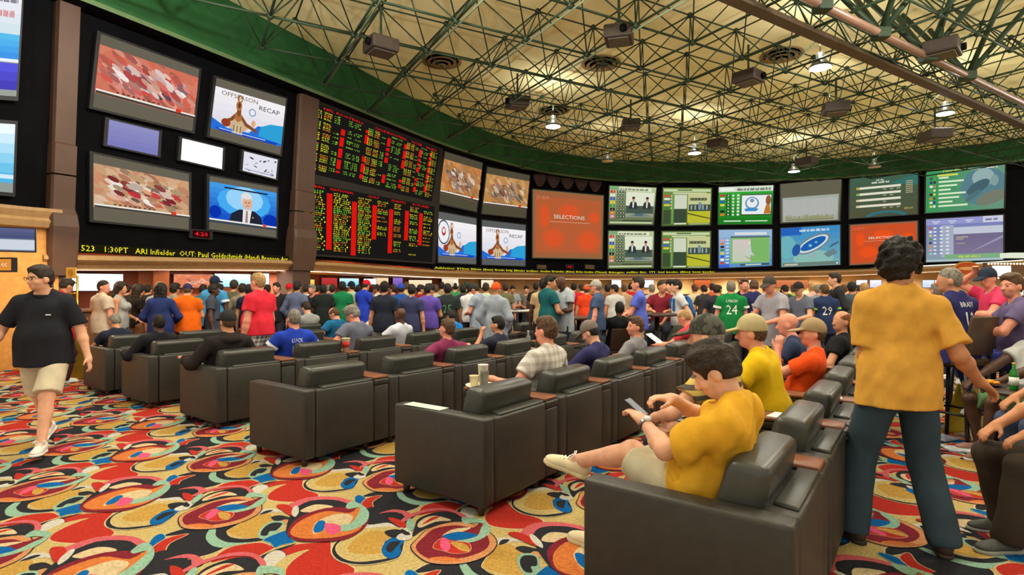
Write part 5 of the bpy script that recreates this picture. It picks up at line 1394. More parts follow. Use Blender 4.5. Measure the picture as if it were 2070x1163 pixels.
def person(label, loc, face, pose, height=1.76, vox=.016, group=None, skin_='light', hair=('short', 'brown'), cap=None, top=('tee', (120, 120, 120)), bottom=('pants', (50, 56, 70)), shoe=(226, 226, 222), sole=(236, 236, 232),
           hem=-.06, loose=1.0, seed=1, number=None, name_on_back=None, num_col=(236, 236, 236), collar=None, sleeve=.55, detail=False, posekey=None, pack=None, extra=None, stripe=None, legs=True, brim_back=False, numz=.31, band=None):
    p = pose; s = height / 1.78; key = posekey
    root = empty('person', loc, R(face - 90)); root.scale = (s, s, s); tag(root, label, 'person', group)
    def add(nm, me, m):
        o = bpy.data.objects.new(nm, me); COL.objects.link(o); o.parent = root
        if me.materials[0] is None: me.materials[0] = m
        elif me.materials[0] is not m: o.material_slots[0].link = 'OBJECT'; o.material_slots[0].material = m
        return o
    bd = add('body', shared('body', (key, 'body', vox, detail), body_mesh, p, vox, detail), skin(skin_))
    if detail: face_tint(bd.data, p, skin_, hair[1])
    tk, tc = top
    st = add('shirt', shared('shirt', (key, 'shirt', vox, tk, hem, loose, seed, sleeve), shirt_mesh, p, vox, tk, hem, loose, seed, sleeve), tc if not isinstance(tc, tuple) else cloth('%d_%d_%d' % tc, tc))
    if collar: add('collar', shared('collar', (key, 'collar', vox), collar_mesh, p, min(vox, .010)), cloth('%d_%d_%d' % collar, collar))
    if legs and bottom:
        bk, bc = bottom
        add('shorts' if bk == 'shorts' else ('skirt' if bk == 'skirt' else 'trousers'), shared('trousers', (key, 'bot', vox, bk, seed), bottom_mesh, p, vox, bk, seed + 1), bc if not isinstance(bc, tuple) else cloth('%d_%d_%d' % bc, bc))
    if legs and shoe:
        for i in (0, 1):
            so = add('shoe', shared('shoe', (key, 'shoe', vox, i), shoe_mesh, p, i, min(vox, .011)), mat('shoe_%d_%d_%d' % shoe, shoe, .6, .3, noise=.06))
            sm = add('sole', shared('sole', (key, 'sole', vox, i), sole_mesh, p, i, min(vox, .011)), mat('sole_%d_%d_%d' % sole, sole, .6, .3)); sm.parent = so
    if cap and hair and hair[0] not in ('bob', 'long', 'fringe'): hair = ('buzz', hair[1])
    if hair and hair[0] != 'bald': add('hair', shared('hair', (key, 'hair', vox, hair[0]), hair_mesh, p, min(vox, .009), hair[0]), hairm(hair[1]))
    if cap: add('cap', shared('cap', (key, 'cap', vox, brim_back), cap_mesh, p, min(vox, .009), brim_back), cap if not isinstance(cap, tuple) else cloth('%d_%d_%d' % cap, cap))
    if pack: add('backpack', shared('backpack', (key, 'pack', vox), pack_mesh, p, vox), cloth('%d_%d_%d' % pack, pack))
    if number: decal(root, st, p, number, 'jersey_number', .17, numz, num_col)
    if band:
        for i in (0, 1):
            up = unit(p.el[i] - p.sh[i]); c_ = p.sh[i] + (p.el[i] - p.sh[i]) * (sleeve - .12); gg = 1 + (p.girth - 1) * .7; r_ = .058 * gg + .0165 * loose + .006
            b_ = MB(); b_.tube(Vector(c_ - up * .022), Vector(c_ + up * .022), r_, 16, caps=False); b_.build('sleeve_band', mat('print_%d_%d_%d' % band, band, .7, .2, noise=0), st, True)
    if name_on_back: decal(root, st, p, name_on_back, 'jersey_name', .05, .465, num_col)
    root['_pose'] = 0; del root['_pose']
    return root
def decal(root, st, p, text, nm, h, zc, col, w=None):
    """lettering laid on the back of a shirt, following its surface"""
    me = st.data; bv = BVHTree.FromPolygons([v.co for v in me.vertices], [f.vertices for f in me.polygons])
    vs, fs, tw = text_faces(text, 1)
    bm = bmesh.new(); V = [bm.verts.new((x, y, 0)) for x, y in vs]
    for f in fs:
        try: bm.faces.new([V[i] for i in f])
        except ValueError: pass
    for _ in range(2): 
        es = [e for e in bm.edges if e.calc_length() > .16]
        if es: bmesh.ops.subdivide_edges(bm, edges=es, cuts=1)
    bmesh.ops.triangulate(bm, faces=bm.faces[:])
    sx = h * .82 if w is None else w / tw
    bad = []
    dirn = Vector(p.T @ np.array((0, 1.0, 0)))
    for v in bm.verts:
        x, y = v.co.x, v.co.y; o = Vector(p.f((x - tw / 2) * sx, -.6, zc + (y - .5) * h))
        hit, n, i, d = bv.ray_cast(o, dirn)
        if hit is None: bad.append(v)
        else: v.co = hit - dirn * .006
    bmesh.ops.delete(bm, geom=bad, context='VERTS')
    me2 = bpy.data.meshes.new(nm); bm.to_mesh(me2); bm.free()
    return link(nm, me2, st.parent, mat('print_%d_%d_%d' % col, col, .6, .2, noise=0))
def face_tint(me, p, sk, hc):
    """lips, brows, stubble and eyes as natural skin colouring of the body"""
    if 'Tint' in me.color_attributes: return
    n = len(me.vertices); co = np.empty(n * 3, np.float32); me.vertices.foreach_get('co', co); L = (co.reshape(-1, 3) - p.hp) @ p.H
    C = np.ones((n, 4), np.float32); x, y, z = np.abs(L[:, 0]), L[:, 1], L[:, 2]; f = (y > .03) & (z < .2) & (z > -.03)
    def near(cx, cz, rx, rz): return f & ((((x - cx) / rx)**2 + ((z - cz) / rz)**2) < 1)
    C[near(0, .033, .024, .010) & (y > .07), :3] = (.85, .55, .55)
    C[near(.031, .1, .015, .009) & (y > .06), :3] = (1.05, 1.25, 1.45)
    C[near(.031, .1, .007, .008) & (y > .06), :3] = (.12, .12, .14)
    b = np.array(lin(HAIRC[hc])) / np.array(lin(SKIN[sk])); C[near(.031, .119, .022, .0055) & (y > .055), :3] = np.minimum(b * 1.3, 1)
    st = f & (z < .055) & ~near(0, .033, .026, .012); C[st, :3] *= (.86, .88, .92)
    a = me.color_attributes.new('Tint', 'FLOAT_COLOR', 'POINT'); a.data.foreach_set('color', C.ravel())
    m = skin(sk).copy(); m.name = 'skin_face'; nt = m.node_tree; bs = nt.nodes['Principled BSDF']; src = bs.inputs['Base Color'].links[0].from_socket
    at_ = nt.nodes.new('ShaderNodeAttribute'); at_.attribute_name = 'Tint'; mul = nt.nodes.new('ShaderNodeVectorMath'); mul.operation = 'MULTIPLY'
    nt.links.new(src, mul.inputs[0]); nt.links.new(at_.outputs['Color'], mul.inputs[1]); nt.links.new(mul.outputs[0], bs.inputs['Base Color']); me.materials[0] = m
# ------------------------------------------------------------------ poses
def mk(**k): return Pose(**k)
_sitL = ((-.11, .47, .085), (-.14, .6, 1.2)); _sitR = ((.11, .47, .085), (.14, .6, 1.2))
POSES = {
 'stand': dict(),
 'stand_b': dict(LL=((-.15, .03, .085), (-.16, 1, .5)), RL=((.13, -.06, .085), (.16, 1, .5)), LA=((-.26, .10, .82), (-.7, -.4, 1.1)), RA=((.25, .0, .80), (.6, -.6, 1.1)), head=(12, 4, 0)),
 'lookr': dict(head=(-62, 0, 0)), 'lookl': dict(head=(62, 0, 0)), 'look_up': dict(head=(10, -12, 0)),
 'fold': dict(LA=((-.07, .25, 1.10), (-.7, -.3, .9)), RA=((.07, .25, 1.08), (.7, -.3, .9)), head=(5, 22, 0)),
 'foldr': dict(LA=((-.07, .25, 1.10), (-.7, -.3, .9)), RA=((.07, .25, 1.08), (.7, -.3, .9)), head=(-50, 8, 0)),
 'crossed': dict(LA=((.10, .19, 1.18), (-.6, .2, .8)), RA=((-.10, .21, 1.15), (.6, .2, .8)), head=(0, -4, 0), curl=(.3, .3)),
 'pocket': dict(LA=((-.20, .07, .93), (-.8, -.5, 1.1)), RA=((.20, .07, .93), (.8, -.5, 1.1)), curl=(.8, .8)),
 'big': dict(girth=1.14, belly=.05), 'bigfold': dict(girth=1.16, belly=.05, LA=((-.09, .30, 1.06), (-.7, -.3, .9)), RA=((.09, .30, 1.08), (.7, -.3, .9)), head=(8, 15, 0)),
 'bigr': dict(girth=1.15, belly=.05, head=(-65, 0, 0)),
 'woman': dict(woman=True, girth=.93), 'womanr': dict(woman=True, girth=.93, LA=((-.05, .27, 1.05), (-.6, -.3, .9)), head=(-20, 0, 0)), 'womanbig': dict(woman=True, girth=1.12, LA=((-.2, .22, 1.0), (-.7, -.4, 1.0)), RA=((.2, .22, 1.02), (.7, -.4, 1.0))),
 'reach': dict(RA=((.18, .40, 1.12), (.6, -.4, .9)), LA=((-.12, .36, 1.08), (-.7, -.3, .9)), lean=(6, 0), head=(10, 12, 0)),
 'walk': dict(LL=((-.10, .34, .085), (-.1, 1.2, .5)), RL=((.10, -.34, .14), (.1, .9, .5)), LA=((-.30, -.22, .86), (-.5, -.9, 1.1)), RA=((.30, .26, .92), (.6, -.5, .9)), lean=(4, 0), footpitch=(6, -28)),
 'sit': dict(hip=(0, .03, .455), lean=(-21, 0), LL=_sitL, RL=_sitR, LA=((-.31, .27, .72), (-.42, -.6, .6)), RA=((.31, .27, .72), (.42, -.6, .6)), head=(0, 8, 0)),
 'sit_d': dict(hip=(0, .03, .455), lean=(-15, 0), LL=_sitL, RL=_sitR, LA=((-.12, .34, .70), (-.6, -.2, .6)), RA=((.12, .34, .70), (.6, -.2, .6)), head=(4, 34, 0)),
 'sit_l': dict(hip=(0, .03, .455), lean=(-17, 0), LL=_sitL, RL=_sitR, LA=((-.33, .22, .70), (-.45, -.6, .55)), RA=((.12, .34, .70), (.6, -.2, .6)), head=(48, 2, 0)),
 'sit_r': dict(hip=(0, .03, .455), lean=(-17, 0), LL=_sitL, RL=_sitR, RA=((.33, .22, .70), (.45, -.6, .55)), LA=((-.12, .34, .70), (-.6, -.2, .6)), head=(-45, 2, 0)),
 'sit_fwd': dict(hip=(0, 0, .46), lean=(12, 0), LL=_sitL, RL=_sitR, LA=((-.14, .42, .64), (-.7, .1, .7)), RA=((.14, .42, .64), (.7, .1, .7)), head=(8, 0, 0)),
 'sit_wide': dict(hip=(0, .03, .455), lean=(-18, 0), LL=_sitL, RL=_sitR, RA=((.62, .02, .86), (.5, -.5, .7)), LA=((-.33, .16, .70), (-.8, -.3, .7)), head=(14, -2, 0)),
 'sit_chin': dict(hip=(0, .03, .455), lean=(-15, 0), LL=_sitL, RL=_sitR, LA=((-.04, .18, .985), (-.40, .2, .5)), RA=((.31, .27, .70), (.7, -.4, .7)), head=(20, 4, 0), curl=(1.0, .5), handdir=((.2, -.1, 1), None)),
 'sit_big': dict(hip=(0, .03, .455), lean=(-16, 0), girth=1.17, belly=.05, LL=_sitL, RL=_sitR, LA=((-.33, .24, .72), (-.45, -.6, .55)), RA=((.33, .26, .72), (.45, -.6, .55)), head=(0, 6, 0)),
 'sit_bigd': dict(hip=(0, .03, .455), lean=(-10, 8), girth=1.17, belly=.05, LL=_sitL, RL=_sitR, LA=((-.33, .22, .70), (-.5, -.6, .55)), RA=((.2, .3, .68), (.9, -.4, .7)), head=(36, 34, 0)),
 'stool': dict(hip=(0, 0, .88), lean=(4, 0), LL=((-.16, .30, .36), (-.16, .7, 1.2)), RL=((.16, .30, .36), (.16, .7, 1.2)), LA=((-.16, .42, 1.14), (-.7, -.1, .9)), RA=((.16, .42, 1.14), (.7, -.1, .9)), head=(38, 0, 0), girth=1.1),
}
_pc = {}
def P_(k):
    if k not in _pc: _pc[k] = mk(**POSES[k])
    return _pc[k]
def vox_for(d): return .009 if d < 4 else (.0115 if d < 6 else (.0145 if d < 8.2 else (.018 if d < 10.6 else .022)))
PLACED = []
def clear_spot(px, d, r=.27):
    """step back along the line of sight until the spot is free of chairs and of the people already placed"""
    d0 = d
    while d < d0 + 3.2:
        x = (px - CX) / F * d; A_ = x * AX.x + d * AX.y; B_ = x * BX.x + d * BX.y; bad = False
        for k, (a, b) in enumerate(ROWS):
            if a - r < A_ < a + .88 + r and b - r < B_ < b + PITCH * NCOLS[k] + r: bad = True
        if not bad and all(math.hypot(x - X, d - Y) > r + R_ - .12 for X, Y, R_ in PLACED): break
        d += .08
    PLACED.append(((px - CX) / F * d, d, r)); return d
def stand(px, ytop, d, face, pose, label, top, bottom=('pants', (46, 50, 60)), hair=('short', 'dark'), sk='light', cap=None, H=None, **k):
    d = clear_spot(px, d)
    h = H or min(1.93, max(1.58, EYE + (Y0 - ytop) * d / F)); k.setdefault('vox', vox_for(d))
    return person(label, ((px - CX) / F * d, d, 0), face, P_(pose), h, posekey=pose, hair=hair, skin_=sk, cap=cap, top=top, bottom=bottom, **k)
FACE_A = math.degrees(math.atan2(AX.y, AX.x))
def seat(r, c, pose, label, top, bottom=('pants', (46, 50, 60)), hair=('short', 'dark'), sk='light', cap=None, db=0.0, da=0.0, turn=0.0, ytop=None, H=1.74, **k):
    p = rowpt(r, PITCH * c + .44 + db, .50 + da); k.setdefault('vox', vox_for(p.y)); q = P_(pose)
    if ytop is not None:       # height so that the crown of the head is where the photo has it
        tz = (q.hp + q.H @ np.array((0, 0, .222)))[2]; H = 1.78 * min(1.06, max(.9, (EYE - (ytop - Y0) * p.y / F) / tz))
    return person(label, p, FACE_A + turn, q, H, posekey=pose, hair=hair, skin_=sk, cap=cap, top=top, bottom=bottom, group=k.pop('group', None), **k)
BLK = (26, 26, 30); NAV = (32, 40, 66); GREY = (126, 128, 136); DJ = (40, 48, 62); KH = (186, 172, 140)

# ------------------------------------------------------------------ the two men in gold tees near the camera
P1 = mk(LL=((-.225, .04, .085), (-.24, 1, .5)), RL=((.205, -.07, .085), (.24, 1, .5)), RA=((.44, .04, .98), (.02, -.5, 1.1)), LA=((-.08, .27, 1.05), (-.34, -.5, .8)), head=(-58, 3, 2), lean=(2, 1), girth=1.05, belly=.03, toes=(22, -26), handdir=(None, (.7, .1, -.55)), curl=(.5, .55))
person('standing man in a faded gold tee and dark jeans with curly black hair', (2.30, 3.30, 0), 80, P1, 1.80, .009, None, 'olive', ('curly', 'black'), None, ('tee', (214, 158, 66)), ('pants', (54, 70, 80)), (62, 48, 36), (52, 40, 32), hem=-.115, loose=1.25, posekey='hero_stand', detail=True, sleeve=.80)
P2 = mk(hip=(0, 0, .50), lean=(-17, -3), twist=4, head=(8, 38, 0), girth=1.06, belly=.03, LL=((.15, .74, .545), (.05, .34, 1.6)), RL=((.27, .70, .085), (.2, .8, 1.2)), LA=((.00, .28, .865), (-.60, .0, .45)), RA=((.12, .17, .97), (.7, .0, .6)), toes=(12, -8), footpitch=(14, 0), curl=(.7, .9), handdir=((.25, .55, .25), (-.45, .55, .1)))
SEAT2 = rowpt(0, .40, .47)
h2 = person('seated man in a gold tee and khaki shorts with crossed legs, looking down', SEAT2, FACE_A, P2, 1.78, .009, None, 'light', ('thick', 'dark'), None, ('tee', (220, 164, 44)), ('shorts', (196, 186, 158)), (222, 208, 170), (206, 190, 150), hem=-.08, loose=1.6, posekey='hero_sit', detail=True, sleeve=.8)
# watch on the left wrist and the phone in the hands
def on_wrist(root, p, i, nm, m, m2=None, up=.035):
    w = p.wr[i]; ax = unit(p.wr[i] - p.el[i]); c = w - ax * up; b = MB(); a0, a1 = Vector(c - ax * .009), Vector(c + ax * .009); b.tube(a0, a1, .034, 20, caps=False); b.tube(a0, a1, .0375, 20, caps=False)
    s_ = b.build(nm, m, root, True)
    if m2 is not None:
        o = unit(np.cross(ax, (1, 0, .2))); o = o if o[2] > 0 or True else -o; b = MB(); b.tube(Vector(c - o * .03), Vector(c - o * .044), .019, 16); b.build('watch_face', m2, s_, True)
m_steel = mat('steel_watch', (176, 176, 176), .25, .5, metal=.9, noise=0)
on_wrist(h2, P2, 0, 'watch_strap', m_steel, mat('pale_dial', (206, 206, 214), .3, .5, noise=0))
c = P2.wr[0] + P2.hd[0] * .09 + np.array((.03, .0, .012)); ph = empty('phone', Vector(SEAT2) + Matrix.Rotation(R(FACE_A - 90), 3, 'Z') @ Vector(c), R(FACE_A - 90)); tag(ph, 'black phone in the hands of the seated man in gold tee', 'phone')
M = Matrix.Rotation(R(35), 4, 'X'); m = MB(); m.box((-.034, -.065, 0), (.034, .065, .01), M, .004); m.build('case', mat('phone_black', (24, 24, 28), .3, .5), ph); m = MB(); m.box((-.03, -.058, .0102), (.03, .058, .011), M); m.build('display', mat('phone_display', (120, 130, 150), .2, .5), ph)
# loop of the shoelace on the raised shoe
def laces(root, p, i):
    fw, up, sd = p.foot(i); a = p.an[i]; q = lambda x, y, z: Vector(a + sd * x + fw * y + up * z); b = MB()
    for k in range(4): b.tube(q(-.026, .04 + k * .022, .004 - k * .008), q(.026, .045 + k * .022, .004 - k * .008), .004, 6)
    for sg in (-1, 1): b.path([q(0, .03, .012), q(sg * .03, .035, .035), q(sg * .05, .05, .02), q(sg * .012, .035, .012)], .0032, 6)
    return b.build('laces', m_paper, root, True)
laces(h2, P2, 0)

# ------------------------------------------------------------------ the walker at the left
PW = mk(LL=((-.10, .36, .085), (-.1, 1.2, .5)), RL=((.11, -.38, .15), (.1, .9, .5)), LA=((-.36, .02, .86), (-.6, -.8, 1.1)), RA=((.34, .20, .98), (.7, -.6, 1.0)), lean=(3, 0), head=(-38, 2, 0), girth=1.1, belly=.035, footpitch=(4, -26), toes=(6, -10))
hw = person('walking man in a black polo shirt and khaki shorts with white sneakers', (-4.43, 5.25, 0), 290, PW, 1.75, .0115, None, 'light', ('short', 'dark'), None, ('tee', (34, 35, 42)), ('shorts', (206, 194, 168)), (232, 228, 222), (240, 238, 234), hem=-.12, loose=1.3, posekey='walker', detail=True, collar=(30, 31, 38), sleeve=.78)
b = MB(); hp = lambda x, y, z: Vector(PW.hp + PW.H @ np.array((x, y, z)))
for sg in (-1, 1):
    for k in range(10):
        t0, t1 = 2*math.pi*k/10, 2*math.pi*(k+1)/10; b.tube(hp(sg*.033 + .022*math.cos(t0), .104, .1 + .016*math.sin(t0)), hp(sg*.033 + .022*math.cos(t1), .104, .1 + .016*math.sin(t1)), .002, 5)
    b.tube(hp(sg*.055, .102, .105), hp(sg*.08, .0, .1), .002, 5)
b.tube(hp(-.011, .108, .103), hp(.011, .108, .103), .002, 5); b.build('glasses', m_black, hw)
b = MB(); bo = lambda x, z: Vector(PW.f(x, .137, z)); b.box((-.02, -.003, -.005), (.02, .003, .005), Matrix.Translation(bo(-.085, .37))); b.build('chest_logo', m_paper, hw)
laces(hw, PW, 0)

# ------------------------------------------------------------------ seated guests in the armchairs
seat(0, 1, 'sit_fwd', 'seated man in a grey camouflage cap and tan striped shirt beyond the gold tee', ('tee', stripes('rugby_stripe', (206, 176, 96), (92, 84, 76), 5.2)), hair=('short', 'grey'), cap=patches('camouflage', (92, 92, 84), (60, 62, 56)), loose=1.3, db=.06, da=.10, ytop=640)
seat(0, 2, 'sit_fwd', 'seated man in a bright yellow tee and beige cap, back turned', ('tee', (224, 184, 22)), hair=('short', 'brown'), sk='ruddy', cap=(186, 172, 130), db=-.05, da=.02, loose=1.4, ytop=640)
seat(0, 3, 'sit_chin', 'seated man in an orange jersey and tan cap with his hand at his mouth', ('tee', (240, 84, 26)), hair=('short', 'brown'), cap=(160, 136, 104), sk='ruddy', detail=True, number=None, ytop=645)
seat(0, 4, 'sit_fwd', 'bald seated man leaning forward beyond the orange jersey', ('tee', (46, 56, 86)), hair=None, sk='ruddy', db=.0, da=.12, ytop=634)
seat(0, 5, 'sit_l', 'seated man with thin red hair in a black shirt beside the bald man', ('tee', BLK), hair=('fringe', 'red'), sk='tan', ytop=628)
seat(1, 1, 'sit_big', 'large seated man in a white and tan plaid shirt', ('tee', checks('plaid_shirt', (214, 210, 206), (176, 166, 156), 14)), hair=('short', 'brown'), sk='ruddy', db=-.02, loose=1.5, detail=True, collar=(196, 182, 160), vox=.0115, ytop=640)
seat(1, 2, 'sit_d', 'seated youth in a grey flat cap and navy long sleeves', ('long', (52, 52, 98)), hair=('short', 'black'), sk='light', cap=(118, 106, 102), detail=True, ytop=652)
seat(1, 3, 'sit_l', 'seated man with cropped brown hair in a grey tee beside the flat cap', ('tee', (134, 132, 140)), hair=('short', 'brown'), sk='ruddy', detail=True, ytop=640)
seat(1, 5, 'sit_d', 'bald seated man in a coral red polo reading a sheet', ('tee', (206, 62, 76)), hair=('fringe', 'blond'), sk='ruddy', ytop=628)
seat(2, 2, 'sit_wide', 'seated man in a plum tee with his arm along the next chair', ('tee', (132, 50, 88)), hair=('short', 'brown'), sk='ruddy', db=-.18, ytop=645)
seat(2, 3, 'sit_chin', 'seated dark-haired man in navy with a hand at his mouth', ('tee', (46, 50, 68)), hair=('short', 'black'), sk='tan', db=-.15, da=-.05, detail=True, ytop=648)
seat(3, 0, 'sit_big', 'seated man in a black hooded jacket with purple collar and dark cap', ('hood', (40, 34, 34)), hair=('short', 'brown'), sk='tan', cap=(44, 44, 44), db=-.12, collar=(126, 108, 176), ytop=628)
seat(3, 1, 'sit_big', 'seated man with shaved head in a royal blue numbered jersey with lettered back', ('tee', (36, 64, 176)), hair=('buzz', 'grey'), sk='ruddy', db=-.14, da=.10, turn=-10, number='12', name_on_back='LUCK', ytop=625, band=(226,230,240))
seat(3, 2, 'sit_bigd', 'heavy seated man with grey hair in a slate polo, head bowed', ('tee', (104, 106, 124)), hair=('thick', 'grey'), sk='ruddy', db=-.12, da=.12, collar=(160, 130, 140), ytop=622)
seat(3, 3, 'sit', 'seated bald dark-skinned man in a white jersey', ('tee', (206, 208, 222)), hair=None, sk='dark', db=-.12, da=.25, ytop=622)
seat(3, 4, 'sit_d', 'seated man in a light blue jersey with number 1', ('tee', (36, 130, 216)), hair=('buzz', 'black'), sk='brown', db=-.05, number='1', ytop=628)
seat(4, 0, 'sit_big', 'seated bald dark-skinned man in a black jacket in the fifth row', ('long', (32, 32, 38)), hair=('buzz', 'black'), sk='dark', db=-.12, da=.12, ytop=636)
seat(4, 3, 'sit_bigd', 'bald seated man in a teal blue shirt bent to the side', ('tee', (28, 96, 140)), hair=('fringe', 'brown'), sk='ruddy', db=-.12, da=.12, ytop=624)
seat(4, 4, 'sit', 'seated guest in a white cap and pale shirt before the green tee', ('tee', (206, 206, 196)), hair=('short', 'brown'), cap=(222, 222, 218), db=-.12, da=.12, ytop=612)
seat(5, 0, 'sit_d', 'seated grey-haired man in a dark navy shirt at the farthest aisle seat', ('tee', (38, 42, 58)), hair=('buzz', 'grey'), sk='tan', db=-.12, da=.12, ytop=648)
seat(5, 3, 'sit_d', 'seated guest in a pale grey shirt turned away in the sixth row', ('tee', (150, 150, 150)), hair=('short', 'dark'), db=.2, ytop=612)
seat(4, 5, 'sit_l', 'seated man in a navy blue jersey turned to his side', ('tee', (44, 56, 96)), hair=('short', 'black'), sk='tan', db=.1, ytop=625)
pp = paper(1, PITCH*5 + .44, .89, .22, .30, 'white sheet held before the coral red polo', .74, .1); pp.rotation_euler = (R(35), 0, ROWZ)

# ------------------------------------------------------------------ standing guests, nearer ones
R45 = dict
stand(524, 552, 7.5, 165, 'big', 'tall fair man in a coral red tee and checked shorts', ('tee', (216, 44, 60)), ('shorts', checks('checked_shorts', (206, 206, 190), (70, 80, 90), 16)), ('short', 'blond'), 'ruddy', hem=-.02, loose=1.4, vox=.0115, detail=True)
stand(1566, 557, 7.9, 205, 'reach', 'man in a plain grey tee and khaki shorts bending over something', ('tee', (158, 156, 166)), ('shorts', (150, 128, 106)), ('short', 'black'), 'ruddy', hem=-.2, loose=1.6, cap=(70, 66, 62))
stand(1896, 572, 8.2, 90, 'stand', 'red-haired guest in an orange top beyond the standing man', ('tee', (220, 90, 50)), hair=('short', 'grey'), sk='ruddy')
stand(430, 574, 8.5, 20, 'stand', 'guest in dark slate passing before the light blue jersey', ('tee', (62, 68, 82)), ('pants', (34, 36, 44)), ('short', 'black'), 'dark', hem=-.12, loose=1.4)
stand(378, 573, 8.7, 105, 'bigfold', 'man in a bright orange tee and dark purple cap', ('tee', (236, 104, 20)), ('pants', (60, 32, 36)), ('short', 'brown'), 'light', cap=(52, 44, 80), hem=-.12, loose=1.4)
stand(1478, 567, 8.8, 72, 'big', 'grey-haired man in a green football jersey with number 24', ('tee', (24, 124, 64)), ('pants', (40, 44, 56)), ('buzz', 'grey'), 'ruddy', hem=-.14, loose=1.6, number='24', name_on_back='LYNCH', band=(232,236,232))
stand(125, 561, 8.9, 60, 'fold', 'standing man in a red number 8 football jersey beside the brass sign', ('tee', (186, 30, 44)), ('pants', (60, 30, 34)), ('short', 'dark'), 'tan', hem=-.22, loose=1.5, number='8', band=(226,226,226))
stand(325, 573, 8.9, 110, 'womanbig', 'woman with black bobbed hair in a navy jacket', ('long', (40, 52, 104)), ('pants', (36, 40, 96)), ('bob', 'black'), 'dark', hem=-.14)
stand(1524, 564, 8.9, 60, 'fold', 'fair man in a navy jersey with number 3 and pale sleeve bands', ('tee', (46, 46, 92)), ('pants', (36, 34, 60)), ('short', 'brown'), 'ruddy', hem=-.16, loose=1.5, number='3', band=(190,196,220))
stand(503, 576, 9.0, 95, 'stand', 'guest in a navy tee half hidden by the coral tee', ('tee', (28, 34, 62)), ('pants', (30, 34, 60)), ('short', 'black'), 'tan')
stand(600, 569, 9.0, 82, 'pocket', 'man in a blue grey long sleeved shirt with black trousers', ('long', (96, 104, 136)), ('pants', (30, 34, 50)), ('short', 'black'), 'tan', hem=-.08, loose=1.5)
stand(777, 569, 9.0, 92, 'stand', 'man in a black polo and grey shorts with black cap', ('tee', (36, 40, 54)), ('shorts', (132, 132, 128)), ('buzz', 'black'), 'tan', hem=-.08, loose=1.4, cap=(40, 34, 34), detail=False)
stand(966, 572, 9.0, 150, 'fold', 'man in a light blue grey tee and dark cap looking sideways', ('tee', (150, 162, 180)), ('shorts', (190, 182, 160)), ('short', 'dark'), 'ruddy', cap=(52, 58, 54), hem=-.2, loose=1.5)
stand(1207, 566, 9.0, 160, 'stand', 'man in a grey cap and navy tee with faded jeans', ('tee', (66, 86, 120)), ('pants', (116, 128, 156)), ('short', 'grey'), 'ruddy', cap=(172, 166, 156), hem=-.1, loose=1.5)
stand(1291, 559, 9.0, 168, 'crossed', 'man in a bright blue polo with folded arms and khaki trousers', ('tee', (88, 104, 206)), ('pants', (196, 180, 152)), ('short', 'dark'), 'ruddy', hem=-.06, loose=1.4)
stand(1374, 565, 9.0, 176, 'walk', 'man in a white tee carrying a blue backpack', ('tee', (206, 206, 208)), ('shorts', (96, 100, 84)), ('short', 'black'), 'light', pack=(44, 96, 160), hem=-.04)
stand(653, 577, 9.2, 100, 'big', 'broad guest in a black tee below the odds board', ('tee', (32, 38, 36)), ('pants', (40, 40, 44)), ('short', 'black'), 'dark', hem=-.12, loose=1.5)
stand(1002, 571, 9.2, 70, 'pocket', 'person in a baggy grey sweatshirt and orange knit cap', ('long', (146, 154, 168)), ('pants', (150, 156, 168)), None, 'tan', cap=(236, 84, 36), hem=-.22, loose=2.0)
stand(1108, 556, 9.2, 30, 'foldr', 'man in a dark teal tee and khaki shorts talking under the orange screen', ('tee', (28, 92, 98)), ('shorts', (172, 152, 116)), ('short', 'black'), 'tan', hem=-.06, loose=1.4)
stand(207, 566, 9.3, 66, 'lookr', 'man in a plain beige tee facing the bright television', ('tee', (206, 188, 166)), ('shorts', (206, 186, 150)), ('buzz', 'dark'), 'ruddy', hem=-.12, loose=1.5)
stand(905, 573, 9.3, 92, 'big', 'guest in a black jersey with a green number', ('tee', (40, 48, 48)), ('pants', (30, 32, 34)), ('short', 'black'), 'brown', hem=-.18, loose=1.5, number='25', num_col=(96, 150, 96))
stand(832, 577, 9.4, 85, 'stand_b', 'man in a dark slate tee between the blue cap and the purple tee', ('tee', (58, 62, 96)), ('pants', (52, 58, 96)), ('short', 'black'), 'tan', hem=-.1)
stand(866, 574, 9.4, 86, 'foldr', 'man in a purple tee and khaki shorts', ('tee', (98, 76, 168)), ('shorts', (176, 160, 122)), ('thick', 'black'), 'tan', hem=-.08, loose=1.5)
stand(1622, 569, 9.4, 205, 'reach', 'man in a slate tee and black cap reaching for the table', ('tee', (98, 104, 122)), ('pants', (50, 54, 66)), ('short', 'black'), 'light', cap=(44, 40, 36))
stand(1504, 562, 9.5, 262, 'pocket', 'man in a black tee facing the hall beside the green jersey', ('tee', (38, 42, 54)), hair=('short', 'brown'), sk='ruddy')
stand(242, 570, 9.6, 20, 'womanr', 'long-haired woman in a pale grey top beside the beige tee', ('tank', (170, 172, 170)), ('skirt', (160, 164, 166)), ('long', 'dark'), 'tan')
stand(433, 558, 9.6, 85, 'big', 'tall guest in a light blue jersey with white sleeve bands', ('tee', (70, 150, 206)), hair=('short', 'black'), sk='dark', hem=-.14, loose=1.6, cap=(30, 40, 66), band=(232,236,240))
stand(692, 570, 9.6, 92, 'stand_b', 'guest in a long bright green tee', ('tee', (26, 122, 76)), ('pants', (20, 74, 50)), ('thick', 'black'), 'dark', hem=-.2, loose=1.7)
stand(278, 590, 9.7, 60, 'woman', 'woman in a black top and brown skirt with dark hair', ('tee', (34, 28, 26)), ('skirt', (150, 104, 70)), ('bob', 'dark'), 'tan')
stand(1140, 556, 9.7, 215, 'fold', 'bald dark-skinned man in a long loose grey tee facing the teal tee', ('tee', (170, 178, 188)), ('shorts', (36, 40, 60)), None, 'dark', hem=-.22, loose=1.8)
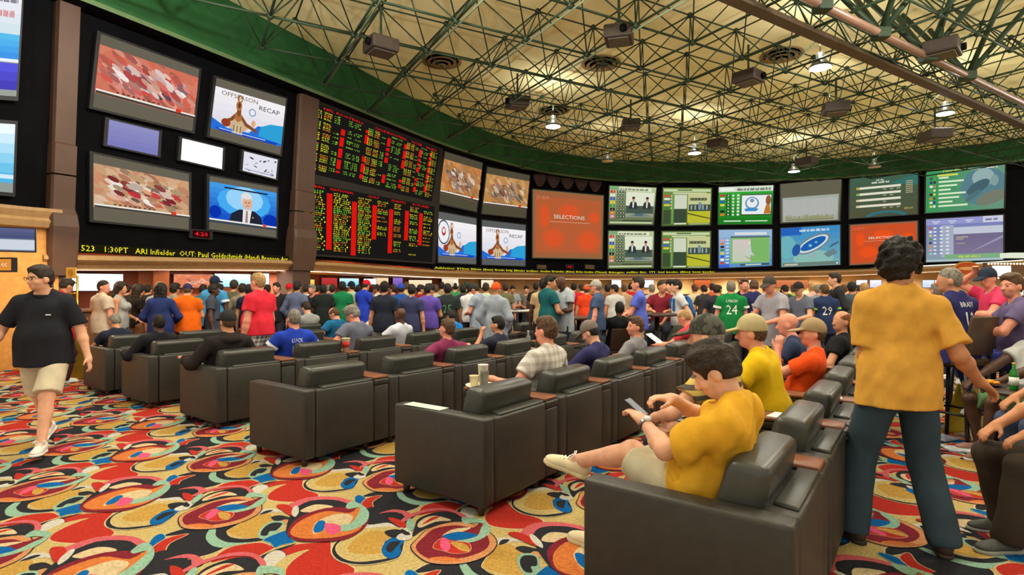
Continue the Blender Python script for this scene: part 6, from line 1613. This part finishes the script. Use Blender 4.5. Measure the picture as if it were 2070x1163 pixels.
stand(92, 569, 9.8, 80, 'stand', 'dark-haired guest half hidden behind the red jersey', ('tee', (70, 40, 40)), hair=('short', 'black'), sk='tan')
stand(1668, 575, 9.9, 78, 'stand_b', 'guest in a navy jersey with lime sleeve bands and number 29', ('tee', (40, 54, 92)), ('pants', (44, 54, 80)), ('short', 'brown'), 'tan', number='29', hem=-.16, loose=1.5, band=(140,200,70))
stand(322, 570, 10.0, 90, 'stand', 'fair-haired man hidden behind the woman in navy', ('tee', (150, 150, 150)), hair=('short', 'blond'), sk='light')
stand(490, 573, 10.0, 100, 'pocket', 'guest in a grey tan shirt standing behind the navy tee', ('long', (134, 124, 104)), hair=('short', 'dark'), sk='tan')
stand(736, 565, 10.0, 60, 'fold', 'man in a red cap and royal blue jersey', ('tee', (40, 66, 190)), ('pants', (50, 70, 180)), ('short', 'dark'), 'tan', cap=(200, 26, 44), hem=-.2)
stand(811, 573, 10.2, 95, 'stand', 'guest in a blue tracksuit top and blue knit cap', ('long', (34, 80, 156)), ('pants', (34, 74, 156)), ('short', 'dark'), 'brown', cap=(44, 72, 170), hem=-.12)
stand(950, 574, 10.2, 80, 'fold', 'guest in a white jersey with folded hands', ('tee', (222, 222, 226)), hair=('short', 'black'), sk='tan')
stand(1450, 573, 10.2, 85, 'foldr', 'bald guest in a dark jersey next to the green jersey', ('tee', (48, 50, 58)), hair=('fringe', 'dark'), sk='tan')
stand(1690, 551, 10.2, 165, 'pocket', 'tall dark-haired man in a black jacket facing sideways', ('long', (42, 42, 46)), ('pants', (40, 42, 50)), ('short', 'dark'), 'light')
stand(352, 573, 10.4, 70, 'stand', 'dark-haired guest in grey between navy jacket and orange tee', ('tee', (140, 136, 120)), hair=('thick', 'black'), sk='tan')
stand(672, 575, 10.4, 90, 'stand', 'guest in a dark blue jersey with pale sleeve bands under the board', ('tee', (46, 50, 84)), hair=('short', 'dark'), sk='tan', band=(170,180,200))
stand(752, 576, 10.4, 30, 'stand', 'guest in a dusty pink tee and olive shorts', ('tee', (150, 90, 84)), ('shorts', (110, 104, 70)), ('short', 'black'), 'brown')
stand(1098, 563, 10.4, 80, 'stand', 'dark-haired guest in tan hidden behind the teal tee', ('tee', (190, 160, 120)), hair=('short', 'black'), sk='dark')
stand(1722, 570, 10.4, 60, 'stand', 'guest in a dark cap and grey jacket beside the standing man', ('long', (84, 96, 104)), hair=('short', 'dark'), sk='tan', cap=(40, 46, 50))
stand(560, 571, 10.6, 265, 'stand', 'man in a black shirt facing the hall beside the coral tee', ('tee', (36, 36, 38)), hair=('short', 'dark'), sk='ruddy')
stand(936, 575, 10.6, 100, 'stand', 'dark-skinned guest in a navy tee next to the black jersey', ('tee', (40, 44, 70)), hair=('buzz', 'black'), sk='dark')
stand(982, 572, 10.6, 80, 'stand', 'guest in a pale mint shirt behind the grey sweatshirt', ('long', (180, 200, 180)), hair=('short', 'dark'), sk='tan')
stand(632, 577, 10.8, 250, 'stand', 'guest in a dark jacket facing the hall behind the blue grey shirt', ('long', (44, 42, 50)), hair=('short', 'grey'), sk='ruddy')
stand(710, 569, 10.8, 80, 'lookl', 'man in a pale green tee and dark cap next to the green tee', ('tee', (176, 190, 160)), hair=('short', 'dark'), sk='tan', cap=(28, 34, 50))
stand(472, 566, 11.0, 90, 'stand_b', 'man in a dark cap and olive shirt near the wide bright televisions', ('tee', (96, 96, 78)), hair=('short', 'dark'), cap=(56, 54, 46), sk='tan')
stand(1748, 572, 11.2, 90, 'stand', 'fair-haired guest in purple beside the standing man', ('tee', (96, 80, 150)), hair=('short', 'blond'), sk='light')
stand(585, 573, 11.5, 90, 'stand', 'guest in a red cap under the brown column', ('tee', (70, 60, 66)), hair=None, sk='tan', cap=(190, 28, 40))

# ------------------------------------------------------------------ the farther crowd at the betting windows
FAR = [
 (444,574,12,95,'stand','dark red shirt under the bright televisions',(120,40,44),'tan',('short','black'),None), (515,578,12,80,'fold','charcoal shirt behind the coral tee',(50,52,58),'tan',('short','black'),None),
 (540,577,12.5,90,'stand','brown shirt between coral and black shirts',(100,80,66),'brown',('short','black'),None), (618,579,13,90,'stand_b','pale shirt just right of the brown column foot',(190,186,180),'tan',('short','dark'),None),
 (640,576,13.5,95,'stand','red shirt under the odds board',(190,50,46),'tan',('short','black'),None), (664,578,14,90,'fold','slate top under the odds board',(90,96,110),'light',('thick','grey'),None),
 (724,577,13,90,'stand','dark navy tee beyond the red cap',(40,44,66),'dark',('buzz','black'),None), (762,575,14,90,'stand','white shirt by the small white television',(216,212,206),'tan',('short','black'),None),
 (795,577,12.5,90,'lookl','plum shirt between black polo and blue tracksuit',(100,60,76),'tan',('short','dark'),None), (822,570,14,90,'stand','pale yellow shirt behind the blue knit cap',(206,190,120),'light',('short','brown'),None),
 (848,576,13,80,'foldr','dark red tee behind the purple tee',(140,40,44),'tan',('short','black'),None), (880,578,12.5,95,'stand','pale sage shirt right of the purple tee',(170,180,160),'light',('short','brown'),None),
 (893,570,14.5,90,'stand','khaki shirt far under the ticker',(150,140,104),'tan',('short','black'),None), (920,568,13,92,'look_up','green shirt and white cap',(60,130,80),'tan',('short','dark'),(226,230,226)),
 (943,570,14.5,90,'stand','dark green cap and shirt under the statue screens',(50,70,56),'tan',('short','black'),(46,66,54)), (957,577,13,100,'stand','brick shirt behind the white jersey',(150,70,52),'brown',('short','black'),None),
 (1022,574,14,85,'stand','olive shirt right of the orange knit cap',(110,110,78),'tan',('short','dark'),None), (1036,578,15.5,270,'fold','pale shirt of a clerk behind the window, first',(150,160,170),'tan',('short','black'),None),
 (1064,578,15.5,265,'fold','grey vest of a clerk behind the window, second',(120,110,104),'light',('short','black'),None), (1083,572,15,90,'stand','black shirt left of the teal tee',(40,36,36),'dark',('short','black'),None),
 (1160,572,14,90,'stand','bright red shirt right of the loose grey tee',(200,36,44),'tan',('short','black'),None), (1178,574,13,100,'fold','crimson shirt before the cream wall',(190,30,40),'light',('short','dark'),None),
 (1186,584,12.4,80,'stand','orange red shirt behind the grey cap',(230,70,34),'tan',('short','brown'),(226,90,40)), (1228,575,13.5,90,'stand','brown shirt right of the grey cap',(120,84,60),'brown',('short','black'),None),
 (1243,580,12.5,90,'lookl','pale grey shirt behind the seated dark jacket',(200,200,200),'tan',('short','black'),None), (1262,578,13.5,90,'stand','tan shirt left of the blue polo',(180,150,120),'light',('short','brown'),None),
 (1275,572,14.5,80,'foldr','red shirt just left of the blue polo',(190,40,44),'tan',('short','black'),None), (1318,576,13,95,'stand','pale grey shirt right of the blue polo',(170,170,170),'light',('short','grey'),None),
 (1345,574,14,90,'stand','orange shirt before the rust panel',(220,110,60),'ruddy',('short','brown'),None), (1405,575,13.5,90,'stand_b','cream shirt right of the backpack',(214,196,160),'tan',('short','brown'),None),
 (1425,577,12.5,85,'fold','charcoal shirt under the end of the ticker',(56,56,60),'tan',('short','black'),None), (1440,573,14.5,90,'stand','rust shirt by the rust panel',(190,90,50),'ruddy',('short','dark'),None),
 (1548,574,12.5,95,'stand','white shirt between navy jersey and grey tee',(222,218,214),'light',('short','brown'),None), (1590,576,12.5,90,'fold','black cap right of the grey tee',(60,70,56),'tan',('short','black'),(36,36,36)),
 (1605,578,13.5,85,'stand','lime shirt behind the slate tee',(150,180,70),'tan',('short','brown'),None), (1642,572,13,95,'stand','pale pink shirt right of the slate tee',(214,170,160),'light',('short','blond'),None),
 (1655,578,12,90,'lookr','grey shirt left of the lime banded jersey',(130,134,140),'ruddy',('short','grey'),None), (1707,577,13,90,'stand','white shirt behind the black jacket',(216,216,216),'light',('short','brown'),None),
 (1738,577,14,90,'fold','blue shirt near the small lilac television',(60,84,150),'tan',('short','dark'),None), (256,575,11.5,90,'stand','black shirt before the wooden panels',(44,40,40),'tan',('short','black'),None),
 (298,577,12,85,'stand','dark shirt behind the black top',(50,44,44),'tan',('short','black'),None), (410,577,11.6,90,'stand','teal shirt between orange tee and light blue jersey',(40,110,120),'tan',('short','black'),None),
]
for px, yt, d, fc, ps, lb, c, sk, hr, cp in sorted(FAR, key=lambda t: t[2]):
    stand(px, yt, d, fc, ps, 'far queue guest, ' + lb, ('tee', c), ('pants', (52, 54, 64)), hr, sk, cp, group='queue at the betting windows', vox=.022, shoe=(60, 56, 54), sole=(50, 48, 46))
# ------------------------------------------------------------------ right side: bar stools, low tables, seated guests, signs
m_stool = mat('brown_stool_leather', (74, 54, 40), .5, .35, noise=.08); m_frame = mat('black_stool_frame', (30, 26, 24), .4, .4)
def bar_stool(loc, rz, label):
    root = empty('bar_stool', loc, rz); root.scale = (1, 1, 1.1); tag(root, label, 'stool', 'brown bar stools')
    m = MB(); m.box((-.21, -.20, .70), (.21, .20, .77), None, .025, 3); m.build('seat', m_stool, root, True)
    m = MB(); m.hexa([(-.21,-.20,.80),(.21,-.20,.80),(.21,-.165,.80),(-.21,-.165,.80),(-.21,-.26,1.14),(.21,-.26,1.14),(.21,-.225,1.14),(-.21,-.225,1.14)], .012); m.build('backrest', m_stool, root, True)
    for sx in (-1, 1):
        m = MB(); m.tube((sx*.17, -.18, .72), (sx*.17, -.195, .86), .016, 8); m.build('back_post', m_frame, root, True)
        for sy in (-1, 1):
            m = MB(); m.tube((sx*.17, sy*.17, .71), (sx*.21, sy*.21, 0), .019, 8); m.build('leg', m_frame, root, True)
    m = MB()
    for a, b in (((-.195,.195,.28),(.195,.195,.28)), ((-.195,-.195,.28),(.195,-.195,.28)), ((-.195,-.195,.28),(-.195,.195,.28)), ((.195,-.195,.28),(.195,.195,.28))): m.tube(a, b, .012, 6)
    m.build('foot_ring', m_frame, root, True); return root
def side_chair(loc, rz, label):
    root = empty('side_chair', loc, rz); tag(root, label, 'chair', 'low side chairs')
    m = MB(); m.box((-.23, -.23, .33), (.23, .22, .40), None, .02, 2); m.build('seat', m_stool, root, True)
    m = MB(); m.hexa([(-.22,-.27,.42),(.22,-.27,.42),(.22,-.23,.42),(-.22,-.23,.42),(-.22,-.37,.80),(.22,-.37,.80),(.22,-.335,.80),(-.22,-.335,.80)], .012); m.build('backrest', m_stool, root, True)
    for sx in (-1, 1):
        for sy in (-1, 1): m = MB(); m.tube((sx*.19, sy*.19, .34), (sx*.21, sy*.22, 0), .018, 8); m.build('leg', m_frame, root, True)
    return root
def on_stool(px, d, face, label, pose='stool', **k):
    d = clear_spot(px, d, .33); loc = Vector(((px - CX) / F * d, d, 0)); k.setdefault('vox', vox_for(d)); h = k.pop('H', 1.78)
    p = person(label, loc, face, P_(pose), h, posekey=pose, **k)
    f = Vector((math.cos(R(face)), math.sin(R(face)), 0)); return p, loc, R(face - 90)
POSES['stool_cap'] = dict(POSES['stool'], RA=((.10, .16, 1.66), (.5, .3, 1.3)), head=(30, 12, 0), girth=1.0, handdir=(None, (-.6, .3, .5)))
_, l, rz = on_stool(1934, 5.5, 112, 'man with grey cropped hair in a navy number 12 jersey on a bar stool', hair=('buzz', 'grey'), skin_='tan', top=('tee', (46, 46, 100)), bottom=('pants', (44, 50, 76)), number='12', name_on_back='BRADY', H=1.80, hem=-.10, loose=1.5)
bar_stool(l, rz, 'brown bar stool under the man in the number 12 jersey')
_, l, rz = on_stool(2012, 7.2, 165, 'man in a pink shirt lifting a hand to his navy cap', 'stool_cap', hair=('short', 'dark'), skin_='ruddy', cap=(44, 52, 70), top=('tee', (216, 60, 100)), bottom=('pants', (60, 60, 70)), H=1.86)
bar_stool(l, rz, 'brown bar stool under the man in the pink shirt')
_, l, rz = on_stool(2062, 5.3, 150, 'man with short grey brown hair in a faded purple tee by the picture edge', hair=('short', 'brown'), skin_='ruddy', top=('tee', (104, 92, 130)), bottom=('pants', (60, 70, 150)), H=1.74, detail=True, hem=-.1)
bar_stool(l, rz, 'brown bar stool under the man in the faded purple tee')
bar_stool(Vector(((1982 - CX) / F * 5.9, 5.9, 0)), R(30), 'empty brown bar stool behind the number 12 jersey, its back to us')
# low round table with bottle, food and plates
def round_table(loc, r, h, label):
    root = empty('round_table', loc); tag(root, label, 'table')
    m = MB(); m.lathe([(r*.96, h - .03), (r, h - .022), (r, h - .006), (r*.985, h)], n=28); m.build('table_top', mat('dark_table_top', (58, 44, 38), .35, .45, noise=.08), root, True)
    m = MB(); m.lathe([(.045, .03), (.035, .1), (.035, h - .03)], n=14); m.build('pedestal', m_frame, root, True)
    m = MB(); m.lathe([(.24, 0), (.24, .015), (.05, .035)], n=24); m.build('foot', m_frame, root, True); return root
TX = Vector((4.28, 4.55, 0)); TH = .69
round_table(TX, .34, TH, 'low dark round table with a green bottle by the picture edge')
m_gb = mat('green_glass', (40, 150, 50), .12, .5, noise=0); m_gb.node_tree.nodes['Principled BSDF'].inputs['Transmission Weight'].default_value = .35
bottle(TX + Vector((-.14, .02, TH)), 'green beer bottle on the low round table', m_gb, .225, .031, mat('gold_foil', (206, 180, 90), .35, .5))
pl = empty('food_tray', TX + Vector((-.20, .22, TH))); tag(pl, 'dark tray of orange snacks on the low round table', 'tray')
m = MB(); m.lathe([(.08, 0), (.11, .02), (.105, .02), (.075, .006)], n=20); m.build('dish', mat('dark_dish', (60, 40, 34), .5, .3), pl, True)
m = MB(); rr = random.Random(4)
for k in range(14): m.ball((rr.uniform(-.07, .07), rr.uniform(-.06, .06), .02 + rr.random() * .02), (.024, .02, .014), u=7, v=5)
tag(m.build('snacks', mat('orange_snack', (236, 150, 40), .6, .3), pl, True), kind='stuff')
for k in range(5):
    m = MB(); m.lathe([(.06, 0), (.10, .012), (.098, .014), (.06, .004)], n=20); o = m.build('plate', m_cupw, None, True); o.location = TX + Vector((.02 + .004*(k % 2), -.06 + .003*k, TH + .001 + .0145*k))
    tag(o, 'white plate in the stack on the low round table, %s from the bottom' % ORD[k], 'plate', 'stacked plates')
# three seated guests mostly beyond the picture edge
def low_seat(x, y, face, label, chair_label, **k):
    person(label, (x, y, 0), face, P_('sit_fwd2'), 1.76, posekey='sit_fwd2', vox=.0115, **k); side_chair((x, y, 0), R(face - 90), chair_label)
POSES['sit_fwd2'] = dict(hip=(0, 0, .51), lean=(-12, 0), LL=((-.13, .50, .085), (-.16, .7, 1.2)), RL=((.15, .34, .085), (.15, .7, 1.2)), LA=((-.10, .44, .66), (-.7, .1, .6)), RA=((.14, .46, .64), (.7, .1, .6)), head=(10, 14, 0))
low_seat(4.72, 5.05, 178, 'seated dark-skinned guest in green shorts cut by the picture edge', 'low side chair under the guest in green shorts', skin_='dark', hair=('buzz', 'black'), top=('tee', (206, 208, 206)), bottom=('shorts', (104, 142, 100)), shoe=(150, 110, 96))
low_seat(4.28, 4.12, 170, 'seated guest in blue jeans cut by the picture edge', 'low side chair under the guest in jeans', skin_='olive', hair=('short', 'dark'), top=('tee', (90, 94, 100)), bottom=('pants', (64, 78, 106)))
low_seat(3.40, 3.28, 172, 'seated guest in dark brown trousers and black white sneakers at the picture edge', 'low side chair under the guest in dark brown trousers', skin_='olive', hair=('short', 'black'), top=('tee', (70, 62, 52)), bottom=('pants', (58, 50, 42)), shoe=(70, 72, 66), sole=(150, 150, 140))
# yellow folding floor sign
gs = empty('floor_sign', Vector(((1956 - CX) / F * 5.7, 5.7, 0)), R(8)); tag(gs, 'cream and yellow folding floor sign beside the hand of the standing man', 'sign')
m_cy = mat('cream_board', (226, 206, 140), .6, .3, noise=.06); m_y = mat('yellow_board', (214, 196, 60), .6, .3)
for sy, mm in ((-1, m_cy), (1, m_y)):
    m = MB(); m.hexa([(-.13, sy*.17 - .008, 0), (.13, sy*.17 - .008, 0), (.13, sy*.17 + .008, 0), (-.13, sy*.17 + .008, 0), (-.10, sy*.012 - .008, .54), (.10, sy*.012 - .008, .54), (.10, sy*.012 + .008, .54), (-.10, sy*.012 + .008, .54)], .004); m.build('panel', mm, gs)
m = MB(); m.box((-.05, -.02, .53), (.05, .02, .57), None, .01); m.build('handle', m_y, gs)
for x, y, rz, lb in (((1905-CX)/F*5.6, 5.6, .4, 'glossy magazine lying on the carpet beside the floor sign'), ((1945-CX)/F*5.2, 5.2, -.3, 'pale blue paper lying on the carpet before the floor sign')):
    m = MB(); m.box((-.14, -.1, .008), (.14, .1, .02)); o = m.build('magazine', mat('magazine_' + lb[:4].strip(), (150, 160, 190) if 'gloss' in lb else (196, 206, 216), .4, .4, noise=.2, nscale=20)); o.location = (x, y, 0); o.rotation_euler = (0, 0, rz); tag(o, lb, 'magazine')
# high tables with guests in the middle distance
def high_table(px, d, label, h=1.08, w=.7):
    d = clear_spot(px, d, w * .55); root = empty('high_table', Vector(((px - CX) / F * d, d, 0)), .4); tag(root, label, 'table')
    m = MB(); m.box((-w/2, -w/2, h - .035), (w/2, w/2, h), None, .01); m.build('table_top', mat('dark_table_top2', (66, 46, 36), .35, .45, noise=.08), root)
    m = MB(); m.tube((0, 0, .03), (0, 0, h - .03), .04, 12); m.build('pedestal', m_frame, root, True); m = MB(); m.box((-.26, -.26, 0), (.26, .26, .03), None, .008); m.build('foot', m_frame, root); return root
high_table(1328, 8.9, 'dark square high table before the maroon jersey')
_, l, rz = on_stool(1338, 9.7, 250, 'guest in a maroon jersey seated behind the dark high table', hair=('buzz', 'dark'), skin_='tan', top=('tee', (122, 34, 48)), H=1.72); bar_stool(l, rz, 'brown bar stool under the maroon jersey')
_, l, rz = on_stool(1362, 9.2, 175, 'guest in grey with olive shorts seated at the dark high table', hair=('thick', 'black'), skin_='light', top=('tee', (136, 150, 140)), bottom=('shorts', (92, 98, 78)), H=1.72); bar_stool(l, rz, 'brown bar stool under the guest in olive shorts')
td = high_table(1052, 10.6, 'dark writing desk scattered with white sheets under the orange screen', 1.0, 1.1)
for k, (dx, dy, rz) in enumerate(((-.3, -.2, .2), (.05, -.3, -.3), (.28, .1, .5))):
    m = MB(); m.box((-.15, -.2, 1.001 + .002*k), (.15, .2, 1.004 + .002*k)); o = m.build('paper_sheet', m_paper); o.location = td.location + Vector((dx, dy, 0)); o.rotation_euler = (0, 0, rz)
    tag(o, 'white sheet on the writing desk, %s' % ('closest to the grey sweatshirt', 'at the desk front edge', 'closest to the teal tee')[k], 'paper', 'sheets on the writing desk')
high_table(1170, 10.2, 'dark desk with a pale sheet behind the round print tee', .95, .8)
d_ = clear_spot(1246, 8.9, .35); p = Vector(((1246 - CX) / F * d_, d_, 0)); person('seated dark-skinned man in a black jacket next to the blue polo', p, 100, P_('sit'), 1.80, posekey='sit', vox=.018, skin_='dark', hair=('buzz', 'black'), top=('long', (34, 36, 40))); side_chair(p, R(10), 'low side chair under the man in the black jacket')
td = high_table(2035, 6.6, 'dark high table with white sheets behind the purple tee', .95, .9)
for k, (dx, dy) in enumerate(((-.25, -.2), (.2, -.1))):
    m = MB(); m.box((-.14, -.19, .951), (.14, .19, .955)); o = m.build('paper_sheet', m_paper); o.location = td.location + Vector((dx, dy, 0)); o.rotation_euler = (0, 0, .3 - k*.7); tag(o, 'white sheet on the high table behind the purple tee, %s' % ('nearer the standing man', 'nearer the picture edge')[k], 'paper')
# signs at the far right
sg = empty('oval_sign', at(1955, 543, 23.5)); tag(sg, 'orange oval sign with a gold rim hung below the lilac screen', 'sign')
for nm, rx, rz_, y, c in (('rim', .56, .30, .0, (206, 150, 70)), ('plate', .50, .25, -.05, (196, 84, 40)), ('band', .40, .07, -.09, (236, 170, 90))):
    m = MB(); n = 28; A = [m.bm.verts.new((rx*math.cos(2*math.pi*i/n), y + .05, rz_*math.sin(2*math.pi*i/n))) for i in range(n)]; B = [m.bm.verts.new((v.co.x, y, v.co.z)) for v in A]
    for i in range(n): m.bm.faces.new((A[i], A[(i+1) % n], B[(i+1) % n], B[i]))
    m.bm.faces.new(A); m.bm.faces.new(B[::-1]); m.build(nm, glow('oval_' + nm, c, .75), sg)
mq = empty('marquee', at(2035, 548, 21)); tag(mq, 'marquee with a row of warm bulbs and a white panel at the picture edge', 'sign')
m = MB(); m.box((-.75, 0, -.32), (1.6, .2, .32), None, .02); m.build('case', mat('marquee_brown', (96, 70, 52), .6, .3), mq)
m = MB(); m.box((-.55, -.02, -.2), (.15, .0, .2)); m.build('lit_panel', glow('marquee_white', (244, 240, 240), 1.3), mq)
m = MB(); m.box((.75, -.02, -.22), (1.3, .0, .22)); m.build('yellow_panel', glow('marquee_yellow', (244, 214, 40), 1.1), mq)
m = MB()
for k in range(20):
    for z in (-.27, .27): m.ball((-.7 + k*.12, -.02, z), (.03, .03, .03), u=8, v=6)
m.build('bulbs', glow('warm_bulb', (255, 220, 160), 5), mq, True)
sl = MB(); sl.box((-.45, 0, -.1), (1.6, .5, .1), Matrix.Translation(at(2066, 516, 22)), .02); tag(sl.build('soffit_light', glow('soffit_white', (226, 230, 206), 1.0)), 'pale lit soffit panel above the bulb marquee', 'light')
# brass sign stand and brass bin at the left
st = empty('sign_stand', Vector(((146 - CX) / F * 9.5, 9.5, 0)), R(-20)); tag(st, 'brass stand carrying a small orange yellow notice beside the red jersey', 'sign')
m_brass = mat('polished_brass', (206, 166, 60), .25, .5, metal=.85, noise=.05)
for x in (-.13, .13): m = MB(); m.tube((x, 0, .02), (x, 0, 1.72), .016, 10); m.build('post', m_brass, st, True)
for z in (1.42, 1.60): m = MB(); m.tube((-.13, 0, z), (.13, 0, z), .012, 8); m.build('cross_bar', m_brass, st, True)
m = MB(); m.box((-.15, -.2, 0), (.15, .2, .025), None, .005); m.build('foot', m_brass, st)
m = MB(); m.box((-.125, -.025, 1.68), (.125, -.005, 1.86), None, .004); m.build('notice', mat('yellow_notice', (226, 170, 70), .5, .3, noise=.05), st)
m = MB(); n = 20
for i in range(n):
    t0, t1 = 2*math.pi*i/n, 2*math.pi*(i+1)/n; m.tube((.045*math.cos(t0), -.028, 1.77 + .045*math.sin(t0)), (.045*math.cos(t1), -.028, 1.77 + .045*math.sin(t1)), .005, 5)
m.tube((-.02, -.028, 1.77), (.02, -.028, 1.77), .006, 5); m.build('printed_ring', mat('notice_print', (140, 90, 40), .6), st)
bn = empty('brass_bin', Vector(((146 - CX) / F * 9.1, 9.1, 0)), R(-25)); tag(bn, 'tall square brass bin on the carpet beside the farthest armchair', 'bin')
m = MB(); m.box((-.14, -.14, .0), (.14, .14, .82), None, .012); m.build('bin_body', m_brass, bn)
m = MB(); m.box((-.155, -.155, .82), (.155, .155, .87), None, .01); m.build('rim', m_brass, bn)
m = MB(); m.box((-.006, -.146, .02), (.006, -.14, .8)); m.build('seam', m_frame, bn)
m = MB(); m.box((-.10, -.10, .871), (.10, .10, .875)); m.build('opening_shade', m_black, bn)  # black sheet stands in for the shaded hollow of the bin
